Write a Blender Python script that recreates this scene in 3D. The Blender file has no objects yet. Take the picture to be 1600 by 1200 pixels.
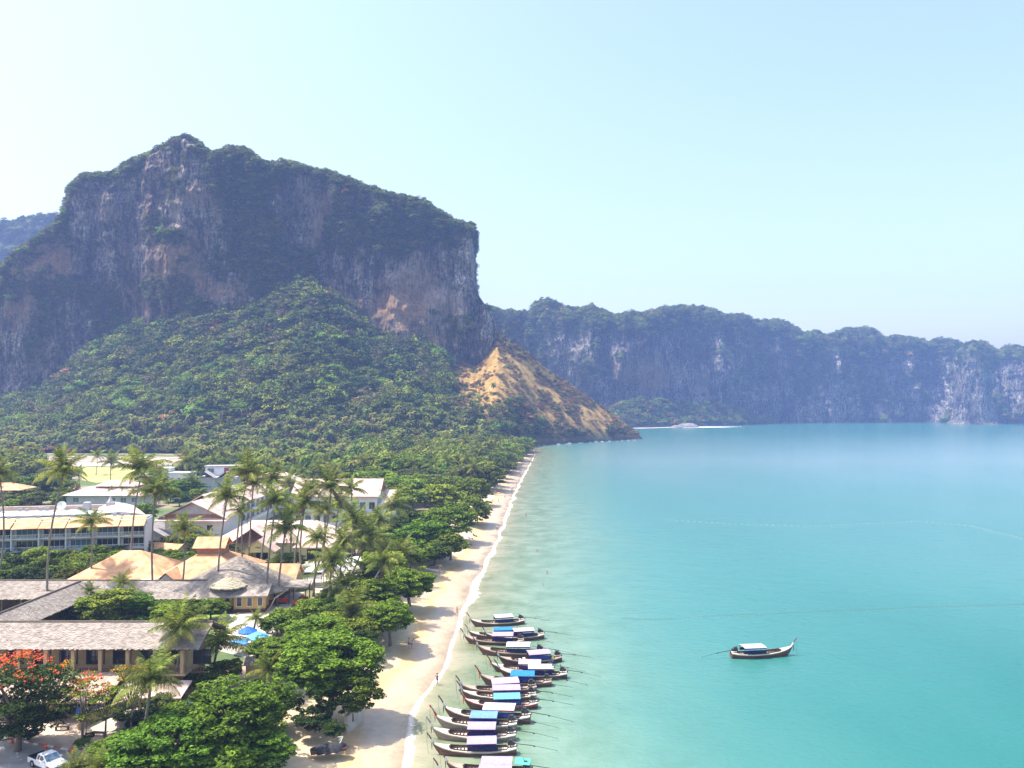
import bpy, math, random
import numpy as np
from mathutils import Vector, Matrix, Euler

random.seed(11)
rng = np.random.default_rng(11)
S = bpy.context.scene
COL = S.collection
R = math.radians

# ------------------------------------------------------------------ camera, sky, sun, exposure
F = 1256.0; HOR = 628.0; CAMZ = 42.0
PITCH = math.atan((HOR - 600.0) / F)
cam_d = bpy.data.cameras.new('camera'); cam = bpy.data.objects.new('camera', cam_d); COL.objects.link(cam)
cam.location = (0, 0, CAMZ); cam.rotation_euler = (R(90) + PITCH, 0, 0)
cam_d.sensor_width = 36; cam_d.lens = 36 * F / 1600.0
cam_d.clip_start = 0.5; cam_d.clip_end = 9000
S.camera = cam

SUN = Vector((-0.47, 0.05, 0.875)).normalized()
SUN_EL = math.asin(SUN.z); SUN_AZ = math.atan2(SUN.x, SUN.y)
W = bpy.data.worlds.new('World'); S.world = W; W.use_nodes = True
wn = W.node_tree.nodes; wl = W.node_tree.links
bg = wn['Background']; sky = wn.new('ShaderNodeTexSky')
sky.sky_type = 'NISHITA'; sky.sun_disc = False
sky.sun_elevation = SUN_EL; sky.sun_rotation = SUN_AZ
sky.altitude = 0; sky.air_density = 1.5; sky.dust_density = 2.9; sky.ozone_density = 1.0
wl.new(sky.outputs[0], bg.inputs[0]); bg.inputs[1].default_value = 0.15
sl = bpy.data.lights.new('sun', 'SUN'); sl.energy = 4.3; sl.angle = R(0.55); sl.color = (1.0, 0.955, 0.88)
so = bpy.data.objects.new('sun', sl); COL.objects.link(so)
so.rotation_euler = SUN.to_track_quat('Z', 'Y').to_euler()
S.view_settings.view_transform = 'Standard'; S.view_settings.look = 'None'
S.view_settings.exposure = 0.96; S.view_settings.gamma = 1.0
S.view_settings.use_curve_mapping = False
S.cycles.max_bounces = 6; S.cycles.transparent_max_bounces = 8; S.cycles.volume_bounces = 1
S.cycles.diffuse_bounces = 3; S.cycles.glossy_bounces = 2; S.cycles.transmission_bounces = 4

# ------------------------------------------------------------------ helpers
CP, SP = math.cos(PITCH), math.sin(PITCH)
def ray(px, py):
    a = (600.0 - py)
    return np.array([px - 800.0, F * CP - a * SP, F * SP + a * CP])
def P(px, py, z=0.0):
    r = ray(px, py); t = (z - CAMZ) / r[2]
    return np.array([r[0] * t, r[1] * t, z])
def PY(px, py, Y):
    r = ray(px, py); t = Y / r[1]
    return np.array([r[0] * t, Y, CAMZ + r[2] * t])
def ZY(py, Y):
    return PY(800, py, Y)[2]
LZ = 2.5

def h3(ix, iy, iz):
    h = (ix * 374761393 + iy * 668265263 + iz * 2147483647 + 1442695041) & 0xFFFFFFFF
    h = ((h ^ (h >> 13)) * 1274126177) & 0xFFFFFFFF
    h = ((h ^ (h >> 16)) * 2246822519) & 0xFFFFFFFF
    return ((h ^ (h >> 15)) & 0xFFFFFF) / float(0xFFFFFF)
def vnoise(x, y, z):
    x = np.asarray(x, float); y = np.asarray(y, float) + 0 * x; z = np.asarray(z, float) + 0 * x
    ix = np.floor(x).astype(np.int64); iy = np.floor(y).astype(np.int64); iz = np.floor(z).astype(np.int64)
    fx = x - ix; fy = y - iy; fz = z - iz
    fx = fx * fx * (3 - 2 * fx); fy = fy * fy * (3 - 2 * fy); fz = fz * fz * (3 - 2 * fz)
    r = 0
    for dx in (0, 1):
        for dy in (0, 1):
            for dz in (0, 1):
                w = (fx if dx else 1 - fx) * (fy if dy else 1 - fy) * (fz if dz else 1 - fz)
                r = r + w * h3(ix + dx, iy + dy, iz + dz)
    return r * 2 - 1
def fbm(x, y, z=0.0, o=4):
    a = 1.0; s = 0; f = 1.0; n = 0
    for i in range(o):
        s = s + a * vnoise(np.asarray(x) * f + 17.3 * i, np.asarray(y) * f + 5.1 * i, np.asarray(z) * f + 9.7 * i)
        n += a; a *= 0.5; f *= 2.03
    return s / n

def mk(name, verts, faces, mats=None, smooth=False, midx=None):
    me = bpy.data.meshes.new(name)
    verts = np.asarray(verts, dtype=np.float32)
    if isinstance(faces, np.ndarray):
        k = faces.shape[1]; n = faces.shape[0]
        me.vertices.add(len(verts)); me.vertices.foreach_set('co', verts.ravel())
        me.loops.add(n * k); me.loops.foreach_set('vertex_index', faces.astype(np.int32).ravel())
        me.polygons.add(n); me.polygons.foreach_set('loop_start', np.arange(0, n * k, k, dtype=np.int32))
        me.polygons.foreach_set('loop_total', np.full(n, k, dtype=np.int32))
    else:
        me.from_pydata([tuple(v) for v in verts.tolist()], [], faces)
    for m in (mats or []): me.materials.append(m)
    if midx is not None: me.polygons.foreach_set('material_index', np.asarray(midx, dtype=np.int32))
    if smooth: me.polygons.foreach_set('use_smooth', np.ones(len(me.polygons), dtype=bool))
    me.update(); me.validate()
    return me
def grid_faces(nr, nc):
    i = np.arange(nr - 1)[:, None] * nc + np.arange(nc - 1)[None, :]
    return np.stack([i, i + 1, i + nc + 1, i + nc], -1).reshape(-1, 4)
def link(name, me, parent=None, loc=None, rot=None, scale=None):
    o = bpy.data.objects.new(name, me); COL.objects.link(o)
    if parent: o.parent = parent
    if loc is not None: o.location = loc
    if rot is not None: o.rotation_euler = rot
    if scale is not None: o.scale = scale
    return o
def tag(o, label=None, cat=None, group=None, kind=None):
    if label: o['label'] = label
    if cat: o['category'] = cat
    if group: o['group'] = group
    if kind: o['kind'] = kind
    return o
def empty(name, loc, rz=0.0, label=None, cat=None, group=None):
    o = bpy.data.objects.new(name, None); COL.objects.link(o)
    o.location = loc; o.rotation_euler = (0, 0, rz); o.empty_display_size = 0.3
    return tag(o, label, cat, group)
def copy_tree(src, parent=None):
    c = src.copy(); COL.objects.link(c)
    if parent is not None: c.parent = parent
    for ch in list(src.children): copy_tree(ch, c)
    return c

class MB:
    def __init__(s): s.v = []; s.f = []
    def add(s, vs, fs):
        n = len(s.v); s.v += [tuple(v) for v in vs]; s.f += [tuple(i + n for i in f) for f in fs]; return s
    def box(s, x0, x1, y0, y1, z0, z1):
        return s.add([(x0,y0,z0),(x1,y0,z0),(x1,y1,z0),(x0,y1,z0),(x0,y0,z1),(x1,y0,z1),(x1,y1,z1),(x0,y1,z1)],
                     [(0,3,2,1),(4,5,6,7),(0,1,5,4),(1,2,6,5),(2,3,7,6),(3,0,4,7)])
    def slab(s, top, t):          # closed slab from a top polygon, thickness t downwards
        n = len(top); vs = list(top) + [(x, y, z - t) for x, y, z in top]
        return s.add(vs, [tuple(range(n)), tuple(range(2 * n - 1, n - 1, -1))] + [(i, i + n, (i + 1) % n + n, (i + 1) % n) for i in range(n)])
    def tube(s, pts, rad, n=8, cap=True):
        pts = [Vector(p) for p in pts]
        if not hasattr(rad, '__len__'): rad = [rad] * len(pts)
        b = len(s.v); up = Vector((0, 0, 1))
        for i, p in enumerate(pts):
            d = (pts[min(i + 1, len(pts) - 1)] - pts[max(i - 1, 0)]).normalized()
            a = d.cross(up if abs(d.z) < 0.95 else Vector((1, 0, 0))).normalized(); c = d.cross(a)
            for k in range(n):
                t = 2 * math.pi * k / n
                s.v.append(tuple(p + (a * math.cos(t) + c * math.sin(t)) * rad[i]))
        for i in range(len(pts) - 1):
            for k in range(n):
                s.f.append((b + i*n + k, b + i*n + (k+1) % n, b + (i+1)*n + (k+1) % n, b + (i+1)*n + k))
        if cap:
            s.f.append(tuple(b + k for k in range(n))[::-1]); s.f.append(tuple(b + (len(pts)-1)*n + k for k in range(n)))
        return s
    def cone(s, c, r0, r1, z0, z1, n=12):
        return s.tube([(c[0], c[1], z0), (c[0], c[1], z1)], [r0, max(r1, 1e-3)], n)
    def mesh(s, name, m, smooth=False):
        return mk(name, s.v, s.f, [m] if not isinstance(m, list) else m, smooth)
    def build(s, name, m, parent=None, smooth=False, **k):
        return link(name, s.mesh(name, m, smooth), parent, **k)

# ------------------------------------------------------------------ materials
def nt(m): return m.node_tree.nodes, m.node_tree.links
def mat(name, c1, c2=None, scale=1.0, rough=0.8, bump=0.0, bscale=None, stretch=(1, 1, 1), metal=0.0, spec=0.3,
        coord='Object', detail=4, lo=0.35, hi=0.65, bdist=0.05):
    m = bpy.data.materials.new(name); m.use_nodes = True; n, l = nt(m); b = n['Principled BSDF']
    b.inputs['Base Color'].default_value = (*c1, 1); b.inputs['Roughness'].default_value = rough
    b.inputs['Metallic'].default_value = metal; b.inputs['Specular IOR Level'].default_value = spec
    if c2 is not None or bump > 0:
        tc = n.new('ShaderNodeTexCoord'); mp = n.new('ShaderNodeMapping'); mp.inputs['Scale'].default_value = stretch
        l.new(tc.outputs[coord], mp.inputs[0])
    if c2 is not None:
        t = n.new('ShaderNodeTexNoise'); t.inputs['Scale'].default_value = scale; t.inputs['Detail'].default_value = detail
        l.new(mp.outputs[0], t.inputs['Vector'])
        r = n.new('ShaderNodeValToRGB'); r.color_ramp.elements[0].position = lo; r.color_ramp.elements[1].position = hi
        r.color_ramp.elements[0].color = (*c1, 1); r.color_ramp.elements[1].color = (*c2, 1)
        l.new(t.outputs[0], r.inputs[0]); l.new(r.outputs[0], b.inputs['Base Color'])
    if bump > 0:
        t2 = n.new('ShaderNodeTexNoise'); t2.inputs['Scale'].default_value = bscale or scale * 4; t2.inputs['Detail'].default_value = 5
        l.new(mp.outputs[0], t2.inputs['Vector'])
        bp = n.new('ShaderNodeBump'); bp.inputs['Strength'].default_value = bump; bp.inputs['Distance'].default_value = bdist
        l.new(t2.outputs[0], bp.inputs['Height']); l.new(bp.outputs[0], b.inputs['Normal'])
    return m
def leafmat(name, c1, c2, trans=0.25, c3=None, rough=0.5, vlo=0.6, vhi=1.45):
    m = bpy.data.materials.new(name); m.use_nodes = True; n, l = nt(m); b = n['Principled BSDF']
    g = n.new('ShaderNodeNewGeometry'); oi = n.new('ShaderNodeObjectInfo')
    r = n.new('ShaderNodeValToRGB'); e = r.color_ramp.elements
    e[0].position = 0.0; e[0].color = (*c1, 1); e[1].position = 1.0; e[1].color = (*c2, 1)
    if c3: x = e.new(0.93); x.color = (*c2, 1); e[-1].color = (*c3, 1)
    l.new(g.outputs['Random Per Island'], r.inputs[0])
    hs = n.new('ShaderNodeHueSaturation')
    mr = n.new('ShaderNodeMapRange'); mr.inputs['To Min'].default_value = vlo; mr.inputs['To Max'].default_value = vhi
    l.new(oi.outputs['Random'], mr.inputs[0]); l.new(mr.outputs[0], hs.inputs['Value'])
    mr2 = n.new('ShaderNodeMapRange'); mr2.inputs['To Min'].default_value = 0.475; mr2.inputs['To Max'].default_value = 0.515
    ml = n.new('ShaderNodeMath'); ml.operation = 'FRACT'; mm = n.new('ShaderNodeMath'); mm.operation = 'MULTIPLY'; mm.inputs[1].default_value = 7.31
    l.new(oi.outputs['Random'], mm.inputs[0]); l.new(mm.outputs[0], ml.inputs[0]); l.new(ml.outputs[0], mr2.inputs[0]); l.new(mr2.outputs[0], hs.inputs['Hue'])
    l.new(r.outputs[0], hs.inputs['Color']); l.new(hs.outputs[0], b.inputs['Base Color'])
    b.inputs['Roughness'].default_value = 0.65; b.inputs['Specular IOR Level'].default_value = 0.12
    tr = n.new('ShaderNodeBsdfTranslucent'); l.new(hs.outputs[0], tr.inputs[0])
    mx = n.new('ShaderNodeMixShader'); mx.inputs[0].default_value = trans
    l.new(b.outputs[0], mx.inputs[1]); l.new(tr.outputs[0], mx.inputs[2]); l.new(mx.outputs[0], n['Material Output'].inputs[0])
    return m

M = {}
M['leaf_near'] = leafmat('leaf_near', (0.022, 0.06, 0.005), (0.21, 0.33, 0.024), 0.22, vlo=.8, vhi=1.2)
M['leaf_mid'] = leafmat('leaf_mid', (0.035, 0.075, 0.006), (0.25, 0.33, 0.028), 0.22)
M['leaf_dark'] = leafmat('leaf_dark', (0.012, 0.035, 0.006), (0.075, 0.13, 0.02), 0.2)
M['leaf_lime'] = leafmat('leaf_lime', (0.10, 0.20, 0.02), (0.22, 0.34, 0.04), 0.35)
M['leaf_olive'] = leafmat('leaf_olive', (0.06, 0.085, 0.02), (0.20, 0.21, 0.06), 0.3)
M['leaf_dry'] = leafmat('leaf_dry', (0.20, 0.13, 0.05), (0.48, 0.30, 0.11), 0.25)
M['leaf_forest'] = leafmat('leaf_forest', (0.04, 0.075, 0.008), (0.33, 0.39, 0.04), 0.22, vlo=.5, vhi=1.3)
M['leaf_drab'] = leafmat('leaf_drab', (0.10, 0.08, 0.045), (0.24, 0.19, 0.11), 0.2)
M['leaf_blue'] = leafmat('leaf_blue', (0.02, 0.05, 0.012), (0.12, 0.19, 0.035), 0.25)
M['palm'] = leafmat('palm', (0.035, 0.07, 0.01), (0.26, 0.31, 0.05), 0.35, c3=(0.30, 0.27, 0.08))
M['palm_yellow'] = leafmat('palm_yellow', (0.16, 0.19, 0.03), (0.32, 0.30, 0.07), 0.35)
M['palm_dead'] = leafmat('palm_dead', (0.16, 0.09, 0.04), (0.28, 0.17, 0.08), 0.2)
M['flower_red'] = leafmat('flower_red', (0.88, 0.16, 0.02), (0.95, 0.30, 0.05), 0.35, vlo=.95, vhi=1.05)
M['flower_white'] = leafmat('flower_white', (0.8, 0.75, 0.55), (0.85, 0.82, 0.7), 0.35)
M['bark'] = mat('bark', (0.13, 0.10, 0.08), (0.24, 0.20, 0.16), 3, 0.9, 0.6, 14)
M['palm_bark'] = mat('palm_bark', (0.16, 0.13, 0.11), (0.30, 0.26, 0.22), 2.5, 0.9, 0.8, 8, stretch=(1, 1, 5))
M['coconut'] = mat('coconut', (0.22, 0.20, 0.05), (0.35, 0.20, 0.06), 3, 0.6)
M['tile_orange'] = mat('tile_orange', (0.54, 0.26, 0.12), (0.74, 0.43, 0.24), 0.6, 0.75, 0.35, 6, stretch=(1, 1, 1))
M['tile_pink'] = mat('tile_pink', (0.50, 0.34, 0.28), (0.72, 0.54, 0.46), 0.45, 0.75, 0.3, 6)
M['tile_brown'] = mat('tile_brown', (0.30, 0.14, 0.09), (0.40, 0.2, 0.13), 2, 0.8)
M['tile_grey'] = mat('tile_grey', (0.30, 0.27, 0.27), (0.42, 0.38, 0.37), 1.2, 0.8)
M['white_wall'] = mat('white_wall', (0.72, 0.72, 0.72), (0.62, 0.62, 0.63), 0.8, 0.8)
M['cream_wall'] = mat('cream_wall', (0.68, 0.60, 0.40), (0.58, 0.50, 0.32), 0.8, 0.8)
M['beige_wall'] = mat('beige_wall', (0.52, 0.38, 0.22), (0.42, 0.30, 0.17), 0.8, 0.8)
M['grey_wall'] = mat('grey_wall', (0.42, 0.41, 0.42), (0.52, 0.51, 0.52), 0.8, 0.8)
M['mustard_wall'] = mat('mustard_wall', (0.52, 0.34, 0.12), (0.44, 0.28, 0.10), 0.8, 0.8)
M['flat_roof'] = mat('flat_roof', (0.30, 0.29, 0.26), (0.46, 0.44, 0.38), 0.35, 0.9)
M['roof_white'] = mat('roof_white', (0.80, 0.80, 0.74), (0.72, 0.72, 0.66), 0.6, 0.6)
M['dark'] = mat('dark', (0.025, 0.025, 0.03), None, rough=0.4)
M['dark_glass'] = mat('dark_glass', (0.03, 0.04, 0.05), None, rough=0.08, spec=0.6)
M['blue_glass'] = mat('blue_glass', (0.10, 0.16, 0.22), None, rough=0.1, spec=0.6)
M['thatch'] = mat('thatch', (0.22, 0.18, 0.15), (0.44, 0.375, 0.32), 1.3, 0.95, 0.7, 9, stretch=(1, 1, 1), detail=8, lo=0.3, hi=0.7)
M['thatch_dark'] = mat('thatch_dark', (0.10, 0.08, 0.06), (0.17, 0.13, 0.10), 3, 0.95)
M['thatch_straw'] = mat('thatch_straw', (0.36, 0.30, 0.20), (0.56, 0.49, 0.36), 4, 0.95, 0.8, 12)
M['wood'] = mat('wood', (0.17, 0.09, 0.06), (0.26, 0.15, 0.10), 2, 0.7, 0.2, 10, stretch=(0.3, 2, 2))
M['wood_dark'] = mat('wood_dark', (0.07, 0.035, 0.03), (0.12, 0.06, 0.045), 2, 0.7)
M['red_paint'] = mat('red_paint', (0.60, 0.05, 0.04), (0.50, 0.09, 0.07), 3, 0.6)
M['red_faded'] = mat('red_faded', (0.62, 0.20, 0.16), (0.5, 0.22, 0.18), 3, 0.8)
M['white_paint'] = mat('white_paint', (0.78, 0.77, 0.74), (0.66, 0.64, 0.60), 2, 0.6)
M['metal'] = mat('metal', (0.5, 0.5, 0.52), None, rough=0.35, metal=0.8)
M['metal_dark'] = mat('metal_dark', (0.05, 0.05, 0.055), (0.10, 0.09, 0.08), 6, 0.45, metal=0.4)
M['cone_orange'] = mat('cone_orange', (0.85, 0.10, 0.03), None, rough=0.5)
M['rubber'] = mat('rubber', (0.02, 0.02, 0.02), None, rough=0.8)
M['car_white'] = mat('car_white', (0.74, 0.74, 0.77), None, rough=0.18, spec=0.6)
M['concrete'] = mat('concrete', (0.42, 0.39, 0.35), (0.54, 0.50, 0.45), 0.7, 0.9)
M['stone_path'] = mat('stone_path', (0.62, 0.54, 0.44), (0.50, 0.43, 0.34), 0.4, 0.9, 0.2, 4)
M['lawn'] = mat('lawn', (0.16, 0.26, 0.03), (0.27, 0.36, 0.06), 0.6, 0.95, 0.5, 9)
M['dry_field'] = mat('dry_field', (0.38, 0.36, 0.10), (0.48, 0.44, 0.16), 0.08, 0.95)
M['dirt'] = mat('dirt', (0.30, 0.22, 0.17), (0.48, 0.38, 0.30), 0.06, 0.95)
M['rock'] = mat('rock', (0.16, 0.14, 0.13), (0.32, 0.29, 0.27), 0.3, 0.9, 0.8, 1.2, bdist=0.5)
M['blue_canvas'] = mat('blue_canvas', (0.02, 0.12, 0.62), (0.04, 0.18, 0.7), 3, 0.7)
M['sky_canvas'] = mat('sky_canvas', (0.10, 0.38, 0.80), (0.14, 0.44, 0.82), 3, 0.7)
M['skin'] = mat('skin', (0.50, 0.27, 0.18), None, rough=0.6)
M['hair'] = mat('hair', (0.03, 0.02, 0.015), None, rough=0.6)
# ------------------------------------------------------------------ shoreline, land, water
SH = [(560,1700),(600,1350),(622,1230),(626,1190),(630,1160),(641,1120),(665,1082),(689,1042),(704,1012),(712,985),(716,960),(740,910),(764,866),(777,840),(790,802),(800,776),(815,746),(836,710)]
sp = np.array([P(a, b, 0)[:2] for a, b in SH])
_o = np.argsort(sp[:, 1]); SY = sp[_o, 1]; SX = sp[_o, 0]
SY = np.concatenate([[0.0], SY, [700, 790, 1000, 3000]]); SX = np.concatenate([[SX[0] - 8], SX, [18.5, 18, 10, 10]])
def xs(Y):
    Y = np.asarray(Y, float)
    return np.interp(Y, SY, SX) + 0.45 * np.sin(Y * 0.21) * np.cos(Y * 0.043 + 1)
def landz(dd, Y=0, x=0):
    dd = np.asarray(dd, float)
    z = np.where(dd < 0, dd * 0.09, np.interp(dd, [0, 6, 14, 22, 60], [0, 0.45, 1.3, LZ, LZ]))
    return z
ys = np.concatenate([np.arange(10, 80, 4), np.arange(80, 300, 1.2), np.arange(300, 700, 4), np.arange(700, 1000, 20)])
ds = np.concatenate([[-30, -12, -6, -3, -1.5], np.arange(-0.5, 26, 0.6), [28, 31, 35, 40, 46, 54, 64, 80, 100, 130, 170, 220, 300, 400, 550, 750, 1100]])
Yg, Dg = np.meshgrid(ys, ds, indexing='ij')
Xg = xs(Yg) - Dg; Zg = landz(Dg)
bumpy = fbm(Xg * 0.5, Yg * 0.5, 0, 4)
Zg = Zg + np.where((Dg > 8) & (Dg < 26), bumpy * 0.12, 0) + np.where((Dg > 0) & (Dg <= 8), bumpy * 0.03, 0)
me = mk('ground', np.stack([Xg, Yg, Zg], -1).reshape(-1, 3), grid_faces(len(ys), len(ds))[:, ::-1].copy(), None, True)
a = me.attributes.new('inland', 'FLOAT', 'POINT'); a.data.foreach_set('value', Dg.astype(np.float32).ravel())

def ramp(n, pts, interp='LINEAR'):
    r = n.new('ShaderNodeValToRGB'); e = r.color_ramp.elements; r.color_ramp.interpolation = interp
    e[0].position = pts[0][0]; e[0].color = (*pts[0][1], 1); e[1].position = pts[-1][0]; e[1].color = (*pts[-1][1], 1)
    for p, c in pts[1:-1]: x = e.new(p); x.color = (*c, 1)
    return r
def math_n(n, l, op, a, b=None):
    m = n.new('ShaderNodeMath'); m.operation = op
    for i, v in enumerate((a, b)):
        if v is None: continue
        if isinstance(v, (int, float)): m.inputs[i].default_value = v
        else: l.new(v, m.inputs[i])
    return m.outputs[0]
def noise_n(n, l, vec, scale, detail=5, rough=0.5):
    t = n.new('ShaderNodeTexNoise'); t.inputs['Scale'].default_value = scale; t.inputs['Detail'].default_value = detail
    t.inputs['Roughness'].default_value = rough; l.new(vec, t.inputs['Vector']); return t.outputs[0]
def mixc(n, l, fac, a, b):
    m = n.new('ShaderNodeMix'); m.data_type = 'RGBA'
    for s, v in ((m.inputs[0], fac), (m.inputs[6], a), (m.inputs[7], b)):
        if isinstance(v, (int, float)): s.default_value = v
        elif isinstance(v, tuple): s.default_value = (*v, 1)
        else: l.new(v, s)
    return m.outputs[2]

gm = bpy.data.materials.new('ground_sand_soil'); gm.use_nodes = True; n, l = nt(gm); b = n['Principled BSDF']
at = n.new('ShaderNodeAttribute'); at.attribute_name = 'inland'; geo = n.new('ShaderNodeNewGeometry'); pos = geo.outputs['Position']
n1 = noise_n(n, l, pos, 0.12, 6); n2 = noise_n(n, l, pos, 0.9, 6); n3 = noise_n(n, l, pos, 0.03, 4)
dn = math_n(n, l, 'ADD', at.outputs['Fac'], math_n(n, l, 'MULTIPLY', math_n(n, l, 'SUBTRACT', n1, 0.5), 7.0))
df = math_n(n, l, 'DIVIDE', dn, 60.0)
r = ramp(n, [(0.0, (0.34, 0.25, 0.15)), (0.03, (0.50, 0.37, 0.24)), (0.07, (0.58, 0.42, 0.29)), (0.115, (0.58, 0.38, 0.17)), (0.14, (0.64, 0.49, 0.30)),
             (0.30, (0.60, 0.46, 0.31)), (0.42, (0.50, 0.37, 0.25)), (0.5, (0.30, 0.21, 0.13)), (1.0, (0.30, 0.22, 0.14))])
l.new(df, r.inputs[0])
grass = ramp(n, [(0.40, (0.30, 0.22, 0.14)), (0.5, (0.10, 0.15, 0.04)), (0.62, (0.07, 0.11, 0.03)), (0.75, (0.26, 0.20, 0.12))])
l.new(noise_n(n, l, pos, 0.05, 8, 0.6), grass.inputs[0])
inl = math_n(n, l, 'MULTIPLY', math_n(n, l, 'SUBTRACT', dn, 27.0), 0.25); inl.node.use_clamp = True
c = mixc(n, l, inl, r.outputs[0], grass.outputs[0])
fine = ramp(n, [(0.3, (0.86, 0.86, 0.86)), (0.7, (1.08, 1.08, 1.08))]); l.new(n2, fine.inputs[0])
mm = n.new('ShaderNodeMix'); mm.data_type = 'RGBA'; mm.blend_type = 'MULTIPLY'; mm.inputs[0].default_value = 1
l.new(c, mm.inputs[6]); l.new(fine.outputs[0], mm.inputs[7]); l.new(mm.outputs[2], b.inputs['Base Color'])
rr = ramp(n, [(0.0, (0.25,)*3), (0.07, (0.35,)*3), (0.14, (0.9,)*3)]); l.new(df, rr.inputs[0]); l.new(rr.outputs[0], b.inputs['Roughness'])
bp = n.new('ShaderNodeBump'); bp.inputs['Strength'].default_value = 0.5; bp.inputs['Distance'].default_value = 0.12
l.new(noise_n(n, l, pos, 1.6, 6, 0.6), bp.inputs['Height']); l.new(bp.outputs[0], b.inputs['Normal'])
me.materials.append(gm)
tag(link('ground', me), kind='structure')

# water, shore aligned grid
yw = np.concatenate([np.arange(10, 80, 4), np.arange(80, 300, 1.5), np.arange(300, 720, 5), np.arange(720, 1000, 20), [1050, 1120, 1200, 1300, 1450, 1600, 1800, 2100, 2500]])
dw = np.concatenate([[-400, -12, -6, -3, -1.5, -1], np.arange(-0.5, 8, 0.5), np.arange(8, 20, 1.5), [20, 23, 27, 32, 38, 45, 54, 65, 80, 100, 130, 170, 220, 300, 420, 600, 900, 1300, 1900, 2300]])
Yg, Dg = np.meshgrid(yw, dw, indexing='ij')
X0 = xs(Yg) + Dg
X0 = np.where((Dg < -300) & (Yg < 950), xs(Yg) - 14, X0)
X0 = np.where(Yg >= 950, np.where(Dg < -300, -1500, X0), X0)
wv = fbm(X0 * 0.35, Yg * 0.35, 3, 3) * 0.05
me = mk('sea_water', np.stack([X0, Yg, 0.0 + wv * (Dg > 1) * (Dg < 60)], -1).reshape(-1, 3), grid_faces(len(yw), len(dw)), None, True)
a = me.attributes.new('off', 'FLOAT', 'POINT'); a.data.foreach_set('value', Dg.astype(np.float32).ravel())
fw = np.interp(Yg, [90, 110, 135, 150, 175, 200, 240, 320, 500, 640], [1.1, 1.0, 0.6, 1.1, 2.3, 1.5, 1.3, 1.5, 1.4, 0.4])
a = me.attributes.new('foamw', 'FLOAT', 'POINT'); a.data.foreach_set('value', fw.astype(np.float32).ravel())
wm = bpy.data.materials.new('sea_water'); wm.use_nodes = True; n, l = nt(wm); b = n['Principled BSDF']
at = n.new('ShaderNodeAttribute'); at.attribute_name = 'off'; fa = n.new('ShaderNodeAttribute'); fa.attribute_name = 'foamw'
geo = n.new('ShaderNodeNewGeometry'); pos = geo.outputs['Position']
mp = n.new('ShaderNodeMapping'); mp.inputs['Scale'].default_value = (1.0, 0.4, 1); l.new(pos, mp.inputs[0])
big = noise_n(n, l, mp.outputs[0], 0.018, 4); med = noise_n(n, l, mp.outputs[0], 0.12, 5)
off = math_n(n, l, 'ADD', at.outputs['Fac'], math_n(n, l, 'MULTIPLY', math_n(n, l, 'SUBTRACT', med, 0.5), math_n(n, l, 'ADD', math_n(n, l, 'MULTIPLY', at.outputs['Fac'], 0.22), 1.5)))
off = math_n(n, l, 'ADD', off, math_n(n, l, 'MULTIPLY', math_n(n, l, 'SUBTRACT', big, 0.5), math_n(n, l, 'MULTIPLY', at.outputs['Fac'], 0.6)))
lg = math_n(n, l, 'LOGARITHM', math_n(n, l, 'ADD', math_n(n, l, 'MAXIMUM', off, 0.0), 1.0), 10.0)
lf = math_n(n, l, 'DIVIDE', lg, 3.0)
WATER_RAMP = ramp(n, [(0.0, (0.46, 0.34, 0.23)), (0.10, (0.36, 0.32, 0.21)), (0.24, (0.25, 0.26, 0.165)), (0.34, (0.20, 0.26, 0.175)), (0.46, (0.15, 0.26, 0.20)),
                 (0.56, (0.08, 0.225, 0.20)), (0.68, (0.042, 0.18, 0.16)), (0.80, (0.05, 0.18, 0.17)), (1.0, (0.12, 0.22, 0.22))])
l.new(lf, WATER_RAMP.inputs[0])
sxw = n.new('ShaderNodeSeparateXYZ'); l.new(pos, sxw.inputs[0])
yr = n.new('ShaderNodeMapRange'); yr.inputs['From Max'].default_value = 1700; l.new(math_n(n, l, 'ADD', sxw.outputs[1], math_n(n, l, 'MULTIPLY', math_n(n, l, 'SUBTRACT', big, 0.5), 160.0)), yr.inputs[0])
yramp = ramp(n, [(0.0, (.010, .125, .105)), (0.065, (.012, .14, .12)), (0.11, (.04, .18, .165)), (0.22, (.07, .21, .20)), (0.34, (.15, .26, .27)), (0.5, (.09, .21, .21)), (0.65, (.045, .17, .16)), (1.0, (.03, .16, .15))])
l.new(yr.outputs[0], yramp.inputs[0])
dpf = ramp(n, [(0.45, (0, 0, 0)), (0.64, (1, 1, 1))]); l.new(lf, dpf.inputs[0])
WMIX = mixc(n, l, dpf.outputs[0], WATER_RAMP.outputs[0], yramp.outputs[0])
# sea-bed patches seen through the shallows
pt = ramp(n, [(0.36, (0.62, 0.70, 0.56)), (0.6, (1.04, 1.02, 1.0))]); l.new(noise_n(n, l, pos, 0.14, 6, 0.6), pt.inputs[0])
pf = ramp(n, [(0.0, (.2, .2, .2)), (0.15, (1, 1, 1)), (0.38, (1, 1, 1)), (0.55, (0, 0, 0))]); l.new(lf, pf.inputs[0])
pm = n.new('ShaderNodeMix'); pm.data_type = 'RGBA'; pm.blend_type = 'MULTIPLY'
l.new(pf.outputs[0], pm.inputs[0]); l.new(WMIX, pm.inputs[6]); l.new(pt.outputs[0], pm.inputs[7])
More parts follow.
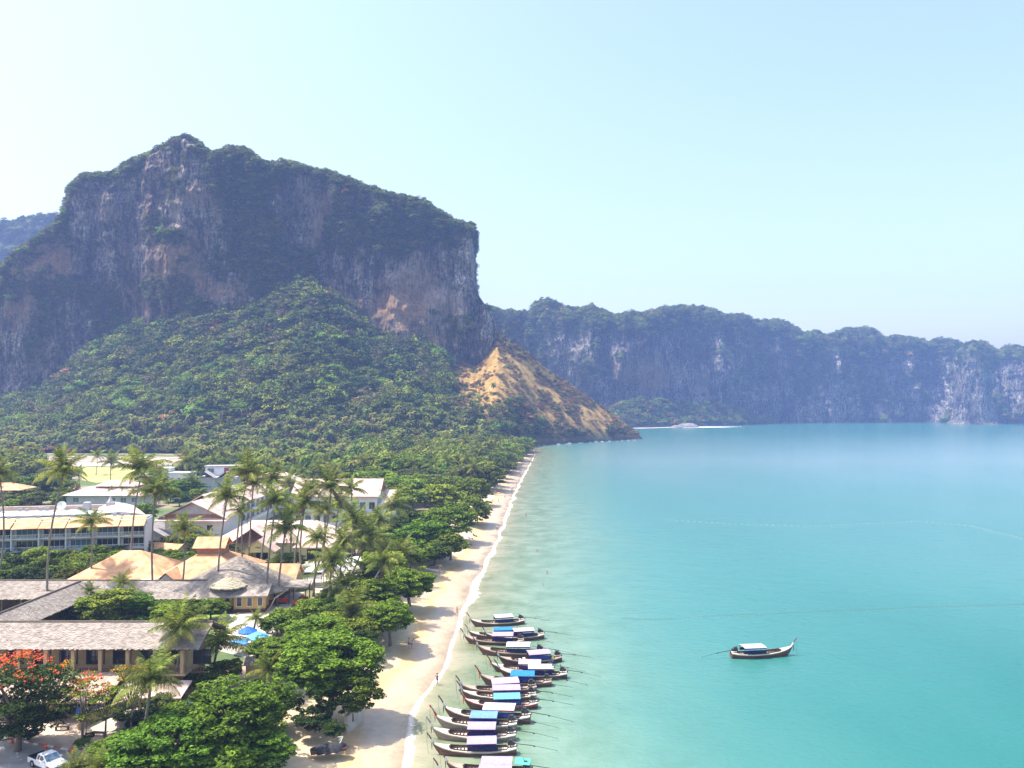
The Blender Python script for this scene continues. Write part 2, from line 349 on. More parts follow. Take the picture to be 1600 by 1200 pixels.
# foam
mf = n.new('ShaderNodeMapping'); mf.inputs['Scale'].default_value = (1.0, 0.55, 1); l.new(pos, mf.inputs[0])
fn = noise_n(n, l, mf.outputs[0], 0.55, 8, 0.72); fn2 = noise_n(n, l, pos, 0.07, 2)
q = math_n(n, l, 'DIVIDE', at.outputs['Fac'], math_n(n, l, 'MULTIPLY', fa.outputs['Fac'], math_n(n, l, 'ADD', 0.15, math_n(n, l, 'MULTIPLY', fn2, 1.7))))
q = math_n(n, l, 'ABSOLUTE', math_n(n, l, 'SUBTRACT', q, 0.45))
q = math_n(n, l, 'SUBTRACT', math_n(n, l, 'MULTIPLY', fn, 2.0), math_n(n, l, 'ADD', q, 0.40))
fr = ramp(n, [(0.0, (0, 0, 0)), (0.4, (1, 1, 1))]); l.new(q, fr.inputs[0])
ff = math_n(n, l, 'MULTIPLY', fr.outputs[0], 0.52)
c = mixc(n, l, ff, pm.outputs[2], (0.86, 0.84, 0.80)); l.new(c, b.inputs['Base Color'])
l.new(math_n(n, l, 'ADD', math_n(n, l, 'MULTIPLY', ff, 0.6), 0.16), b.inputs['Roughness'])
b.inputs['IOR'].default_value = 1.33; b.inputs['Specular IOR Level'].default_value = 0.5
bp = n.new('ShaderNodeBump'); bp.inputs['Strength'].default_value = 1.0; bp.inputs['Distance'].default_value = 0.12
m2 = n.new('ShaderNodeMapping'); m2.inputs['Scale'].default_value = (0.8, 1.0, 1); m2.inputs['Rotation'].default_value = (0, 0, 0.5); l.new(pos, m2.inputs[0])
hh = math_n(n, l, 'ADD', math_n(n, l, 'MULTIPLY', noise_n(n, l, m2.outputs[0], 0.9, 5, 0.6), 1.0), math_n(n, l, 'MULTIPLY', noise_n(n, l, m2.outputs[0], 0.25, 3), 1.0))
hh = math_n(n, l, 'ADD', hh, math_n(n, l, 'MULTIPLY', noise_n(n, l, m2.outputs[0], 2.6, 4, 0.6), 0.55))
l.new(hh, bp.inputs['Height']); l.new(bp.outputs[0], b.inputs['Normal'])
me.materials.append(wm)
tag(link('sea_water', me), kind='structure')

# ------------------------------------------------------------------ hillside (talus, dry slope, promontory)
FOOT = [(-420,960,655),(-200,940,650),(0,905,640),(90,895,612),(130,890,565),(200,882,528),(300,872,508),(400,866,482),(480,862,450),(520,864,468),(560,872,515),(620,878,540),(700,882,560),(745,886,566),(762,892,545),(778,903,518),
        (820,908,546),(850,910,573),(900,911,608),(940,912,635),(975,914,660),(1000,913,681),(1008,912,690),(1040,912,720)]
FP = np.array([f[0] for f in FOOT], float); FYY = np.array([f[1] for f in FOOT], float); FZ = np.array([ZY(f[2], f[1]) for f in FOOT])
FR = [(-420,640,2.4),(0,630,2.4),(400,610,2.4),(600,610,2.4),(740,640,2.4),(790,690,2.0),(822,745,1.0),(838,776,-1.5),(870,797,-1.5),(930,845,-1.5),(985,893,-1.5),(1003,903,-1.5),(1008,908,-2),(1040,910,-2.5)]
RP = np.array([f[0] for f in FR], float); RY = np.array([f[1] for f in FR], float); RZ = np.array([f[2] for f in FR])
def hill(px, s):
    yf = np.interp(px, RP, RY); zf = np.interp(px, RP, RZ); yb = np.interp(px, FP, FYY); zb = np.interp(px, FP, FZ)
    ex = np.interp(px, [0, 300, 500, 780, 840, 1000], [1.35, 1.25, 1.2, 1.1, 0.8, 0.7])
    Y = yf + (yb - yf) * s
    z = zf + (zb - zf) * np.clip(s, 0, 1) ** ex
    over = np.clip(s - 1, 0, 10) * (yb - yf)
    z = z - over * np.interp(px, [760, 790, 860, 1010], [0.0, 0.55, 0.6, 0.7])
    x = (px - 800) / F * Y
    am = np.clip((z - 1) / 12, 0, 1) * np.interp(px, [0, 780, 820, 1000], [1, 1, 0.55, 0.35])
    z = z + am * (fbm(x * 0.018, Y * 0.018, 1, 4) * 9 * np.clip(1.15 - s, 0, 1) + fbm(x * 0.09, Y * 0.09, 2, 4) * 2.2)
    rock = np.clip((px - 830) / 20, 0, 1) * np.exp(-((s - 0.04) / 0.05) ** 2)
    Y = Y - rock * (2 + 2.5 * fbm(x * 0.2, z * 0.2, 4, 3))
    return x, Y, z
pc = np.concatenate([np.arange(-420, 0, 6), np.arange(0, 1009, 2.2), [1012, 1020, 1040]])
sc_ = np.concatenate([np.linspace(0, 0.12, 14), np.linspace(0.13, 1.0, 120), np.linspace(1.03, 2.2, 16)])
PG, SG = np.meshgrid(pc, sc_, indexing='ij')
HX, HY, HZ = hill(PG, SG)
me = mk('hillside', np.stack([HX, HY, HZ], -1).reshape(-1, 3), grid_faces(len(pc), len(sc_)), None, True)
# dryness: 1 on the golden slope right of the cliff and near its rim
dry = np.clip((PG - 680 + 60 * fbm(HX * .02, HY * .02, 9, 3)) / 50, 0, 1) * np.clip((SG - 0.02 + 0.25 * fbm(HX * .03, HY * .03, 6, 4)) / 0.25, 0, 1)
dry = np.maximum(dry, 0.9 * (fbm(HX * .025, HY * .025, 12, 3) > 0.28) * (PG < 735))
a = me.attributes.new('dry', 'FLOAT', 'POINT'); a.data.foreach_set('value', dry.astype(np.float32).ravel())
hm = bpy.data.materials.new('hillside'); hm.use_nodes = True; n, l = nt(hm); b = n['Principled BSDF']; b.inputs['Roughness'].default_value = 0.95
b.inputs['Specular IOR Level'].default_value = 0.1
at = n.new('ShaderNodeAttribute'); at.attribute_name = 'dry'; geo = n.new('ShaderNodeNewGeometry'); pos = geo.outputs['Position']
g1 = ramp(n, [(0.35, (0.03, 0.05, 0.015)), (0.55, (0.07, 0.09, 0.03)), (0.7, (0.13, 0.11, 0.05))]); l.new(noise_n(n, l, pos, 0.08, 6, 0.6), g1.inputs[0])
g2 = ramp(n, [(0.3, (0.17, 0.10, 0.03)), (0.5, (0.38, 0.235, 0.07)), (0.7, (0.54, 0.36, 0.12))]); l.new(noise_n(n, l, pos, 0.13, 8, 0.65), g2.inputs[0])
c = mixc(n, l, at.outputs['Fac'], g1.outputs[0], g2.outputs[0])
sx = n.new('ShaderNodeSeparateXYZ'); l.new(pos, sx.inputs[0])
wl_ = n.new('ShaderNodeMapRange'); wl_.inputs['From Min'].default_value = 4.0; wl_.inputs['From Max'].default_value = 7.0; wl_.inputs['To Min'].default_value = 1; wl_.inputs['To Max'].default_value = 0
l.new(math_n(n, l, 'ADD', sx.outputs[2], math_n(n, l, 'MULTIPLY', noise_n(n, l, pos, 0.2, 3), 4.0)), wl_.inputs[0])
rx_ = n.new('ShaderNodeMapRange'); rx_.inputs['From Min'].default_value = 15; rx_.inputs['From Max'].default_value = 22; l.new(sx.outputs[0], rx_.inputs[0])
c = mixc(n, l, math_n(n, l, 'MULTIPLY', wl_.outputs[0], rx_.outputs[0]), c, (0.085, 0.07, 0.06))
l.new(c, b.inputs['Base Color'])
bp = n.new('ShaderNodeBump'); bp.inputs['Strength'].default_value = 1; bp.inputs['Distance'].default_value = 1.5
l.new(noise_n(n, l, pos, 0.4, 6, 0.65), bp.inputs['Height']); l.new(bp.outputs[0], b.inputs['Normal'])
me.materials.append(hm)
tag(link('hillside', me), kind='structure')

# ------------------------------------------------------------------ limestone cliffs
def rockmat(name, grey, pale, ochre, dark, veg, warm=0.5):
    m = bpy.data.materials.new(name); m.use_nodes = True; n, l = nt(m); b = n['Principled BSDF']; b.inputs['Roughness'].default_value = 0.95
    b.inputs['Specular IOR Level'].default_value = 0.1
    geo = n.new('ShaderNodeNewGeometry'); pos = geo.outputs['Position']
    st = n.new('ShaderNodeMapping'); st.inputs['Scale'].default_value = (1, 0.6, 0.16); l.new(pos, st.inputs[0])
    s1 = noise_n(n, l, st.outputs[0], 0.055, 9, 0.72); s2 = noise_n(n, l, st.outputs[0], 0.5, 6, 0.65)
    r1 = ramp(n, [(0.36, dark), (0.47, grey), (0.56, tuple(0.6 * x + 0.4 * y for x, y in zip(grey, pale))), (0.66, pale)]); l.new(s1, r1.inputs[0])
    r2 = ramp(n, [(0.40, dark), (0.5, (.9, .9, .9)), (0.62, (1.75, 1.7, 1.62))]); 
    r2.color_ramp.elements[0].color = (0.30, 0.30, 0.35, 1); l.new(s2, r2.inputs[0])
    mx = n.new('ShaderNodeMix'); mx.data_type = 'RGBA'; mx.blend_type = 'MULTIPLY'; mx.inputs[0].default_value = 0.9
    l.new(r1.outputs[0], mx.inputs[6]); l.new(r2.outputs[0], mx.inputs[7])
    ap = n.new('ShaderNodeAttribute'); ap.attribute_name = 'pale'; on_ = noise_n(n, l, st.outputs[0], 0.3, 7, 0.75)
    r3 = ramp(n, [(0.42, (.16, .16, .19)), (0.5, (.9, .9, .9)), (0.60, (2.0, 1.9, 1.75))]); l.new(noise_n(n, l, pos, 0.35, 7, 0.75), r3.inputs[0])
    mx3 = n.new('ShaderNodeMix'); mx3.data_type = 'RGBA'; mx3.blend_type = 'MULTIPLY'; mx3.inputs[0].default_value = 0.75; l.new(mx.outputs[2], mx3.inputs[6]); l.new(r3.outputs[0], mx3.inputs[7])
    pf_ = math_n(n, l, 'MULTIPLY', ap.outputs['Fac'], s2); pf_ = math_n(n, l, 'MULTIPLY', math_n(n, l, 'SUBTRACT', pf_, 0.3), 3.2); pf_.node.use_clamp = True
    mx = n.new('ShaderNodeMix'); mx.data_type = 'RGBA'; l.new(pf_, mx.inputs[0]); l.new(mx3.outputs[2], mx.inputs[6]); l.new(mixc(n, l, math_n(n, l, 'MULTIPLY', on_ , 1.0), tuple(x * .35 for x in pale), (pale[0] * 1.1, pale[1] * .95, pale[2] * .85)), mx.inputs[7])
    ao = n.new('ShaderNodeAttribute'); ao.attribute_name = 'ochre'; av = n.new('ShaderNodeAttribute'); av.attribute_name = 'veg'
    on = noise_n(n, l, st.outputs[0], 0.22, 6, 0.6)
    of = math_n(n, l, 'MULTIPLY', math_n(n, l, 'SUBTRACT', math_n(n, l, 'ADD', ao.outputs['Fac'], math_n(n, l, 'MULTIPLY', on, 1.2)), 0.8), 2.2); of.node.use_clamp = True
    oc = ramp(n, [(0.35, tuple(x * 0.6 for x in ochre)), (0.65, ochre)]); l.new(noise_n(n, l, pos, 0.3, 5, 0.6), oc.inputs[0])
    c = mixc(n, l, of, mx.outputs[2], oc.outputs[0])
    vn = noise_n(n, l, pos, 0.11, 8, 0.75)
    vf = math_n(n, l, 'MULTIPLY', math_n(n, l, 'SUBTRACT', math_n(n, l, 'ADD', av.outputs['Fac'], math_n(n, l, 'MULTIPLY', vn, 1.4)), 1.0), 4); vf.node.use_clamp = True
    vc = ramp(n, [(0.3, tuple(x * 0.45 for x in veg)), (0.5, veg), (0.68, (veg[0] * 2.2, veg[1] * 1.5, veg[2] * 1.5))]); l.new(noise_n(n, l, pos, 0.25, 5, 0.7), vc.inputs[0])
    c = mixc(n, l, vf, c, vc.outputs[0]); l.new(c, b.inputs['Base Color'])
    bp = n.new('ShaderNodeBump'); bp.inputs['Strength'].default_value = 1; bp.inputs['Distance'].default_value = 6.0
    bn = noise_n(n, l, pos, 0.20, 8, 0.75)
    l.new(math_n(n, l, 'ADD', s2, bn), bp.inputs['Height']); l.new(bp.outputs[0], b.inputs['Normal'])
    return m
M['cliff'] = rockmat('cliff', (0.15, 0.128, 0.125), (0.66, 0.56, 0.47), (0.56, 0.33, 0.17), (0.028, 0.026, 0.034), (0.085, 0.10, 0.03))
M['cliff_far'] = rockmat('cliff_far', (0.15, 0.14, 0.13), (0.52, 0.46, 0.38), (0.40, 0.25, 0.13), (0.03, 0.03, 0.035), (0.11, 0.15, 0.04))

def blob(px, py, cx, cy, rx, ry):
    return np.exp(-(((px - cx) / rx) ** 2 + ((py - cy) / ry) ** 2))
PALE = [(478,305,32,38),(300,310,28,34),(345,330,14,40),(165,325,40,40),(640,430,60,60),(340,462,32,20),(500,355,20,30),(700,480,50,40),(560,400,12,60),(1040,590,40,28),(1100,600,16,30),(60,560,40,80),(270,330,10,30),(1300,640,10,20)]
def cliff(name, pl, pr_of_z, sky_pts, face_pts, zlow, nu, nv, mat_, yoff, amp, wrap, back=220, dome=70, vegf=None, seed=0, topcurve=0.2, label=None, ext=0.0, leftwrap=False):
    """a swept limestone wall: columns u along the foot, rows v from the foot over the rim to the back"""
    sk = np.array(sky_pts, float); fc = np.array(face_pts, float)
    u1 = np.linspace(0, 1, nu); uw = np.linspace(0, 1, wrap + 1)[1:]
    U = np.concatenate([u1, 1 + uw]); V = np.concatenate([np.linspace(0, 1, nv), 1 + np.linspace(0, 1, 14)[1:] ** 1.5])
    UG, VG = np.meshgrid(U, V, indexing='ij')
    uu = np.clip(UG, 0, 1); ww = np.clip(UG - 1, 0, 1); vv = np.clip(VG, 0, 1); bb = np.clip(VG - 1, 0, 1)
    pr_top = pr_of_z(1e4); pxt = pl + uu * (pr_top - pl)
    Yf = np.interp(pxt, fc[:, 0], fc[:, 1])
    ytop = np.interp(pxt, sk[:, 0], sk[:, 1]) + 4
    Ytop = Yf + dome
    ztop = CAMZ + ((600 - ytop) * CP + F * SP) / (F * CP - (600 - ytop) * SP) * Ytop
    ztop = ztop - ww * 30
    Z = zlow + (ztop - zlow) * np.sin(vv * math.pi / 2) ** 0.9
    px = pl + uu * (pr_of_z(Z) - pl)
    rec = 10 * vv + dome * np.clip((vv - (1 - topcurve)) / topcurve, 0, 1) ** 1.6 * 0.86
    Y = Yf + rec + bb * back + ww * 0
    X = (px - 800) / F * (Y - bb * back * 0.6)
    Z = Z - bb ** 1.3 * 120
    # wrap round the right end
    Y = Y + ww * 260; X = X - 0.35 * ww * 120 * (ww > 0) + 18 * np.sin(ww * math.pi)
    nz = yoff(px) if yoff else 0
    s = seed
    n1 = fbm(X * 0.011, Z * 0.005 + s, Y * 0.004, 3); n2 = fbm(X * 0.04, Z * 0.012 + s, Y * 0.02, 4)
    n3 = fbm(X * 0.16, Z * 0.035 + s, Y * 0.1, 4); n4 = fbm(X * 0.05, Z * 0.07 + s + 9, Y * 0.05, 4)
    ridge = 1 - np.abs(n2) * 2
    n5 = fbm(X * 0.022 + 40, Z * 0.009 + s, Y * 0.01, 3); n6 = fbm(X * 0.3, Z * 0.18 + s, Y * 0.2, 4)
    D = amp * (n1 * 26 + np.abs(n5) * 26 - 6 + ridge * 2.2 + n3 * 3.0 + n4 * 7 + n6 * 2.2)
    edge = np.clip(vv / 0.05, 0, 1)
    nrmx = np.clip(ww * 3, 0, 1)
    lim = np.clip((1 - uu) / 0.03, 0, 1) if True else 1
    D = D * (1 - 0.85 * np.clip((VG - 0.7) / 0.3, 0, 1))
    nz = nz * (1 - 0.9 * np.clip((VG - 0.6) / 0.4, 0, 1))
    Y = Y + (nz - D) * (1 - nrmx) * 1.0
    X = X + D * 0.6 * nrmx * np.clip(ww * 4, 0, 1)
    topn = np.clip((VG - 0.75) / 0.25, 0, 1)
    Z = Z + topn * (fbm(X * 0.03, Y * 0.02, s + 3, 3) * 3.5 + fbm(X * 0.1, Y * 0.05, s + 5, 3) * 2.0)
    for _ in range(3):      # settle the crest on the surveyed skyline
        pyq = 600 - (((Z - CAMZ) * CP - Y * SP) / (Y * CP + (Z - CAMZ) * SP)) * F; pxq = 800 + X / (Y * CP + (Z - CAMZ) * SP) * F
        dpy = np.interp(pxq[:, nv - 1], sk[:, 0], sk[:, 1]) + 3.5 - pyq.min(1)
        kk = np.array([.25, .5, .25]); dpy = np.convolve(np.pad(dpy, 1, mode='edge'), kk, 'valid') * (U <= 1.02)
        Z = Z - (dpy[:, None] * Y / F) * np.clip((VG - 0.35) / 0.5, 0, 1)
    me = mk(name, np.stack([X, Y, Z], -1).reshape(-1, 3), grid_faces(len(U), len(V)), [mat_], False)
    py = 600 - (((Z - CAMZ) * CP - Y * SP) / (Y * CP + (Z - CAMZ) * SP)) * F
    pxx = 800 + X / (Y * CP + (Z - CAMZ) * SP) * F
    veg, och = vegf(pxx, py, X, Y, Z, VG, D)
    pal = 0 * veg
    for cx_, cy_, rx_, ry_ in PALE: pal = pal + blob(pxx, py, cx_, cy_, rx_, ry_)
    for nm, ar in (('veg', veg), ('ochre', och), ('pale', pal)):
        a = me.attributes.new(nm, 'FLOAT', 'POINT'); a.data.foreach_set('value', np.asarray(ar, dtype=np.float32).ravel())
    o = tag(link(name, me), kind='structure')
    return X, Y, Z, veg, och, pxx, py

SKY1 = [(-400,640),(-250,560),(-120,500),(0,425),(45,382),(85,350),(94,338),(101,318),(108,292),(120,278),(132,271),(160,271),(178,268),(198,252),(240,237),(262,226),(284,213),(300,212),(318,224),(332,238),(348,236),(365,229),(383,231),(398,243),(425,256),(440,251),(470,259),(510,268),(560,285),(600,300),(640,308),(665,316),(690,332),(705,343),(725,349),(735,352)]
def prz1(Z):
    zz = [ZY(y, 890) for y in (600, 560, 520, 500, 480, 460, 430, 400, 350)]
    return np.interp(Z, zz, [778, 778, 775, 770, 760, 746, 737, 735, 734])
FACE1 = [(-400,965),(0,912),(100,905),(230,880),(300,872),(400,866),(470,880),(520,874),(600,876),(700,884),(775,890)]
def yoff1(px):
    return np.interp(px, [0, 60, 110, 200, 235, 300, 380, 440, 500, 540, 600, 700, 760], [-6, -4, 18, 26, 6, -14, -4, 6, 26, 4, -6, -8, 0])
def veg1(px, py, X, Y, Z, V, D):
    nn = fbm(X * 0.03, Z * 0.03, 4, 4)
    v = np.clip((V - 0.72) / 0.16, 0, 1) * 0.75 + 0.12 + 0.8 * nn
    v = v + 0.75 * blob(px, py, 420, 370, 42, 95) + 0.55 * blob(px, py, 380, 290, 45, 50) + 0.7 * blob(px, py, 540, 350, 45, 60) + 0.7 * blob(px, py, 640, 360, 45, 40)
    v = v + 0.6 * blob(px, py, 700, 350, 30, 50) + 0.6 * blob(px, py, 300, 300, 50, 26) + 0.7 * blob(px, py, 290, 460, 45, 50) + 0.5 * blob(px, py, 490, 460, 30, 60)
    v = v + 0.5 * blob(px, py, 160, 480, 30, 60) * 0.8 + 0.7 * blob(px, py, 230, 520, 60, 25) + 0.6 * blob(px, py, 270, 370, 30, 18)+ 0.4 * blob(px, py, 0, 420, 60, 30)
    v = v - 0.9 * blob(px, py, 480, 310, 38, 40) - 0.7 * blob(px, py, 300, 310, 30, 36) - 0.5 * blob(px, py, 650, 470, 90, 70) - 0.5 * blob(px, py, 340, 460, 35, 25) - 0.5 * blob(px, py, 150, 330, 40, 50)
    o = 0.12 + 0.45 * fbm(X * 0.025, Z * 0.02, 8, 4) + 0.45 * blob(px, py, 290, 420, 55, 60) + 0.5 * blob(px, py, 60, 420, 60, 50) + 0.4 * blob(px, py, 640, 480, 80, 60)
    o = o + 0.25 * blob(px, py, 500, 340, 40, 60) + 0.3 * blob(px, py, 350, 455, 40, 22) + 0.2 * blob(px, py, 20, 520, 60, 90) + 0.3 * blob(px, py, 320, 310, 30, 40)
    return v, o
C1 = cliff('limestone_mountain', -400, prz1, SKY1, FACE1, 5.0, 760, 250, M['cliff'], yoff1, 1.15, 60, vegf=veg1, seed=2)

SKY2 = [(640,520),(740,478),(762,476),(782,485),(828,488),(838,472),(858,467),(880,479),(900,481),(925,478),(960,493),(985,487),(1005,490),(1040,480),(1072,477),(1110,481),(1135,493),(1160,490),(1185,501),(1212,499),(1232,503),(1256,521),(1275,515),(1291,524),(1320,513),(1362,512),(1386,528),(1402,523),(1440,529),(1452,537),(1465,528),(1490,530),(1506,541),(1520,533),(1540,534),(1560,549),(1576,539),(1590,541),(1604,552),(1700,590),(1900,600)]
FACE2 = [(640,1520),(860,1430),(1000,1400),(1100,1500),(1200,1600),(1320,1640),(1480,1650),(1600,1570),(1900,1500)]
def yoff2(px):
    return np.interp(px, [640, 780, 860, 960, 1080, 1120, 1180, 1250, 1330, 1400, 1430, 1480, 1550, 1600], [60, 30, 0, 10, 14, -14, 4, 12, -6, 10, 30, 6, 22, 0])
def veg2(px, py, X, Y, Z, V, D):
    nn = fbm(X * 0.02, Z * 0.02, 5, 4)
    v = np.clip((V - 0.52) / 0.22, 0, 1) * 0.55 + 0.35 + 0.42 * nn - 0.75 * blob(px, py, 1030, 590, 55, 40) - 0.3 * blob(px, py, 1250, 640, 200, 26) - 0.4 * blob(px, py, 1540, 600, 20, 60)
    v = v + 0.5 * np.clip((py - 638) / 10, 0, 1) * np.clip((1180 - px) / 40, 0, 1)
    o = 0.05 + 0.2 * fbm(X * 0.02, Z * 0.015, 8, 3) + 0.5 * blob(px, py, 1010, 590, 60, 35)
    return v, o
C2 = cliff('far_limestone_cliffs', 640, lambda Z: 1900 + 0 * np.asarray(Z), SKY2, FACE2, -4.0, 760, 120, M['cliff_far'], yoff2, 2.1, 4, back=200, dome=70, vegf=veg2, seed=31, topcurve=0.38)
# rock tower in front of the far cliffs
SKY3 = [(1486,650),(1492,628),(1500,622),(1508,612),(1512,560),(1516,540),(1526,531),(1545,531),(1558,540),(1566,556),(1568,600),(1572,645),(1580,652)]
def veg3(px, py, X, Y, Z, V, D):
    return np.clip((V - 0.6) / 0.3, 0, 1) * 0.8 + 0.2 + 0.3 * fbm(X * .05, Z * .05, 3, 3) - 0.5 * blob(px, py, 1520, 620, 14, 50), 0.1 + 0.3 * blob(px, py, 1515, 600, 10, 50)
def tower():
    nth, nz = 90, 70
    th = np.linspace(0, 2 * math.pi, nth); zz = np.linspace(0, 1, nz)
    T, Zn = np.meshgrid(th, zz, indexing='ij')
    c0 = P(1536, 663, 0); H = ZY(531, 1500)
    rad = 1500 / F * np.interp(Zn, [0, 0.05, 0.2, 0.45, 0.62, 0.75, 0.9, 0.97, 1], [40, 33, 28, 25, 26, 28, 22, 11, 0.1])
    X = c0[0] + rad * np.cos(T); Y = c0[1] + 30 + rad * np.sin(T); Z = -3 + (H + 3) * Zn
    D = fbm(X * 0.06, Z * 0.02, Y * 0.06, 4) * 9 + fbm(X * 0.2, Z * 0.1, Y * 0.2, 3) * 3
    D = D * np.clip((1 - Zn) * 8, 0, 1)
    X = X + D * np.cos(T); Y = Y + D * np.sin(T)
    X[-1], Y[-1] = X[0], Y[0]
    me = mk('rock_tower', np.stack([X, Y, Z], -1).reshape(-1, 3), grid_faces(nth, nz), [M['cliff_far']])
    veg = np.clip((Zn - 0.6) / 0.2, 0, 1) * 0.7 + 0.25 + 0.3 * fbm(X * .05, Z * .05, 3, 3) - 0.5 * (np.cos(T) < -0.2)
    for nm, ar in (('veg', veg), ('ochre', 0.05 + 0.12 * (np.cos(T) < -0.3)), ('pale', 0.45 * (np.cos(T) < -0.35) * (Zn < .6))):  # left flank paler: its sunlit edge is put into the rock colour
        a = me.attributes.new(nm, 'FLOAT', 'POINT'); a.data.foreach_set('value', np.asarray(ar, dtype=np.float32).ravel())
    tag(link('rock_tower', me), kind='structure')
    return X, Y, Z, veg
C3 = tower()
# low wooded shore under the far cliffs
pf2 = np.arange(950, 1215, 3.0); uf = np.linspace(0, 1, 14); PF, UF = np.meshgrid(pf2, uf, indexing='ij')
def farshore(px, u):
    Y = np.interp(px, [950, 1000, 1100, 1200], [1300, 1312, 1400, 1535]) + u * 55 - 12; hgt = np.interp(px, [950, 985, 1020, 1060, 1110, 1160, 1215], [30, 42, 48, 34, 40, 22, 0])
    X = (px - 800) / F * Y; z = -1.5 + hgt * u ** 1.3 + 3 * fbm(X * .04, Y * .04, 3, 3) * u; return X, Y, z
FX, FY_, FZ_ = farshore(PF, UF)
tag(link('far_shore_slope', mk('far_shore_slope', np.stack([FX, FY_, FZ_], -1).reshape(-1, 3), grid_faces(len(pf2), len(uf)), [M['rock']], True)), kind='structure')
# wooded hill behind the left shoulder
SKY4 = [(-500,420),(-250,370),(-60,350),(0,346),(20,345),(42,338),(85,337),(130,345),(220,400),(400,520)]
C4 = cliff('distant_hill', -500, lambda Z: 400 + 0 * np.asarray(Z), SKY4, [(-500,1700),(400,1700)], 0.0, 160, 60, M['cliff_far'], None, 1.2, 4, back=200, dome=120,
           vegf=lambda px, py, X, Y, Z, V, D: (0.9 + 0 * V, 0 * V), seed=71, topcurve=0.8)
# ------------------------------------------------------------------ foliage prototypes
def leaf_quads(C, Nn, size, asp=0.55, seed=0, jit=0.6):
    g = np.random.default_rng(seed); n = len(C)
    Nn = Nn + g.normal(0, jit, (n, 3)); Nn /= np.linalg.norm(Nn, axis=1)[:, None] + 1e-9
    t = g.normal(0, 1, (n, 3)); T = np.cross(Nn, t); T /= np.linalg.norm(T, axis=1)[:, None] + 1e-9
    B = np.cross(Nn, T); sz = (size * g.uniform(0.6, 1.3, n))[:, None]
    bend = Nn * sz * 0.25
    V = np.stack([C - T * sz - bend, C + B * sz * asp, C + T * sz - bend, C - B * sz * asp], 1).reshape(-1, 3)
    return V, np.arange(4 * n).reshape(-1, 4)
def crown_pts(nc, per, seed, crad=0.26, flat=0.55, tiers=False, rz=0.75, low=-0.55):
    g = np.random.default_rng(seed); Cs = []
    while len(Cs) < nc:
        p = g.normal(0, 1, 3); p /= np.linalg.norm(p); p *= g.uniform(0.35, 0.86) ** 0.6
        if p[2] < low: continue
        if tiers: p[2] = (math.floor((p[2] + 1) * 3.2) + g.uniform(0.2, 0.6)) / 3.2 - 1
        lob = 1 + 0.18 * math.sin(3 * math.atan2(p[1], p[0]) + seed) + 0.12 * math.sin(5 * math.atan2(p[1], p[0]) + 2 * seed)
        Cs.append([p[0] * lob, p[1] * lob, p[2] * rz])
    Cs = np.array(Cs); idx = np.repeat(np.arange(nc), per); n = len(idx)
    d = g.normal(0, 1, (n, 3)); d[:, 2] = np.abs(d[:, 2]) * 1.0 - 0.25; d /= np.linalg.norm(d, axis=1)[:, None]
    rr = crad * g.uniform(0.6, 1.35, nc)[idx] * g.uniform(0.7, 1.05, n)
    pos = Cs[idx] + d * rr[:, None] * np.array([1, 1, flat])
    nn = d * 0.8 + np.array([0, 0, 0.9])
    return pos, nn, Cs
def crown_mesh(name, nc, per, size, m, seed, flower=None, nf=0, **k):
    pos, nn, Cs = crown_pts(nc, per, seed, **k)
    V, Fc = leaf_quads(pos, nn, size, seed=seed)
    mats = [m]; mi = np.zeros(len(Fc), int)
    if flower is not None:
        g = np.random.default_rng(seed + 99); top = np.argsort(-(pos[:, 2] * 1.0 + pos[:, 0] * -0.0 + g.uniform(0, .5, len(pos))))[:nf * 2]
        pf = pos[g.choice(top, nf)] + np.array([0, 0, 0.03]) + g.normal(0, 0.01, (nf, 3))
        V2, F2 = leaf_quads(pf, np.tile([0, 0, 1.0], (nf, 1)), size * 0.9, asp=0.9, seed=seed + 5)
        Fc = np.concatenate([Fc, F2 + len(V)]); V = np.concatenate([V, V2]); mats.append(flower); mi = np.concatenate([mi, np.ones(nf, int)])
    me = mk(name, V, Fc, mats, midx=mi); return me, Cs
def trunk_mesh(name, Cs, m, ztop=1.0, r=0.05, limbs=7, seed=0, crz=0.0):
    """unit tree: ground at z=-1.15, crown centre at z=0; limbs reach the clumps"""
    g = random.Random(seed); mb = MB(); lean = (g.uniform(-.08, .08), g.uniform(-.08, .08))
    fork = (lean[0], lean[1], -0.55)
    mb.tube([(0, 0, -1.25), (lean[0] * .4, lean[1] * .4, -0.9), fork], [r * 1.5, r * 1.1, r * 0.95], 8)
    for i in g.sample(range(len(Cs)), min(limbs, len(Cs))):
        c = Cs[i]; mid = (fork[0] * .5 + c[0] * .5, fork[1] * .5 + c[1] * .5, (-0.55 + c[2]) * .5 - 0.05)
        mb.tube([fork, mid, tuple(c)], [r * 0.7, r * 0.42, r * 0.12], 6)
    return mb.mesh(name, m, True)
TREES = {}
def tree_kind(key, nc, per, size, m, seed, limbs=7, tr=0.05, **k):
    cm, Cs = crown_mesh('crown', nc, per, size, m, seed, **k)
    TREES[key] = (cm, trunk_mesh('trunk', Cs, M['bark'], seed=seed, limbs=limbs, r=tr))
for i in range(3):
    tree_kind('big%d' % i, 190, 85, 0.045, M['leaf_near'], 20 + i, limbs=12, crad=0.17, flat=0.55, tiers=True, rz=0.80, low=-0.75)
for i in range(4):
    tree_kind('mid%d' % i, 80, 55, 0.075, M['leaf_mid'], 30 + i, crad=0.22, flat=0.6, tiers=(i % 2 == 0), low=-0.7)
for i in range(2):
    tree_kind('dark%d' % i, 55, 70, 0.07, M['leaf_dark'], 40 + i, crad=0.28, low=-0.7)
    tree_kind('olive%d' % i, 55, 60, 0.065, M['leaf_olive'], 50 + i, crad=0.27, low=-0.6)
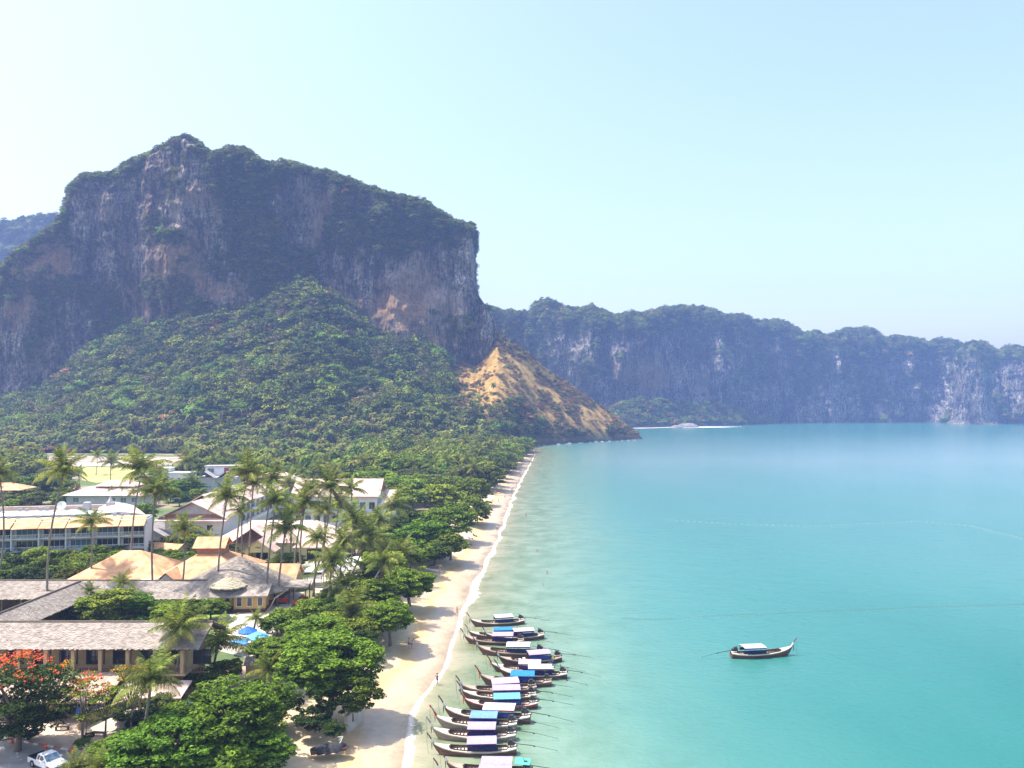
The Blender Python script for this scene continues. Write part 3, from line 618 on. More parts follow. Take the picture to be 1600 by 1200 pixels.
tree_kind('lime0', 40, 60, 0.08, M['leaf_lime'], 60, crad=0.30, low=-0.5)
tree_kind('flame', 120, 95, 0.040, M['leaf_dark'], 70, limbs=14, crad=0.24, flat=0.35, tiers=True, rz=0.85, low=-0.8, flower=M['flower_red'], nf=0)
tree_kind('sparse', 34, 55, 0.038, M['leaf_mid'], 71, limbs=20, tr=0.035, crad=0.2, flat=0.3, tiers=True, rz=0.8, low=-0.5, flower=M['flower_red'], nf=150)

GROUPS = {}
def tree(key, name, x, y, r, h, zg, label, cat='tree', group=None, rz=None, sq=1.0):
    """x,y ground point; r crown radius; h height of the crown centre above ground"""
    o = empty(name, (x, y, zg), 0, label, cat, group)
    cm, tm = TREES[key]; a = rz if rz is not None else random.uniform(0, 6.28)
    t = link('trunk', tm, o, (0, 0, h), (0, 0, a), (r, r, h / 1.15))
    c = link('crown', cm, o, (0, 0, h), (0, 0, a), (r, r, r * sq))
    return o

# far prototypes (not linked to the scene, only instanced by the forest)
def tuft(name, nc, per, size, m, seed, trunkm=None, **k):
    pos, nn, Cs = crown_pts(nc, per, seed, **k); pos = pos + np.array([0, 0, 1.0]); V, Fc = leaf_quads(pos, nn, size, seed=seed)
    return bpy.data.objects.new(name, mk(name, V, Fc, [m]))
def far_palm(name, seed, m):
    g = random.Random(seed); mb = MB(); mb.tube([(0, 0, 0), (0.05, 0, 1.2), (0.15, 0.05, 2.2)], [0.035, 0.028, 0.025], 5)
    nt_ = len(mb.f)
    for i in range(18):
        a = i * 2.4 + g.uniform(-.3, .3); e = R(60 - i * 6); L = g.uniform(.75, 1.0); p = Vector((0.15, 0.05, 2.2)); w = 0.13
        d2 = Vector((-math.sin(a), math.cos(a), 0))
        for s in range(4):
            d = Vector((math.cos(a) * math.cos(e), math.sin(a) * math.cos(e), math.sin(e))); q = p + d * L / 4
            dn = Vector((0, 0, -0.07))
            w2 = [0.16, 0.17, 0.12, 0.01][s]
            mb.add([p, p + d2 * w + dn, q + d2 * w2 + dn, q], [(0, 1, 2, 3)]); mb.add([p, p - d2 * w + dn, q - d2 * w2 + dn, q], [(3, 2, 1, 0)])
            p = q; w = w2; e -= R(24)
    me = mk(name, mb.v, mb.f, [M['palm_bark'], m], midx=[0] * nt_ + [1] * (len(mb.f) - nt_))
    return bpy.data.objects.new(name, me)
pro = bpy.data.collections.new('forest_kinds')
kinds = [tuft('kind_a', 24, 34, 0.115, M['leaf_forest'], 1, crad=0.4, low=-0.7), tuft('kind_b', 24, 34, 0.11, M['leaf_forest'], 2, crad=0.42, low=-0.7, tiers=True),
         tuft('kind_c', 22, 34, 0.115, M['leaf_dark'], 3, crad=0.42, low=-0.8), tuft('kind_d', 22, 32, 0.11, M['leaf_olive'], 4, crad=0.4, low=-0.7),
         tuft('kind_e', 18, 26, 0.10, M['leaf_drab'], 5, crad=0.4, low=-0.6), tuft('kind_f', 22, 34, 0.11, M['leaf_blue'], 6, crad=0.42, low=-0.8),
         tuft('kind_g', 22, 32, 0.115, M['leaf_lime'], 7, crad=0.42, low=-0.7), far_palm('kind_h', 8, M['palm']), far_palm('kind_i', 9, M['palm_yellow']),
         tuft('kind_j', 12, 22, 0.17, M['leaf_dry'], 10, crad=0.42, low=-0.5, rz=0.5)]
for k in kinds: pro.objects.link(k)
def scatter(name, pts, scl, idx, gseed=0):
    pts = np.asarray(pts, np.float32); N = len(pts); g = np.random.default_rng(gseed)
    me = bpy.data.meshes.new(name); me.vertices.add(N); me.vertices.foreach_set('co', pts.ravel())
    a = me.attributes.new('scl', 'FLOAT_VECTOR', 'POINT'); a.data.foreach_set('vector', np.asarray(scl, np.float32).ravel())
    rot = np.zeros((N, 3), np.float32); rot[:, 2] = g.uniform(0, 6.28, N); rot[:, :2] = g.normal(0, 0.07, (N, 2))
    a = me.attributes.new('rot', 'FLOAT_VECTOR', 'POINT'); a.data.foreach_set('vector', rot.ravel())
    a = me.attributes.new('pick', 'INT', 'POINT'); a.data.foreach_set('value', np.asarray(idx, np.int32))
    o = link(name, me); ng = bpy.data.node_groups.new(name, 'GeometryNodeTree')
    ng.interface.new_socket('Geometry', in_out='INPUT', socket_type='NodeSocketGeometry'); ng.interface.new_socket('Geometry', in_out='OUTPUT', socket_type='NodeSocketGeometry')
    n, l = ng.nodes, ng.links; gi = n.new('NodeGroupInput'); go = n.new('NodeGroupOutput')
    ci = n.new('GeometryNodeCollectionInfo'); ci.inputs['Collection'].default_value = pro; ci.inputs['Separate Children'].default_value = True; ci.inputs['Reset Children'].default_value = True
    ip = n.new('GeometryNodeInstanceOnPoints'); ip.inputs['Pick Instance'].default_value = True
    def na(nm, t):
        x = n.new('GeometryNodeInputNamedAttribute'); x.data_type = t; x.inputs[0].default_value = nm; return x.outputs[0]
    l.new(gi.outputs[0], ip.inputs['Points']); l.new(ci.outputs[0], ip.inputs['Instance']); l.new(na('pick', 'INT'), ip.inputs['Instance Index'])
    l.new(na('rot', 'FLOAT_VECTOR'), ip.inputs['Rotation']); l.new(na('scl', 'FLOAT_VECTOR'), ip.inputs['Scale']); l.new(ip.outputs[0], go.inputs[0])
    md = o.modifiers.new('scatter', 'NODES'); md.node_group = ng
    return tag(o, kind='stuff')
def pick(g, n, w):
    w = np.array(w, float); return g.choice(len(w), n, p=w / w.sum())

# --- forest on the slope
g = np.random.default_rng(5)
pts = []; sc3 = []; ix = []
cand = 13000
pxs = g.uniform(-330, 1000, cand); ss = g.uniform(0.0, 1.02, cand)
hx, hy, hz = hill(pxs, ss)
edge_ = 672 + 90 * (1 - ss) ** 1.5; dens = np.clip(1.0 - (pxs - edge_) / 55, 0, 1)
wmap = fbm(hx * .02, hy * .02, 40, 3); cl = fbm(hx * .011, hy * .011, 77, 3)
keep = (hz > 1.5) & (g.uniform(0, 1, cand) < np.maximum(dens, 0.40 * ((pxs > 735) & (ss < 0.22 + .35 * wmap)) + 0.10 * (pxs > 700))) & (g.uniform(0, 1, cand) < (hy / 900) * 0.9)
for i in np.where(keep)[0]:
    s = ss[i]; px = pxs[i]; w = wmap[i]; z = hz[i]
    if px > 700 and (s > .3 or px > 760):
        if s < 0.22 + 0.35 * w: p_ = pick(g, 1, [2, 1, 4, 3, 2, 4, .5, 0, 0, 3])[0]; r = g.uniform(3.0, 6.0)
        else: p_ = pick(g, 1, [0, 0, .3, 1.5, 4, 0.2, 0.2, 0, 0, 6])[0]; r = g.uniform(1.0, 2.6)
    elif s > 0.62: p_ = pick(g, 1, [3, 3, 4, 4, 1.6, 4, 1, 0.0, 0.0, .4])[0]; r = 3.5 + 9 * g.uniform() ** 1.8
    elif s > 0.25:
        wt = [9, 9, 2, 3, .8, 1.5, 3.2, .8, .4, .2] if cl[i] > -0.1 else [4, 4, 3, 4, 1.5, 2.5, 1.2, 3, 1.5, .3]
        p_ = pick(g, 1, wt)[0]; r = 3.2 + 8.5 * g.uniform() ** 1.8
    else: p_ = pick(g, 1, [3, 3, 2, 5, 3.0, 3, 1.5, 6, 3.5, 1.5])[0]; r = g.uniform(3.5, 6.5)
    if px > 600 and px < 770 and s < .5: p_ = pick(g, 1, [3, 3, 3, 2, .2, 3, .5, 8, 3, .2])[0]
    if p_ in (7, 8): r = g.uniform(4.2, 6.0)
    if 835 < px and z < 6: continue
    pts.append((hx[i], hy[i], z - 0.8 - r * 0.1)); k = g.uniform(0.75, 1.15); sc3.append((r, r, r * k)); ix.append(p_)
scatter('hillside_forest', pts, sc3, ix, 1)

g2_ = np.random.default_rng(15); pts = []; sc3 = []; ix = []
p2 = g2_.uniform(665, 1002, 5200); s2_ = g2_.uniform(0.03, 1.0, 5200); x2, y2, z2 = hill(p2, s2_); m2_ = fbm(x2 * .05, y2 * .05, 21, 3)
for i in range(len(p2)):
    if z2[i] < 5 or m2_[i] < -0.22 + (s2_[i] > .6) * .12: continue
    pts.append((x2[i], y2[i], z2[i] - .5)); r = g2_.uniform(.8, 2.3); sc3.append((r, r, r * g2_.uniform(.6, 1.0))); ix.append(pick(g2_, 1, [.3, .2, .2, 2.4, 1.2, .2, .4, 0, 0, 8])[0])
scatter('headland_scrub', pts, sc3, ix, 9)

# --- flat forest between the resort and the slope
pts = []; sc3 = []; ix = []
field = [P(60,708,LZ)[:2], P(290,708,LZ)[:2], P(290,757,LZ)[:2], P(60,757,LZ)[:2]]
NOFOR = []
def inpoly(x, y, poly):
    c = False; n = len(poly)
    for i in range(n):
        x1, y1 = poly[i]; x2, y2 = poly[(i + 1) % n]
        if (y1 > y) != (y2 > y) and x < (x2 - x1) * (y - y1) / (y2 - y1) + x1: c = not c
    return c
YFAR = 392
YY = g.uniform(YFAR, 720, 5200); PX = g.uniform(-330, 850, 5200)
for Y, px in zip(YY, PX):
    X = (px - 800) / F * Y
    if xs(Y) - X < 9 + (Y > 600) * -3: continue
    if Y > np.interp(px, RP, RY) + 12: continue
    if inpoly(X, Y, field): continue
    pyp = 628 + 39.5 * F / Y
    if 225 < px < 300 and 726 < pyp < 765: continue
    if 300 < px < 385 and 735 < pyp < 790: continue
    if 120 < px < 235 and pyp > 748: continue
    if g.uniform() > Y / 620: continue
    if px < 300: w = [2, 2, 2, 4, 3.5, 2, 1, 4, 3, 1.5] if Y > 500 else [3, 3, 3, 2, .6, 3, .8, 5, 2, .3]
    elif px < 560: w = [3, 3, 2, 3, 1.5, 3, 1, 4, 2, .5]
    else: w = [7, 7, 2, 2, .2, 2, 1, 3.5, 1, .1]
    p_ = pick(g, 1, w)[0]; r = g.uniform(3.4, 6.4) if px < 560 else g.uniform(4.5, 8.5)
    if p_ in (7, 8): r = g.uniform(4.0, 5.4)
    if xs(Y) - X < 25: r = min(r, 5.5); p_ = pick(g, 1, [5, 5, 3, 1, 0, 2, .5, 0, 0, 0])[0]
    pts.append((X, Y, LZ - 0.6)); sc3.append((r, r, r * g.uniform(.75, 1.15))); ix.append(p_)
scatter('lowland_forest', pts, sc3, ix, 2)

# open woodland continuing west of the resort, beyond the left edge of the frame
gw = np.random.default_rng(91); pts = []; sc3 = []; ix = []
for Y, px in zip(gw.uniform(110, 400, 1500), gw.uniform(-700, -45, 1500)):
    X = (px - 800) / F * Y
    if Y < 175 and px > -330: continue
    if px > -190 and 190 < Y < 250: continue
    if px > -170 and 295 < Y < 345: continue
    pts.append((X, Y, LZ - .5)); r = gw.uniform(2.8, 5.5); sc3.append((r, r, r)); ix.append(pick(gw, 1, [5, 5, 3, 2, .5, 2, 1, 2, 1, 0])[0])
scatter('western_woodland', pts, sc3, ix, 92)

# --- bushes and trees clinging to the cliffs
def cling(name, C, n, thr, rr, wts, seed, zmin=8, extra=None):
    X, Y, Z, veg, och = C[0], C[1], C[2], C[3], (C[4] if len(C) > 4 else C[3] * 0)
    g = np.random.default_rng(seed); f = veg.ravel() + 0.35 * g.normal(0, 1, veg.size) * 0.5; zz = Z.ravel()
    ok = np.where((f > thr) & (zz > zmin))[0]
    # weight by area: forward difference sizes
    i = g.choice(ok, min(n, len(ok)), replace=False)
    r = g.uniform(rr[0], rr[1], len(i)) * g.uniform(0.7, 1.1, len(i))
    p = np.stack([X.ravel()[i], Y.ravel()[i], Z.ravel()[i] - r * 0.75], -1)
    p_ = pick(g, len(i), wts)
    oc = och.ravel()[i] > 0.42; p_ = np.where(oc & (g.uniform(0, 1, len(i)) < .6), 4, p_)
    scatter(name, p, np.stack([r, r, r * g.uniform(.8, 1.2, len(i))], -1), p_, seed)
cling('mountain_scrub', C1, 15000, 0.42, (1.8, 5.5), [3, 3, 3, 5, 1.6, 3, 1.0, 0, 0, 1.0], 61)
cling('far_cliff_scrub', C2, 14000, 0.45, (2.4, 8.0), [3, 3, 3, 4, 1, 4, 1.2, 0, 0, .6], 62, 1)
gf = np.random.default_rng(77); pf3 = gf.uniform(955, 1205, 900); u3 = gf.uniform(.12, 1, 900); x3, y3, z3 = farshore(pf3, u3); r3 = gf.uniform(3, 9, 900)
scatter('far_shore_wood', np.stack([x3, y3, z3 - 2], -1), np.stack([r3, r3, r3 * .9], -1), pick(gf, 900, [4, 4, 3, 3, 1.5, 2, 2.5, 0, 0, 1.5]), 78)
gi = np.random.default_rng(79); islp = []
for cx_, cy_, wd in ((1494, 662, 9), (1588, 662, 12), (1604, 661, 8)):
    c = P(cx_, cy_, 0)
    for _ in range(34): a_, b_ = gi.normal(0, wd * .6), abs(gi.normal(0, 9)); islp.append((c[0] + a_ * 1.3, c[1] + 8 + gi.uniform(0, 10), b_ * .9))
islp = np.array(islp); ri = gi.uniform(3, 7, len(islp)); scatter('islet_scrub', islp, np.stack([ri, ri, ri], -1), pick(gi, len(islp), [3, 3, 1, 4, 1, 1, 3, 0, 0, 3]), 80)
cling('tower_scrub', C3, 420, 0.5, (2.0, 4.0), [1, 1, 4, 3, .6, 6, .2, 0, 0, .4], 63, 60)
cling('distant_hill_wood', C4, 2600, 0.3, (6, 12), [1, 1, 4, 1, 0, 6, 0, 0, 0, 0], 64, 150)
# ------------------------------------------------------------------ ground sheets: road, yard, paths, lawns
def sheet(name, pix, z, m, kind='structure', sub=1):
    pts = [P(a, b, z) for a, b in pix]
    return tag(link(name, mk(name, pts, [tuple(range(len(pts)))][:], [m])), kind=kind)
M['asphalt'] = mat('asphalt', (0.30, 0.28, 0.27), (0.42, 0.39, 0.37), 0.5, 0.9, 0.3, 14, coord='Object')
M['maroon_door'] = mat('maroon_door', (0.28, 0.04, 0.05), None, rough=.6)
M['yard'] = mat('yard', (0.50, 0.38, 0.28), (0.66, 0.52, 0.40), 0.6, 0.95, 0.4, 6)
def world_sheet(name, pts, z, m):
    v = [(x, y, z) for x, y in pts]; return tag(link(name, mk(name, v, [tuple(range(len(v)))], [m])), kind='structure')
kerb_px = [(-60,1146),(0,1150),(18,1153),(32,1157),(46,1161),(60,1164),(73,1166),(84,1168),(96,1170),(108,1172),(120,1174),(134,1178)]
kp = [P(a, b, LZ)[:2] for a, b in kerb_px]
world_sheet('road', [tuple(p) for p in kp] + [tuple(P(170,1192,LZ)[:2]), tuple(P(190,1215,LZ)[:2]), (-38, 60), (-38, 20), (-120, 20), (-120, kp[0][1])], LZ + 0.004, M['asphalt'])
world_sheet('yard', [tuple(p) for p in kp] + [tuple(P(150,1160,LZ)[:2]), tuple(P(230,1135,LZ)[:2]), tuple(P(230,1110,LZ)[:2]), tuple(P(-60,1110,LZ)[:2])], LZ + 0.012, M['yard'])
# kerb stones, painted red and white in turn
wm_, rm_ = {}, {}
ker = empty('painted_kerb', (kp[3][0], kp[3][1], LZ), 0, 'red and white painted kerb between the road and the sandy yard', 'kerb')
L_ = 0; segs = []
for i in range(len(kp) - 1):
    a = np.array(kp[i]); b = np.array(kp[i + 1]); n_ = max(1, int(round(np.linalg.norm(b - a) / 0.95)))
    for k in range(n_): segs.append((a + (b - a) * k / n_, a + (b - a) * (k + 1) / n_))
kme = {}
for c_ in ('red_faded', 'white_paint'):
    mb = MB(); mb.slab([(-.45, -.12, .16), (.45, -.12, .16), (.45, .10, .16), (-.45, .10, .16)], .16); mb.box(-.45, .45, -.15, -.12, 0, .11); kme[c_] = mb.mesh('kerb_stone', M[c_])
for i, (a, b) in enumerate(segs):
    d = b - a; m_ = (a + b) / 2
    link('kerb_stone', kme['red_faded' if i % 2 else 'white_paint'], ker, (m_[0] - kp[3][0], m_[1] - kp[3][1], 0), (0, 0, math.atan2(d[1], d[0])), (np.linalg.norm(d) / 0.93, 1, 1))
sheet('dry_field', [(128,730),(212,731),(214,752),(150,754),(128,750)], LZ + 0.02, M['dry_field'])
sheet('dirt_clearing', [(-10,715),(130,712),(290,714),(300,726),(120,729),(-10,726)], LZ + 0.02, M['dirt'])
sheet('pale_track', [(120,724),(215,722),(216,726),(120,728.5)], LZ + 0.04, M['stone_path'])
sheet('hotel_lawn', [(330,884),(480,882),(520,915),(440,925),(395,900)], LZ + 0.01, M['lawn'])
sheet('side_lawn', [(205,832),(236,830),(240,842),(205,846)], LZ + 0.01, M['lawn'])
sheet('hotel_path', [(360,880),(500,877),(560,882),(560,885),(470,886),(360,887)], LZ + 0.018, M['stone_path'])
sheet('pool_terrace', [(470,905),(560,885),(580,900),(500,932)], LZ + 0.014, M['stone_path'])
sheet('beach_terrace', [(330,965),(420,950),(455,925),(475,925),(440,965),(422,1000),(395,1030),(335,1015)], LZ + 0.016, M['stone_path'])
sheet('courtyard_soil', [(-40,945),(360,945),(320,985),(-40,985)], LZ + 0.01, M['lawn'])

# ------------------------------------------------------------------ building kit (local x right, y away from the camera, z up)
def bld(name, px, py, yaw, label, cat='building', z=LZ, group=None):
    p = P(px, py, z); return empty(name, tuple(p), yaw, label, cat, group)
def hip(mb, x0, x1, y0, y1, ze, zr, t=0.18, inset=None):
    d = (y1 - y0) / 2 if inset is None else inset; ym = (y0 + y1) / 2
    if x1 - x0 <= 2 * d + .01: d = (x1 - x0) / 2 - 0.01
    a, b, c, e = (x0, y0, ze), (x1, y0, ze), (x1, y1, ze), (x0, y1, ze); r0, r1 = (x0 + d, ym, zr), (x1 - d, ym, zr)
    n = len(mb.v); top = [a, b, c, e, r0, r1]; low = [(x, y, z - t) for x, y, z in (a, b, c, e)]
    mb.add(top + low, [(0, 1, 5, 4), (1, 2, 5), (2, 3, 4, 5), (3, 0, 4), (9, 8, 7, 6), (6, 7, 1, 0), (7, 8, 2, 1), (8, 9, 3, 2), (9, 6, 0, 3)]); return mb
def gable(mb, x0, x1, y0, y1, ze, zr, t=0.2, axis='x'):
    if axis == 'x':
        ym = (y0 + y1) / 2
        mb.slab([(x0, y0, ze), (x1, y0, ze), (x1, ym, zr), (x0, ym, zr)], t); mb.slab([(x1, y1, ze), (x0, y1, ze), (x0, ym + .004, zr), (x1, ym + .004, zr)], t)
    else:
        xm = (x0 + x1) / 2
        mb.slab([(x0, y1, ze), (x0, y0, ze), (xm, y0, zr), (xm, y1, zr)], t); mb.slab([(x1, y0, ze), (x1, y1, ze), (xm + .004, y1, zr), (xm + .004, y0, zr)], t)
    return mb
def tri_wall(mb, x0, x1, y, ze, zr, t=0.15, axis='x'):
    xm = (x0 + x1) / 2
    if axis == 'x': v = [(x0, y, ze), (x1, y, ze), (xm, y, zr)]; w = [(x, yy + t, z) for x, yy, z in v]
    else: v = [(y, x0, ze), (y, x1, ze), (y, xm, zr)]; w = [(x + t, yy, z) for x, yy, z in v]
    return mb.add(v + w, [(0, 1, 2), (5, 4, 3), (0, 3, 4, 1), (1, 4, 5, 2), (2, 5, 3, 0)])
def ridgecaps(parent, m, segs_):
    mb = MB()
    for a, b in segs_: mb.tube([a, b], 0.16, 6)
    return mb.build('ridge_cap', m, parent)
_wc = {}
def window(parent, x, y, z, w, h, frame='white_paint', glass='dark_glass', axis='x', mull=1, name='window'):
    """window facing -y (axis x) or +x/-x (axis y): frame with a pane child, frame proud of the wall"""
    key = (round(w, 2), round(h, 2), frame, glass, mull)
    if key not in _wc:
        f = MB(); t = 0.07
        f.box(-w/2, w/2, -.06, .0, 0, t); f.box(-w/2, w/2, -.06, .0, h - t, h); f.box(-w/2, -w/2 + t, -.06, .0, t, h - t); f.box(w/2 - t, w/2, -.06, .0, t, h - t)
        for k in range(mull): xx = -w/2 + w * (k + 1) / (mull + 1); f.box(xx - .03, xx + .03, -.05, .0, t, h - t)
        g = MB(); g.box(-w/2 + t, w/2 - t, -.02, .03, t, h - t)
        _wc[key] = (f.mesh(name, M[frame]), g.mesh('pane', M[glass]))
    rot = {'x': 0, 'r': R(90), 'l': R(-90)}[axis]
    o = link(name, _wc[key][0], parent, (x, y, z), (0, 0, rot)); link('pane', _wc[key][1], o); return o
def part(parent, name, m, fn, **k):
    mb = MB(); fn(mb); return mb.build(name, m, parent, **k)

# --- thatched restaurant -------------------------------------------------------------
def thatch_slope(parent, name, a0, a1, r0, r1, m=None, step=0.26, wid=0.22, seed=0):
    """courses of thatch bundles between the eave a0-a1 and the ridge r0-r1"""
    g = np.random.default_rng(seed); a0, a1, r0, r1 = map(lambda q: np.array(q, float), (a0, a1, r0, r1))
    Ls = np.linalg.norm((r0 + r1) / 2 - (a0 + a1) / 2); nrow = max(2, int(Ls / step)); V = []; Fq = []
    up = (r0 + r1) / 2 - (a0 + a1) / 2; al = a1 - a0; nn = np.cross(al, up); nn /= np.linalg.norm(nn); nn *= np.sign(nn[2]) or 1
    for i in range(nrow):
        t0 = i / nrow; t1 = min(1.0, (i + 1.6) / nrow); s0 = a0 + (r0 - a0) * t0; s1 = a1 + (r1 - a1) * t0; u0 = a0 + (r0 - a0) * t1; u1 = a1 + (r1 - a1) * t1
        nc = max(1, int(np.linalg.norm(s1 - s0) / wid))
        for k in range(nc):
            f0, f1 = k / nc, (k + 1) / nc; h = 0.03 + g.uniform(0, .05); dr = -g.uniform(0, .24) * up / Ls
            q = [s0 + (s1 - s0) * f0 + dr + nn * h, s0 + (s1 - s0) * f1 + dr + nn * h, u0 + (u1 - u0) * f1 + nn * .01, u0 + (u1 - u0) * f0 + nn * .01]
            dn = [q[0] - nn * (h + .03), q[1] - nn * (h + .03)]
            b = len(V); V += q + dn; Fq += [(b, b + 1, b + 2, b + 3), (b + 4, b + 5, b + 1, b)]
    o = link(name, mk(name, V, Fq, [m or M['thatch']]), parent); tag(o, kind='stuff'); return o
def thatch_wing(parent, p0, p1, half, ze, zr, seed, ze1=None, zr1=None):
    """straight thatched roof along p0->p1 (world xy), half width half; eave and ridge heights at both ends"""
    ze1 = ze if ze1 is None else ze1; zr1 = zr if zr1 is None else zr1
    p0 = np.array(p0, float); p1 = np.array(p1, float); d = (p1 - p0) / np.linalg.norm(p1 - p0); nrm = np.array([d[1], -d[0]])
    def pt(p, s, z): q = p + nrm * half * s; return (q[0], q[1], z)
    rf = MB(); rf.slab([pt(p0, 1, ze), pt(p1, 1, ze1), pt(p1, 0, zr1), pt(p0, 0, zr)], .22); rf.slab([pt(p1, -1, ze1), pt(p0, -1, ze), pt(p0, -.01, zr), pt(p1, -.01, zr1)], .22)
    roof = rf.build('roof', M['thatch_dark'], parent)
    thatch_slope(roof, 'thatch', pt(p0, 1.04, ze + .02), pt(p1, 1.04, ze1 + .02), pt(p0, 0, zr + .04), pt(p1, 0, zr1 + .04), seed=seed)
    thatch_slope(roof, 'thatch', pt(p1, -1.04, ze1 + .02), pt(p0, -1.04, ze + .02), pt(p1, 0, zr1 + .05), pt(p0, 0, zr + .05), seed=seed + 1)
    c = MB(); c.tube([(p0[0], p0[1], zr + .06), (p1[0], p1[1], zr1 + .06)], 0.2, 6); c.build('ridge_cap', M['thatch_dark'], roof)
    return roof, pt
TH = empty('thatched_front_wing', (0, 0, 0), 0, 'two-storey beige building under the long thatched roof nearest the road', 'building')
TH.location = (-62, 105, LZ); ZL = LZ
def rel(o, x, y, z): return (x - o.location.x, y - o.location.y, z - o.location.z)
def world_child(o, parent):
    o.parent = parent; o.matrix_parent_inverse = Matrix.Translation(-Vector(parent.location)); return o
class WP:      # parent wrapper: children given in world coordinates below an unrotated empty
    pass
def wroof(parent, *a, **k):
    r_, pt = thatch_wing(None, *a, **k); world_child(r_, parent); return r_, pt
yE, yR = 105.0, 109.8
wroof(TH, (-84, yR), (P(318, 985, 12)[0], yR), 4.8, 10.0, 12.1, 5)
xr = P(312, 1000, 10)[0]
def wpart(parent, name, m, fn):
    mb = MB(); fn(mb); o = mb.build(name, m); world_child(o, parent); return o
wpart(TH, 'wall', M['beige_wall'], lambda b: (b.box(-83, xr - 1, 107.6, 113.5, ZL, 9.7)))
wpart(TH, 'floor_slab', M['beige_wall'], lambda b: b.box(-83, xr - .5, 105.2, 107.55, 6.4, 6.65))
for i in range(12):
    x = -82 + i * 3.55
    if x > xr - .6: break
    wpart(TH, 'column', M['beige_wall'], lambda b: b.box(x - .22, x + .22, 105.3, 105.75, 6.66, 9.9))
    wpart(TH, 'balcony_rail', M['wood'], lambda b: (b.box(x + .3, x + 3.2, 105.42, 105.5, 7.5, 7.6), b.box(x + .3, x + 3.2, 105.42, 105.5, 6.8, 6.88), [b.box(x + .5 + k * .38, x + .56 + k * .38, 105.43, 105.49, 6.88, 7.5) for k in range(7)]))
    w_ = wpart(TH, 'window', M['wood_dark'], lambda b: (b.box(x + .6, x + 3.0, 107.5, 107.58, 7.2, 7.3), b.box(x + .6, x + 3.0, 107.5, 107.58, 9.1, 9.2), b.box(x + .6, x + .7, 107.5, 107.58, 7.3, 9.1), b.box(x + 2.9, x + 3.0, 107.5, 107.58, 7.3, 9.1), b.box(x + 1.75, x + 1.85, 107.5, 107.58, 7.3, 9.1)))
    q = MB(); q.box(x + .7, x + 2.9, 107.53, 107.57, 7.3, 9.1); q.build('pane', M['dark_glass'], w_)
# low tiled awning above the shop, shop front, ramp
aw = wpart(TH, 'awning', M['tile_brown'], lambda b: b.slab([(-76, 99.8, 5.0), (-50.2, 99.8, 5.0), (-50.2, 105.15, 6.9), (-76, 105.15, 6.9)], .18))
aw.data.materials.clear(); aw.data.materials.append(mat('awning_tile', (0.42, 0.27, 0.20), (0.58, 0.42, 0.33), 1.5, .85, .4, 6))
wpart(TH, 'awning', M['tile_pink'], lambda b: b.slab([(-49.9, 101.5, 4.9), (-41.5, 101.5, 4.9), (-41.5, 105.15, 5.9), (-49.9, 105.15, 5.9)], .18))
for x in (-75.5, -70.5, -65.2, -57, -50.6, -46, -41.8): wpart(TH, 'post', M['beige_wall'], lambda b: b.box(x - .15, x + .15, 100.2 if x < -50.5 else 101.9, 100.5 if x < -50.5 else 102.2, ZL, 5.0))
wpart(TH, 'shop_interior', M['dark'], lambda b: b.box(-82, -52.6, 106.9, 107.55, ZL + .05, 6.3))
wpart(TH, 'shop_counter', M['wood_dark'], lambda b: (b.box(-64, -56, 102.5, 103.2, ZL, ZL + 1.0), b.box(-72, -67, 103, 103.7, ZL, ZL + 1.1)))
# blue shop board with rows of faint white lettering strokes
sg = empty('blue_shop_board', (P(138,1119,3.6)[0], 100.05, 3.2), 0, 'wide blue board with faint white writing under the awning beside the yard', 'sign')
part(sg, 'board', M['blue_canvas'], lambda b: b.box(-2.0, 2.0, -.04, .04, 0, 1.25))
def strokes(b):
    g = random.Random(4)
    for row, h in ((0.85, .16), (0.5, .12), (0.2, .1)):
        x = -1.7
        while x < 1.6:
            w = g.uniform(.08, .3); b.box(x, x + w, -.052, -.045, row, row + h * g.uniform(.6, 1)); x += w + g.uniform(.05, .22)
tag(part(sg, 'lettering', M['white_paint'], strokes), kind='stuff')
# ramp / dark stair flank
wpart(TH, 'ramp', M['stone_path'], lambda b: b.slab([(-52, 97.5, 2.6), (-48, 97.0, 2.6), (-42.5, 101.3, 4.4), (-46.5, 101.3, 4.4)], .3))
wpart(TH, 'ramp_wall', M['beige_wall'], lambda b: b.slab([(-52.3, 97.7, 4.2), (-52.05, 97.6, 4.2), (-46.6, 101.4, 5.3), (-46.85, 101.4, 5.3)], 1.7))

# rear wing, link and round hall
RW = empty('thatched_rear_wing', (-70, 155, LZ), 0, 'long low thatched roof in front of the orange roofs, joined to a slanting link roof', 'building')
eY = 150.5
xa = P(-40, 920, 6)[0]; xb = P(352, 920, 6)[0]
wroof(RW, (xa, eY + 5), (xb, eY + 5), 4.9, 5.3, 7.6, 11)
wpart(RW, 'wall', M['wood_dark'], lambda b: b.box(xa, xb - 1, eY + 2.2, eY + 8, LZ, 5.2))
for i in range(15):
    x = xa + 1 + i * 3.6
    if x < xb - 1: wpart(RW, 'post', M['wood'], lambda b: b.box(x - .12, x + .12, eY + .6, eY + .84, LZ, 5.3))
l0 = P(-35, 985, 9.5); l1 = P(112, 914, 7.8)
wroof(RW, (l0[0], 116), (l1[0], 154), 3.4, 8.6, 10.6, 17, 5.6, 7.75)
wpart(RW, 'link_wall', M['wood_dark'], lambda b: b.add([(l0[0] - 2, 116, LZ), (l0[0] + 2, 116, LZ), (l1[0] + 2, 152, LZ), (l1[0] - 2, 152, LZ), (l0[0] - 2, 116, 8.4), (l0[0] + 2, 116, 8.4), (l1[0] + 2, 152, 5.4), (l1[0] - 2, 152, 5.4)], [(0, 1, 2, 3), (7, 6, 5, 4), (0, 4, 5, 1), (1, 5, 6, 2), (2, 6, 7, 3), (3, 7, 4, 0)]))

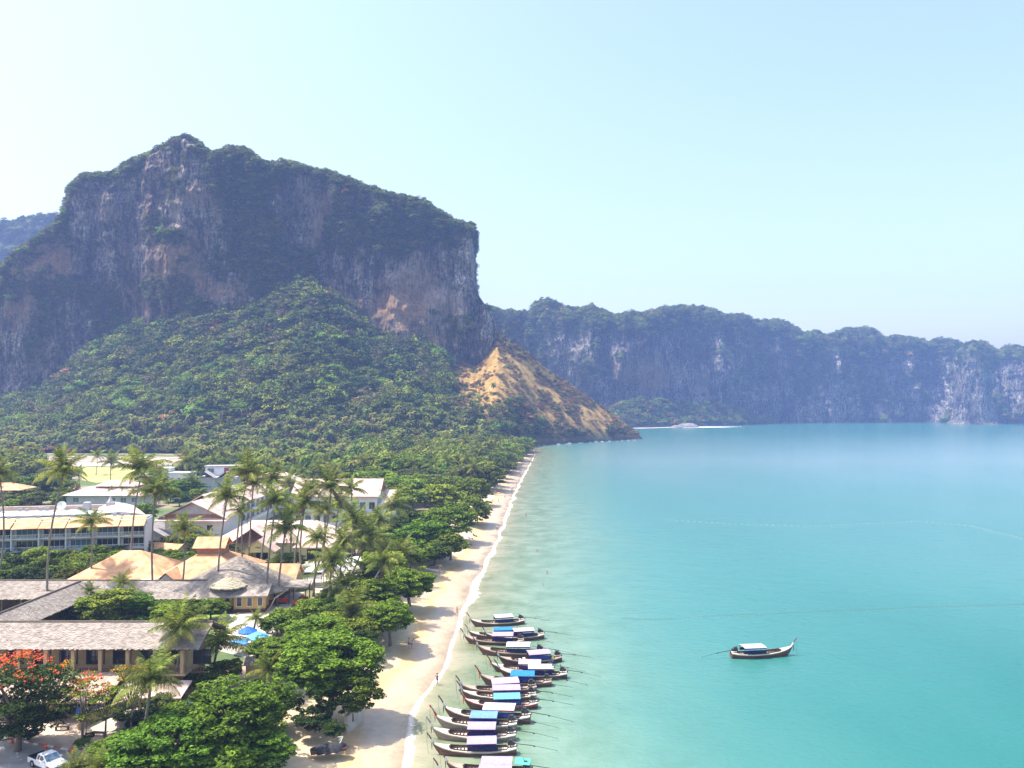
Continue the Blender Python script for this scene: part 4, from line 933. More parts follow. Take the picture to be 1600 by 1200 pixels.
RH = empty('round_thatched_hall', tuple(P(368, 925, LZ)), 0, 'big conical thatched roof with a straw cap, above a mustard wall with white framed windows', 'building')
cx, cy = PY(372, 900, 161)[0], 161.0
RH.location = (cx, cy, LZ)
def cone_thatch(parent, name, r0, r1, z0, z1, m, seed, n=64, step=.27, sx=1.0, arc=(0, 2 * math.pi), off=(0, 0)):
    g = np.random.default_rng(seed); V = []; Fq = []; Ls = math.hypot(r0 - r1, z1 - z0); nr = int(Ls / step)
    for i in range(nr):
        t0 = i / nr; t1 = min(1, (i + 1.6) / nr); ra = r0 + (r1 - r0) * t0; rb = r0 + (r1 - r0) * t1
        za = z0 + (z1 - z0) * t0; zb = z0 + (z1 - z0) * t1; k_ = max(10, int(n * ra / r0))
        for k in range(k_):
            a0 = arc[0] + (arc[1] - arc[0]) * k / k_; a1 = arc[0] + (arc[1] - arc[0]) * (k + 1) / k_; e = g.uniform(0, .22); h = .05 + g.uniform(0, .08)
            q = [((ra + e) * math.cos(a0) * sx + off[0], (ra + e) * math.sin(a0) + off[1], za - e * .4 + h), ((ra + e) * math.cos(a1) * sx + off[0], (ra + e) * math.sin(a1) + off[1], za - e * .4 + h),
                 (rb * math.cos(a1) * sx + off[0], rb * math.sin(a1) + off[1], zb), (rb * math.cos(a0) * sx + off[0], rb * math.sin(a0) + off[1], zb)]
            q += [(q[0][0], q[0][1], q[0][2] - h - .12), (q[1][0], q[1][1], q[1][2] - h - .12)]
            b = len(V); V += q; Fq += [(b, b + 1, b + 2, b + 3), (b + 4, b + 5, b + 1, b)]
    return tag(link(name, mk(name, V, Fq, [m]), parent), kind='stuff')
rcore = MB(); rcore.tube([(0, 0, 3.1), (0, 0, 8.55)], [9.9, .15], 40); 
roofR = rcore.build('roof', M['thatch_dark'], RH, scale=(1.12, 1, 1))
cone_thatch(roofR, 'thatch', 10.3, .2, 3.05, 8.75, M['thatch'], 3, 260)
cone_thatch(RH, 'thatch', 3.4, .3, 4.6, 6.1, M['thatch_straw'], 4, 60, .3, off=(0.6, -7.0)).name = 'straw_cap'
part(RH, 'wall', M['mustard_wall'], lambda b: (b.tube([(0, 0, 0), (0, 0, 3.6)], 8.6, 28)))
part(RH, 'base_wall', M['wood_dark'], lambda b: (b.tube([(0, 0, 0), (0, 0, 1.0)], 8.75, 28)))
for k in range(28):
    a = 2 * math.pi * (k + .5) / 28
    if math.sin(a) > 0.2: continue
    ap = 8.6 * math.cos(math.pi / 28)
    w_ = window(RH, ap * math.cos(a) * 1.002, ap * math.sin(a) * 1.002, 1.25, 1.0, 1.7, 'white_paint', 'dark_glass', mull=0); w_.rotation_euler = (0, 0, a + R(90))
# window block between the hall and the terrace
WB = bld('mustard_window_block', 390, 957, R(6), 'mustard wall with three white framed windows under the edge of the round thatched roof', 'building')
part(WB, 'wall', M['mustard_wall'], lambda b: b.box(-2.9, 2.9, 0, 3.5, 0, 3.3))
part(WB, 'plinth', M['wood_dark'], lambda b: b.box(-3.0, 3.0, -.08, 3.4, 0, .7))
for x in (-1.9, 0, 1.9): window(WB, x, 0, 1.15, 1.0, 1.7, 'white_paint', 'dark_glass', mull=0)
part(WB, 'roof', M['thatch'], lambda b: b.slab([(-3.4, -.7, 3.2), (3.4, -.7, 3.2), (3.4, 4, 4.6), (-3.4, 4, 4.6)], .25))
# flat-topped open bar right of the hall
OB = bld('open_bar_pavilion', 455, 940, R(4), 'open pavilion with a thin flat roof and dark posts right of the round thatched hall', 'pavilion')
part(OB, 'roof', M['thatch'], lambda b: b.slab([(-3.6, -2.2, 3.5), (3.6, -2.6, 3.35), (3.6, 2.5, 3.7), (-3.6, 2.5, 3.9)], .22))
for x, y in ((-3.2, -2), (0, -2.1), (3.2, -2.2), (-3.2, 2.2), (0, 2.2), (3.2, 2.2)): part(OB, 'post', M['wood_dark'], lambda b: b.box(x - .09, x + .09, y - .09, y + .09, 0, 3.4))
for k, (x, y, c_) in enumerate(((-1.6, .2, 'cone_orange'), (1.2, -.6, 'red_paint'), (2.4, .8, 'red_paint'))):
    s_ = bld('bench_seat', 455 + x * 8, 944 - y * 4, R(4), ['orange cushioned seat under the open bar roof', 'red cushioned seat at the front of the open bar', 'red cushioned seat at the right end of the open bar'][k], 'seat')
    part(s_, 'seat', M[c_], lambda b: b.box(-.9, .9, -.3, .3, .3, .5)); part(s_, 'backrest', M[c_], lambda b: b.box(-.9, .9, .3, .42, .3, 1.0)); part(s_, 'leg', M['wood_dark'], lambda b: b.box(-.8, .8, -.2, .2, 0, .3))

# --- orange hipped roofs -------------------------------------------------------------
def roofed(name, px, py, yaw, label, w, d, hw, hr, roofm, wallm, kind='hip', over=.8, cat='building', z=LZ, group=None, wins=0, wz=1.0, wh=1.4, ww=1.4, glass='dark_glass', apex_dx=0):
    o = bld(name, px, py, yaw, label, cat, z, group)
    part(o, 'wall', M[wallm], lambda b: b.box(-w/2, w/2, 0, d, 0, hw))
    mb = MB()
    if kind == 'hip': hip(mb, -w/2 - over, w/2 + over, -over, d + over, hw + .02, hr)
    elif kind == 'gx': gable(mb, -w/2 - over, w/2 + over, -over, d + over, hw - .1, hr)
    else: gable(mb, -w/2 - over, w/2 + over, -over, d + over, hw - .1, hr, axis='y')
    rf = mb.build('roof', M[roofm], o)
    dk = 'tile_brown' if 'orange' in roofm or 'pink' in roofm else 'tile_grey'
    if kind == 'hip':
        dd = min((d + 2 * over) / 2, (w + 2 * over) / 2 - .01); ym = d / 2
        x0, x1, y0, y1 = -w/2 - over, w/2 + over, -over, d + over
    if kind == 'gx':
        part(o, 'gable', M[wallm], lambda b: (tri_wall(b, .1, d - .1, -w/2 + .02, hw, hr - .3, axis='y'), tri_wall(b, .1, d - .1, w/2 - .18, hw, hr - .3, axis='y')))
    if kind == 'gy': part(o, 'gable', M[wallm], lambda b: (tri_wall(b, -w/2 + .1, w/2 - .1, .02, hw, hr - .3), tri_wall(b, -w/2 + .1, w/2 - .1, d - .2, hw, hr - .3)))
    for k in range(wins): window(o, -w/2 + w * (k + .5) / wins, 0, wz, ww, wh, glass=glass)
    return o, rf
o1, r1_ = roofed('orange_tent_roof_house', 178, 930, R(3), 'broad orange tiled tent-shaped roof rising behind the rear thatched wing', 21, 17, 2.2, 7.6, 'tile_orange', 'cream_wall', over=.9)
part(o1, 'entrance_gable', M['grey_wall'], lambda b: tri_wall(b, 8.2, 13.6, -1.6, 2.0, 4.4))
mb = MB(); gable(mb, 7.7, 14.1, -1.8, 8, 2.0, 4.8, .14, 'y'); mb.build('porch_roof', M['tile_orange'], o1)
part(o1, 'white_skylight', M['roof_white'], lambda b: b.slab([(5.2, -.8, 2.62), (8, -.8, 2.62), (8, 1.2, 3.3), (5.2, 1.2, 3.3)], .12))
o2, r2_ = roofed('orange_stepped_roof_hall', 308, 925, R(2), 'wide orange tiled roof with a raised ridge turret, left of the round thatched hall', 17, 18, 2.6, 8.0, 'tile_orange', 'cream_wall', over=.9)
part(o2, 'turret', M['tile_brown'], lambda b: b.box(-2.4, 3.0, 6.5, 11.2, 6.2, 8.3))
mb = MB(); gable(mb, -3.2, 3.8, 5.9, 11.8, 8.0, 10.0, .15); mb.build('turret_roof', M['tile_orange'], o2)
o3, r3_ = roofed('small_orange_gable_house', 428, 924, R(-2), 'small orange gabled roof with a yellow end wall, right behind the round thatched roof', 8.4, 6, 2.6, 5.2, 'tile_orange', 'cream_wall', 'gx', .5)
# --- yellow pavilion and the pink roofed building
o4, _ = roofed('pink_roofed_lobby', 432, 868, R(1), 'wide low building with pale pink tiled roofs behind the yellow gabled porch', 32, 15, 3.4, 8.0, 'tile_pink', 'cream_wall', over=1.0)
part(o4, 'lower_roof', M['tile_pink'], lambda b: hip(b, 5.5, 20.5, -6, 3, 3.1, 5.8))
part(o4, 'front_wall', M['cream_wall'], lambda b: b.box(7, 19, -5, 0, 0, 3.0))
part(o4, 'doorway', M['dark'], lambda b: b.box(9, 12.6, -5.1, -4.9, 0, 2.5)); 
mb = MB(); gable(mb, -11, 0.5, -4, 8, 3.6, 7.6, .18, 'y'); mb.build('cross_roof', M['tile_pink'], o4)
o5 = bld('yellow_gabled_porch', 403, 884, R(1), 'pale yellow gabled porch with a dark open doorway and a lizard-like wall ornament', 'porch')
part(o5, 'wall', M['cream_wall'], lambda b: (b.box(-3.2, -2.4, 0, 5, 0, 3.3), b.box(2.4, 3.2, 0, 5, 0, 3.3), b.box(-2.4, 2.4, 4.0, 5, 0, 3.3)))
part(o5, 'gable', M['cream_wall'], lambda b: (tri_wall(b, -3.6, 3.6, 0, 3.32, 5.9), b.box(-3.7, 3.7, -.12, 0, 3.2, 3.5)))
mb = MB(); gable(mb, -4.1, 4.1, -.6, 5, 3.35, 6.2, .16, 'y'); mb.build('roof', M['tile_pink'], o5)
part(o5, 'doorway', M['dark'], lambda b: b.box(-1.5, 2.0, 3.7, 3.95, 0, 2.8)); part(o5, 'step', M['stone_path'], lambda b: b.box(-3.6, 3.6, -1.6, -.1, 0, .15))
part(o5, 'ornament', M['dark'], lambda b: (b.tube([(-.7, -.05, 4.35), (-.1, -.05, 4.5), (.4, -.05, 4.25), (.7, -.05, 4.7)], .07, 6), b.tube([(-.1, -.05, 4.5), (-.2, -.05, 4.1)], .05, 5), b.tube([(.3, -.05, 4.3), (.2, -.05, 4.0)], .05, 5)))
# --- big hotel block at the left
HB = bld('hotel_block', 100, 880, R(12), 'two visible floors of white balconies under orange tiled awnings, flat roof with rows of boxes', 'building')
wB = 46.0; x0 = -wB + 18.6; x1 = 18.6; D = 24
part(HB, 'wall', M['white_wall'], lambda b: (b.box(x0, x1, 1.6, 8, 0, 10.0), b.box(x0, x1 - 9.5, 8.01, D, 0, 10.0)))
part(HB, 'flat_roof', M['flat_roof'], lambda b: (b.box(x0, x1 - .3, 3.6, 8, 10.01, 10.3), b.box(x0, x1 - 9.8, 8.01, D, 10.01, 10.3)))
part(HB, 'parapet', M['tile_pink'], lambda b: (b.box(x0, x1 - 10, D - .5, D + .5, 10.32, 11.3)))
part(HB, 'roof_strip', M['roof_white'], lambda b: b.slab([(x0, 8.4, 10.9), (6, 8.4, 10.9), (10, 11.4, 10.9), (3, 13, 10.9), (x0, 13.5, 10.9)], .35))
part(HB, 'end_roof', M['tile_pink'], lambda b: b.slab([(2.5, D - 8, 10.9), (x1 - 2, 8, 10.5), (x1 - 6, 13, 12.2), (4.5, D, 12.2)], .2))
nb = 7; bw = 6.05
for i in range(nb + 1):
    xx = x1 - i * bw
    part(HB, 'fin_wall', M['white_wall'], lambda b: b.box(xx - .32, xx, -.05, 1.58, 0, 8.9))
for i in range(nb):
    xr_ = x1 - i * bw; xl = xr_ - bw
    part(HB, 'awning', M['tile_orange'], lambda b: b.slab([(xl + .04 - .15 * (i % 2), -.9, 8.75), (xr_ - .22, -.9, 8.75 + .06 * (i % 3)), (xr_ - .22 - .1, 3.5, 10.75), (xl + .04, 3.5, 10.7)], .16))
    for f in range(3):
        zf = .1 + f * 3.0
        part(HB, 'balcony', M['white_wall'], lambda b: (b.box(xl + .02, xr_ - .34, .0, 1.58, zf - .12, zf + .12), b.box(xl + .02, xr_ - .34, -.02, .08, zf + 1.0, zf + 1.1), [b.box(xl + .1 + k * .3, xl + .2 + k * .3, .0, .05, zf + .12, zf + 1.0) for k in range(18)]))
        window(HB, (xl + xr_) / 2 - .15, 1.6, zf + .2, bw - 1.2, 2.2, 'white_paint', 'dark_glass' if (i + f) % 3 else 'blue_glass', mull=3)
ac = MB(); ac.box(-.45, .45, -.2, .2, .1, .85); ac.tube([(0, -.21, .48), (0, -.23, .48)], .28, 10); acm = ac.mesh('air_conditioner', M['grey_wall'])
for i in range(15):
    for row, y in enumerate((5.4, D - 3)):
        if (i * 7 + row * 3) % 5 == 0: continue
        a_ = link('air_conditioner', acm, HB, (x1 - (4 if row == 0 else 12) - i * 2.4 - (i % 2) * .7, y + .4 * (i % 3), 10.3), (0, 0, .05 * (i % 3)))
part(HB, 'roof_tank', M['grey_wall'], lambda b: (b.box(-1.6, 0, D - 4, D - 2.2, 10.31, 12.4)))
part(HB, 'roof_tank', M['grey_wall'], lambda b: (b.box(4.6, 6.4, D - 6, D - 4.2, 10.31, 12.5), b.cone((5.5, D - 5.1), .8, .05, 12.5, 14.2, 8)))
dsh = MB()
for k in range(16):
    a, b_ = 2 * math.pi * k / 16, 2 * math.pi * (k + 1) / 16
    dsh.add([(0, .35, 0), (1.2 * math.cos(a), 0, 1.2 * math.sin(a)), (1.2 * math.cos(b_), 0, 1.2 * math.sin(b_)), (1.2 * math.cos(a), .06, 1.2 * math.sin(a)), (1.2 * math.cos(b_), .06, 1.2 * math.sin(b_)), (0, .41, 0)], [(0, 1, 2), (5, 4, 3), (1, 3, 4, 2)])
dd_ = empty('satellite_dish', tuple(Vector(HB.location) + Vector((-11.0, 18.2, 10.3))), R(10), 'round white satellite dish on the flat roof of the hotel block', 'satellite dish')
dsh.build('dish', M['roof_white'], dd_, loc=(0, 0, 1.5), rot=(R(-25), 0, 0)); part(dd_, 'mast', M['metal'], lambda b: b.tube([(0, .3, 0), (0, .3, 1.4)], .07, 6))
# --- left edge house
o6, _ = roofed('left_edge_house', -12, 792, R(4), 'orange hip roofed house with a white balcony cut by the left edge of the photo', 19, 10, 6.3, 8.6, 'tile_orange', 'white_wall', over=1.1)
for k, x in enumerate((-4, -.5, 3.0, 6.4)): window(o6, x, 0, 3.3, 2.6, 2.0, 'white_paint', 'blue_glass', mull=1)
part(o6, 'balcony', M['white_wall'], lambda b: (b.box(-9, 9, -1.6, 0, 2.8, 3.0), b.box(-9, 9, -1.6, -1.5, 3.0, 3.9)))
# --- pink twin roof behind the hotel block
o7, _ = roofed('pink_double_roof_house', 163, 796, R(0), 'pale pink roof in two tiers behind the hotel block, small palms in front of it', 28, 12, 5.2, 8.0, 'tile_pink', 'grey_wall', over=1.2)
part(o7, 'upper_roof', M['tile_pink'], lambda b: hip(b, -6, 9.5, 4, 12, 8.1, 10.0)); part(o7, 'upper_wall', M['tile_brown'], lambda b: b.box(-5.2, 8.7, 4.8, 11.2, 6.2, 8.0))
for x in (-10.5, 3, 7, 11): window(o7, x, 0, 2.6, 2.2, 1.8, 'white_paint', 'blue_glass')
# --- flat white building, huts, grey roofs with red doors
o8 = bld('white_flat_building', 276, 764, R(-4), 'plain white flat-roofed building between palms beyond the hotel block', 'building')
part(o8, 'wall', M['white_wall'], lambda b: (b.box(-4, 5.5, 0, 8, 0, 7.0), b.box(-8.5, -5, 3, 8, 0, 9))); part(o8, 'flat_roof', M['roof_white'], lambda b: (b.box(-4.2, 5.7, -.2, 8.2, 7.01, 7.4), b.box(-8.7, -4.8, 2.8, 8.2, 9.01, 9.3)))
for x in (-2, 1, 4): window(o8, x, 0, 3.6, 1.4, 1.4, 'grey_wall', 'blue_glass')
for k, (px_, py_, r_, lb) in enumerate(((262, 731, 4.0, 'larger pinkish conical hut roof beyond the dry field'), (240, 729, 2.4, 'smaller pinkish conical hut roof left of the larger one'))):
    h_ = bld('conical_hut', px_, py_, 0, lb, 'hut')
    cr = MB(); cr.tube([(0, 0, 2.6), (0, 0, 5.6 if k == 0 else 4.6)], [r_, .1], 16); cr.build('roof', M['tile_pink'], h_)
    for q in range(6): part(h_, 'post', M['wood'], lambda b: b.box(r_ * .8 * math.cos(q * 1.047) - .1, r_ * .8 * math.cos(q * 1.047) + .1, r_ * .8 * math.sin(q * 1.047) - .1, r_ * .8 * math.sin(q * 1.047) + .1, 0, 2.7))
o9 = bld('grey_roof_house', 340, 772, R(8), 'grey roofed house with a white upper storey and dark red doors', 'building')
part(o9, 'wall', M['grey_wall'], lambda b: b.box(-8, 8, 0, 10, 0, 7.2)); part(o9, 'upper_storey', M['white_wall'], lambda b: b.box(-6.5, 8.6, 6, 12, 7.0, 11.2))
part(o9, 'flat_roof', M['tile_grey'], lambda b: b.box(-7, 9.1, 5.5, 12.5, 11.22, 11.6))
mb = MB(); gable(mb, -9.5, -1, -1.5, 6, 7.0, 9.8, .15, 'y'); gable(mb, -1.02, 8, -1.5, 6, 6.4, 9.6, .15, 'y'); mb.build('roof', M['tile_grey'], o9)
part(o9, 'door', M['maroon_door'], lambda b: b.box(1.4, 3.4, 5.9, 5.98, 8.4, 10.8)); part(o9, 'door', M['maroon_door'], lambda b: b.box(3.9, 6.0, 5.9, 5.98, 8.4, 10.8)); window(o9, -4.2, 6, 8.6, 2.8, 2.0, 'white_paint', 'blue_glass')
# --- gabled building E and its wings
o10, _ = roofed('grey_gable_hotel_wing', 302, 856, R(0), 'pale pink roof with a grey, dark red trimmed front gable, left of the tall palms', 15.5, 15, 8.3, 12.6, 'tile_pink', 'white_wall', 'gy', 1.6)
part(o10, 'gable_trim', M['tile_brown'], lambda b: b.box(-7.6, 7.6, -.3, -.05, 8.2, 9.1)); part(o10, 'gable_panel', M['grey_wall'], lambda b: tri_wall(b, -6.2, 6.2, -.2, 9.12, 12.0, .1))
part(o10, 'eave_roof', M['tile_pink'], lambda b: b.slab([(-9.6, -2.2, 7.6), (9.6, -2.2, 7.6), (9.6, -.02, 8.25), (-9.6, -.02, 8.25)], .2))
for x in (-4.5, 0, 4.5): window(o10, x, 0, 4.6, 1.8, 1.6)
o11, _ = roofed('grey_lean_roof_house', 232, 862, R(10), 'low house with purple grey gable roof beside the gabled hotel wing', 9, 10, 3.4, 6.6, 'tile_grey', 'grey_wall', 'gy', 1)
o12, _ = roofed('low_orange_porch_roof', 250, 872, R(-20), 'small low orange tiled roof half hidden by garden trees', 9, 5, 1.8, 3.4, 'tile_orange', 'cream_wall', 'gx', .6)
a_ = P(350, 845, LZ); b_ = P(437, 802, LZ); ang = math.atan2(b_[1] - a_[1], b_[0] - a_[0]); Lw = float(np.hypot(*(b_ - a_)[:2]))
o13 = empty('balcony_hotel_wing', tuple(a_), ang, 'long pink roofed wing running away from the camera with rows of white windows', 'building')
part(o13, 'wall', M['white_wall'], lambda b: b.box(0, Lw, 0, 12, 0, 9.0))
mb = MB(); gable(mb, -1, Lw + 1, -1.2, 13.2, 8.9, 13.2, .2); mb.build('roof', M['tile_pink'], o13)
for k in range(12):
    for f in (3.2, 6.2): window(o13, 2.4 + k * (Lw - 4) / 11, 0, f, 2.6, 1.9, 'white_paint', 'blue_glass' if k % 3 else 'dark_glass', mull=1)
part(o13, 'balcony', M['white_wall'], lambda b: (b.box(0, Lw, -1.4, -.01, 5.6, 5.8), b.box(0, Lw, -1.4, -1.3, 5.8, 6.6), b.box(0, Lw, -1.4, -.01, 2.6, 2.8), b.box(0, Lw, -1.4, -1.3, 2.8, 3.5)))
o14, _ = roofed('long_pink_hotel_wing', 524, 822, R(0), 'long pale pink gabled roof over a white two-storey wing behind the palms', 26.5, 14, 9.6, 14.4, 'tile_pink', 'white_wall', 'gx', 1.0)
for k in range(9):
    for f in (1.2, 5.4): window(o14, -11.6 + k * 2.9, 0, f, 1.9, 2.2, 'grey_wall', 'dark_glass' if (k + int(f)) % 2 else 'blue_glass')
part(o14, 'floor_band', M['grey_wall'], lambda b: b.box(-13.4, 13.4, -.9, -.01, 4.3, 4.6)); part(o14, 'end_roof', M['tile_pink'], lambda b: b.slab([(14.6, -1, 7.2), (19, -1, 7.2), (18.6, 7, 10.8), (14.6, 7, 10.8)], .2))
part(o14, 'end_wall', M['white_wall'], lambda b: b.box(13.6, 18.4, 0, 7, 0, 7.1)); part(o14, 'gable_trim', M['tile_brown'], lambda b: tri_wall(b, 1, 13, 13.4, 9.7, 13.8, .15, 'y'))
o15, _ = roofed('middle_pink_hotel_wing', 425, 800, R(0), 'pale pink hip roof above the balcony wing, just left of the long pink roof', 18, 12, 9.8, 13.8, 'tile_pink', 'white_wall', 'hip', 1.2)
o16, _ = roofed('hidden_house', 441, 716, R(0), 'small pinkish roof peeking out of the far trees', 8, 8, 3, 6.5, 'tile_pink', 'cream_wall', 'hip', 1)
o17, _ = roofed('ruined_concrete_house', 640, 792, R(-10), 'grey concrete house shell between dense trees near the beach', 12, 7, 5.2, 5.3, 'flat_roof', 'grey_wall', 'hip', .3)
# pool gazebo, parasols, white sails
gz = bld('white_pool_gazebo', 491, 915, R(5), 'small white hip roofed gazebo beside the bright lawn', 'gazebo')
part(gz, 'roof', M['roof_white'], lambda b: hip(b, -2, 2, -2, 2, 3.3, 4.4, .15)); part(gz, 'fascia', M['wood_dark'], lambda b: (b.box(-1.9, 1.9, -1.95, -1.85, 2.8, 3.13), b.box(-1.9, 1.9, 1.85, 1.95, 2.8, 3.13)))
for x in (-1.7, 1.7):
    for y in (-1.7, 1.7): part(gz, 'post', M['white_paint'], lambda b: b.box(x - .08, x + .08, y - .08, y + .08, 0, 3.13))
part(gz, 'base', M['stone_path'], lambda b: b.box(-2.4, 2.4, -2.4, 2.4, 0, .3))
for k, (px_, py_, w, d, lb) in enumerate(((540, 905, 5.0, 5.5, 'white flat shade canopy on posts behind the palms'), (552, 892, 4.0, 3.6, 'white shade canopy behind the first white canopy'))):
    c_ = bld('shade_canopy', px_, py_, R(25), lb, 'canopy')
    part(c_, 'canopy', M['roof_white'], lambda b: b.slab([(-w/2, -d/2, 2.5), (w/2, -d/2, 2.7), (w/2, d/2, 3.0), (-w/2, d/2, 2.8)], .06))
    for x in (-w/2 + .1, w/2 - .1):
        for y in (-d/2 + .1, d/2 - .1): part(c_, 'post', M['metal'], lambda b: b.tube([(x, y, 0), (x, y, 2.5)], .04, 5))
def parasol(px, py, m, lb, r=1.9, h=3.1):
    o = bld('parasol', px, py, 0, lb, 'parasol'); mb = MB(); n_ = 8; V = [(0, 0, h)]
    for rr_, zz in ((r * .55, h - .42), (r, h - .85), (r * 1.0, h - 1.05)):
        for k in range(n_): V.append((rr_ * math.cos(2 * math.pi * k / n_), rr_ * math.sin(2 * math.pi * k / n_), zz))
    fs = [(0, 1 + k, 1 + (k + 1) % n_) for k in range(n_)]
    for j in range(2): fs += [(1 + j * n_ + k, 1 + (j + 1) * n_ + k, 1 + (j + 1) * n_ + (k + 1) % n_, 1 + j * n_ + (k + 1) % n_) for k in range(n_)]
    mb.add(V, fs); mb.build('canopy', M[m], o); part(o, 'pole', M['wood'], lambda b: b.tube([(0, 0, 0), (0, 0, h - .02)], .04, 6))
    part(o, 'rib', M['wood'], lambda b: [b.tube([(0, 0, h - .5), (r * .9 * math.cos(a), r * .9 * math.sin(a), h - .8)], .015, 4) for a in [k * math.pi / 4 for k in range(8)]])
    part(o, 'base', M['concrete'], lambda b: b.cone((0, 0), .3, .25, 0, .1, 10)); return o
parasol(387, 1007, 'blue_canvas', 'deep blue parasol on the beach terrace, behind the light blue one', 1.6, 3.0)
parasol(402, 1017, 'sky_canvas', 'light blue parasol on the beach terrace, in front of the deep blue one', 1.9, 3.1)
parasol(372, 1022, 'sky_canvas', 'blue parasol half hidden behind the palm fronds on the terrace', 1.5, 2.6)
sh_ = bld('tin_roof_shed', 402, 1062, R(10), 'small shed with a weathered corrugated roof below the parasols', 'shed')
part(sh_, 'wall', M['beige_wall'], lambda b: b.box(-1.6, 1.6, 0, 2, 0, 2.0))
sh_r = part(sh_, 'roof', M['tile_grey'], lambda b: [b.slab([(-1.9 + k * .38, -.3, 2.1 + .06 * (k % 2)), (-1.52 + k * .38, -.3, 2.1 + .06 * ((k + 1) % 2)), (-1.52 + k * .38, 2.2, 2.7 + .06 * ((k + 1) % 2)), (-1.9 + k * .38, 2.2, 2.7 + .06 * (k % 2))], .03) for k in range(10)])
# fence by the yard
fe = bld('white_fence', 8, 1143, 0, 'low white fence under the flame tree at the left edge', 'fence')
for k in range(13): part(fe, 'picket', M['white_paint'], lambda b: b.box(-2.6 + k * .32, -2.44 + k * .32, 0, .05, 0, .95))
part(fe, 'rail', M['white_paint'], lambda b: (b.box(-2.7, 1.5, .055, .1, .2, .3), b.box(-2.7, 1.5, .055, .1, .68, .78)))
# retaining wall at the beach
rw = bld('retaining_wall', 550, 1128, R(0), 'short grey retaining wall stub at the edge of the sand under the big almond tree', 'wall', z=1.2)
part(rw, 'wall', M['concrete'], lambda b: b.slab([(-.5, -2.2, 1.5), (-.1, -2.3, 1.5), (1.0, 2.4, 1.9), (.6, 2.5, 1.9)], 2.6)); part(rw, 'coping', M['stone_path'], lambda b: b.slab([(-.55, -2.25, 1.58), (-.05, -2.35, 1.58), (1.05, 2.45, 1.98), (.55, 2.55, 1.98)], .075))
# ------------------------------------------------------------------ palms
def frond_mesh(name, e0, e1, L=4.2, n=24, m=None, seed=0, droop=0.5, lw=0.13, dead=False):
    g = random.Random(seed); V = []; Fq = []; p = np.array([0., 0., 0.]); pts = [p.copy()]; dirs = []
    for i in range(n):
        e = R(e0 + (e1 - e0) * (i / (n - 1)) ** 1.2); d = np.array([math.cos(e), 0, math.sin(e)]); dirs.append(d); p = p + d * L / n; pts.append(p.copy())
    mb = MB(); mb.tube([tuple(q) for q in pts[::4]] + [tuple(pts[-1])], [0.06 * (1 - .8 * k / 6) for k in range(len(pts[::4]) + 1)], 4, cap=False)
    nr = len(mb.f)
    for i in range(2, n):
        t = i / n; Ll = L * .27 * (math.sin(math.pi * min(1, t * .9 + .12)) ** .7) * g.uniform(.85, 1.1); d = dirs[i]
        for sd in (-1, 1):
            dr = droop + g.uniform(-.12, .12); ld = np.array([d[0] * .55, sd * 1.0, d[2] * .55 - dr]); ld /= np.linalg.norm(ld)
            a = pts[i]; w = d * lw * L / 4.2; md = a + ld * Ll * .55; tip = a + ld * Ll + np.array([0, 0, -Ll * .22])
            if dead and g.random() < .3: continue
            mb.add([a - w * .5, a + w * .5, md + w * .45, md - w * .45], [(0, 1, 2, 3)]); mb.add([md - w * .45, md + w * .45, tip], [(0, 1, 2)])
    return mk(name, mb.v, mb.f, [M['palm_bark'] if dead else M['palm_yellow'], m or M['palm']], midx=[0] * nr + [1] * (len(mb.f) - nr))
FR_ = {'up': frond_mesh('frond', 78, 35, m=M['palm'], seed=1, droop=.25), 'hi': frond_mesh('frond', 58, -15, m=M['palm'], seed=2, droop=.45), 'mid': frond_mesh('frond', 35, -45, m=M['palm'], seed=3, droop=.6),
       'low': frond_mesh('frond', 8, -72, m=M['palm'], seed=4, droop=.8), 'yel': frond_mesh('frond', 14, -66, m=M['palm_yellow'], seed=5, droop=.8), 'dead': frond_mesh('frond', -35, -86, 3.4, m=M['palm_dead'], seed=6, droop=.8, dead=True)}
COCO = MB()
for k in range(7):
    a = k * .9; c = Vector((.28 * math.cos(a), .28 * math.sin(a), -.25 - .12 * (k % 3)))
    COCO.tube([c + Vector((0, 0, .14)), c + Vector((0, 0, .09)), c, c + Vector((0, 0, -.1)), c + Vector((0, 0, -.14))], [.02, .1, .14, .1, .02], 6)
COCOM = COCO.mesh('coconut_cluster', M['coconut'], True)
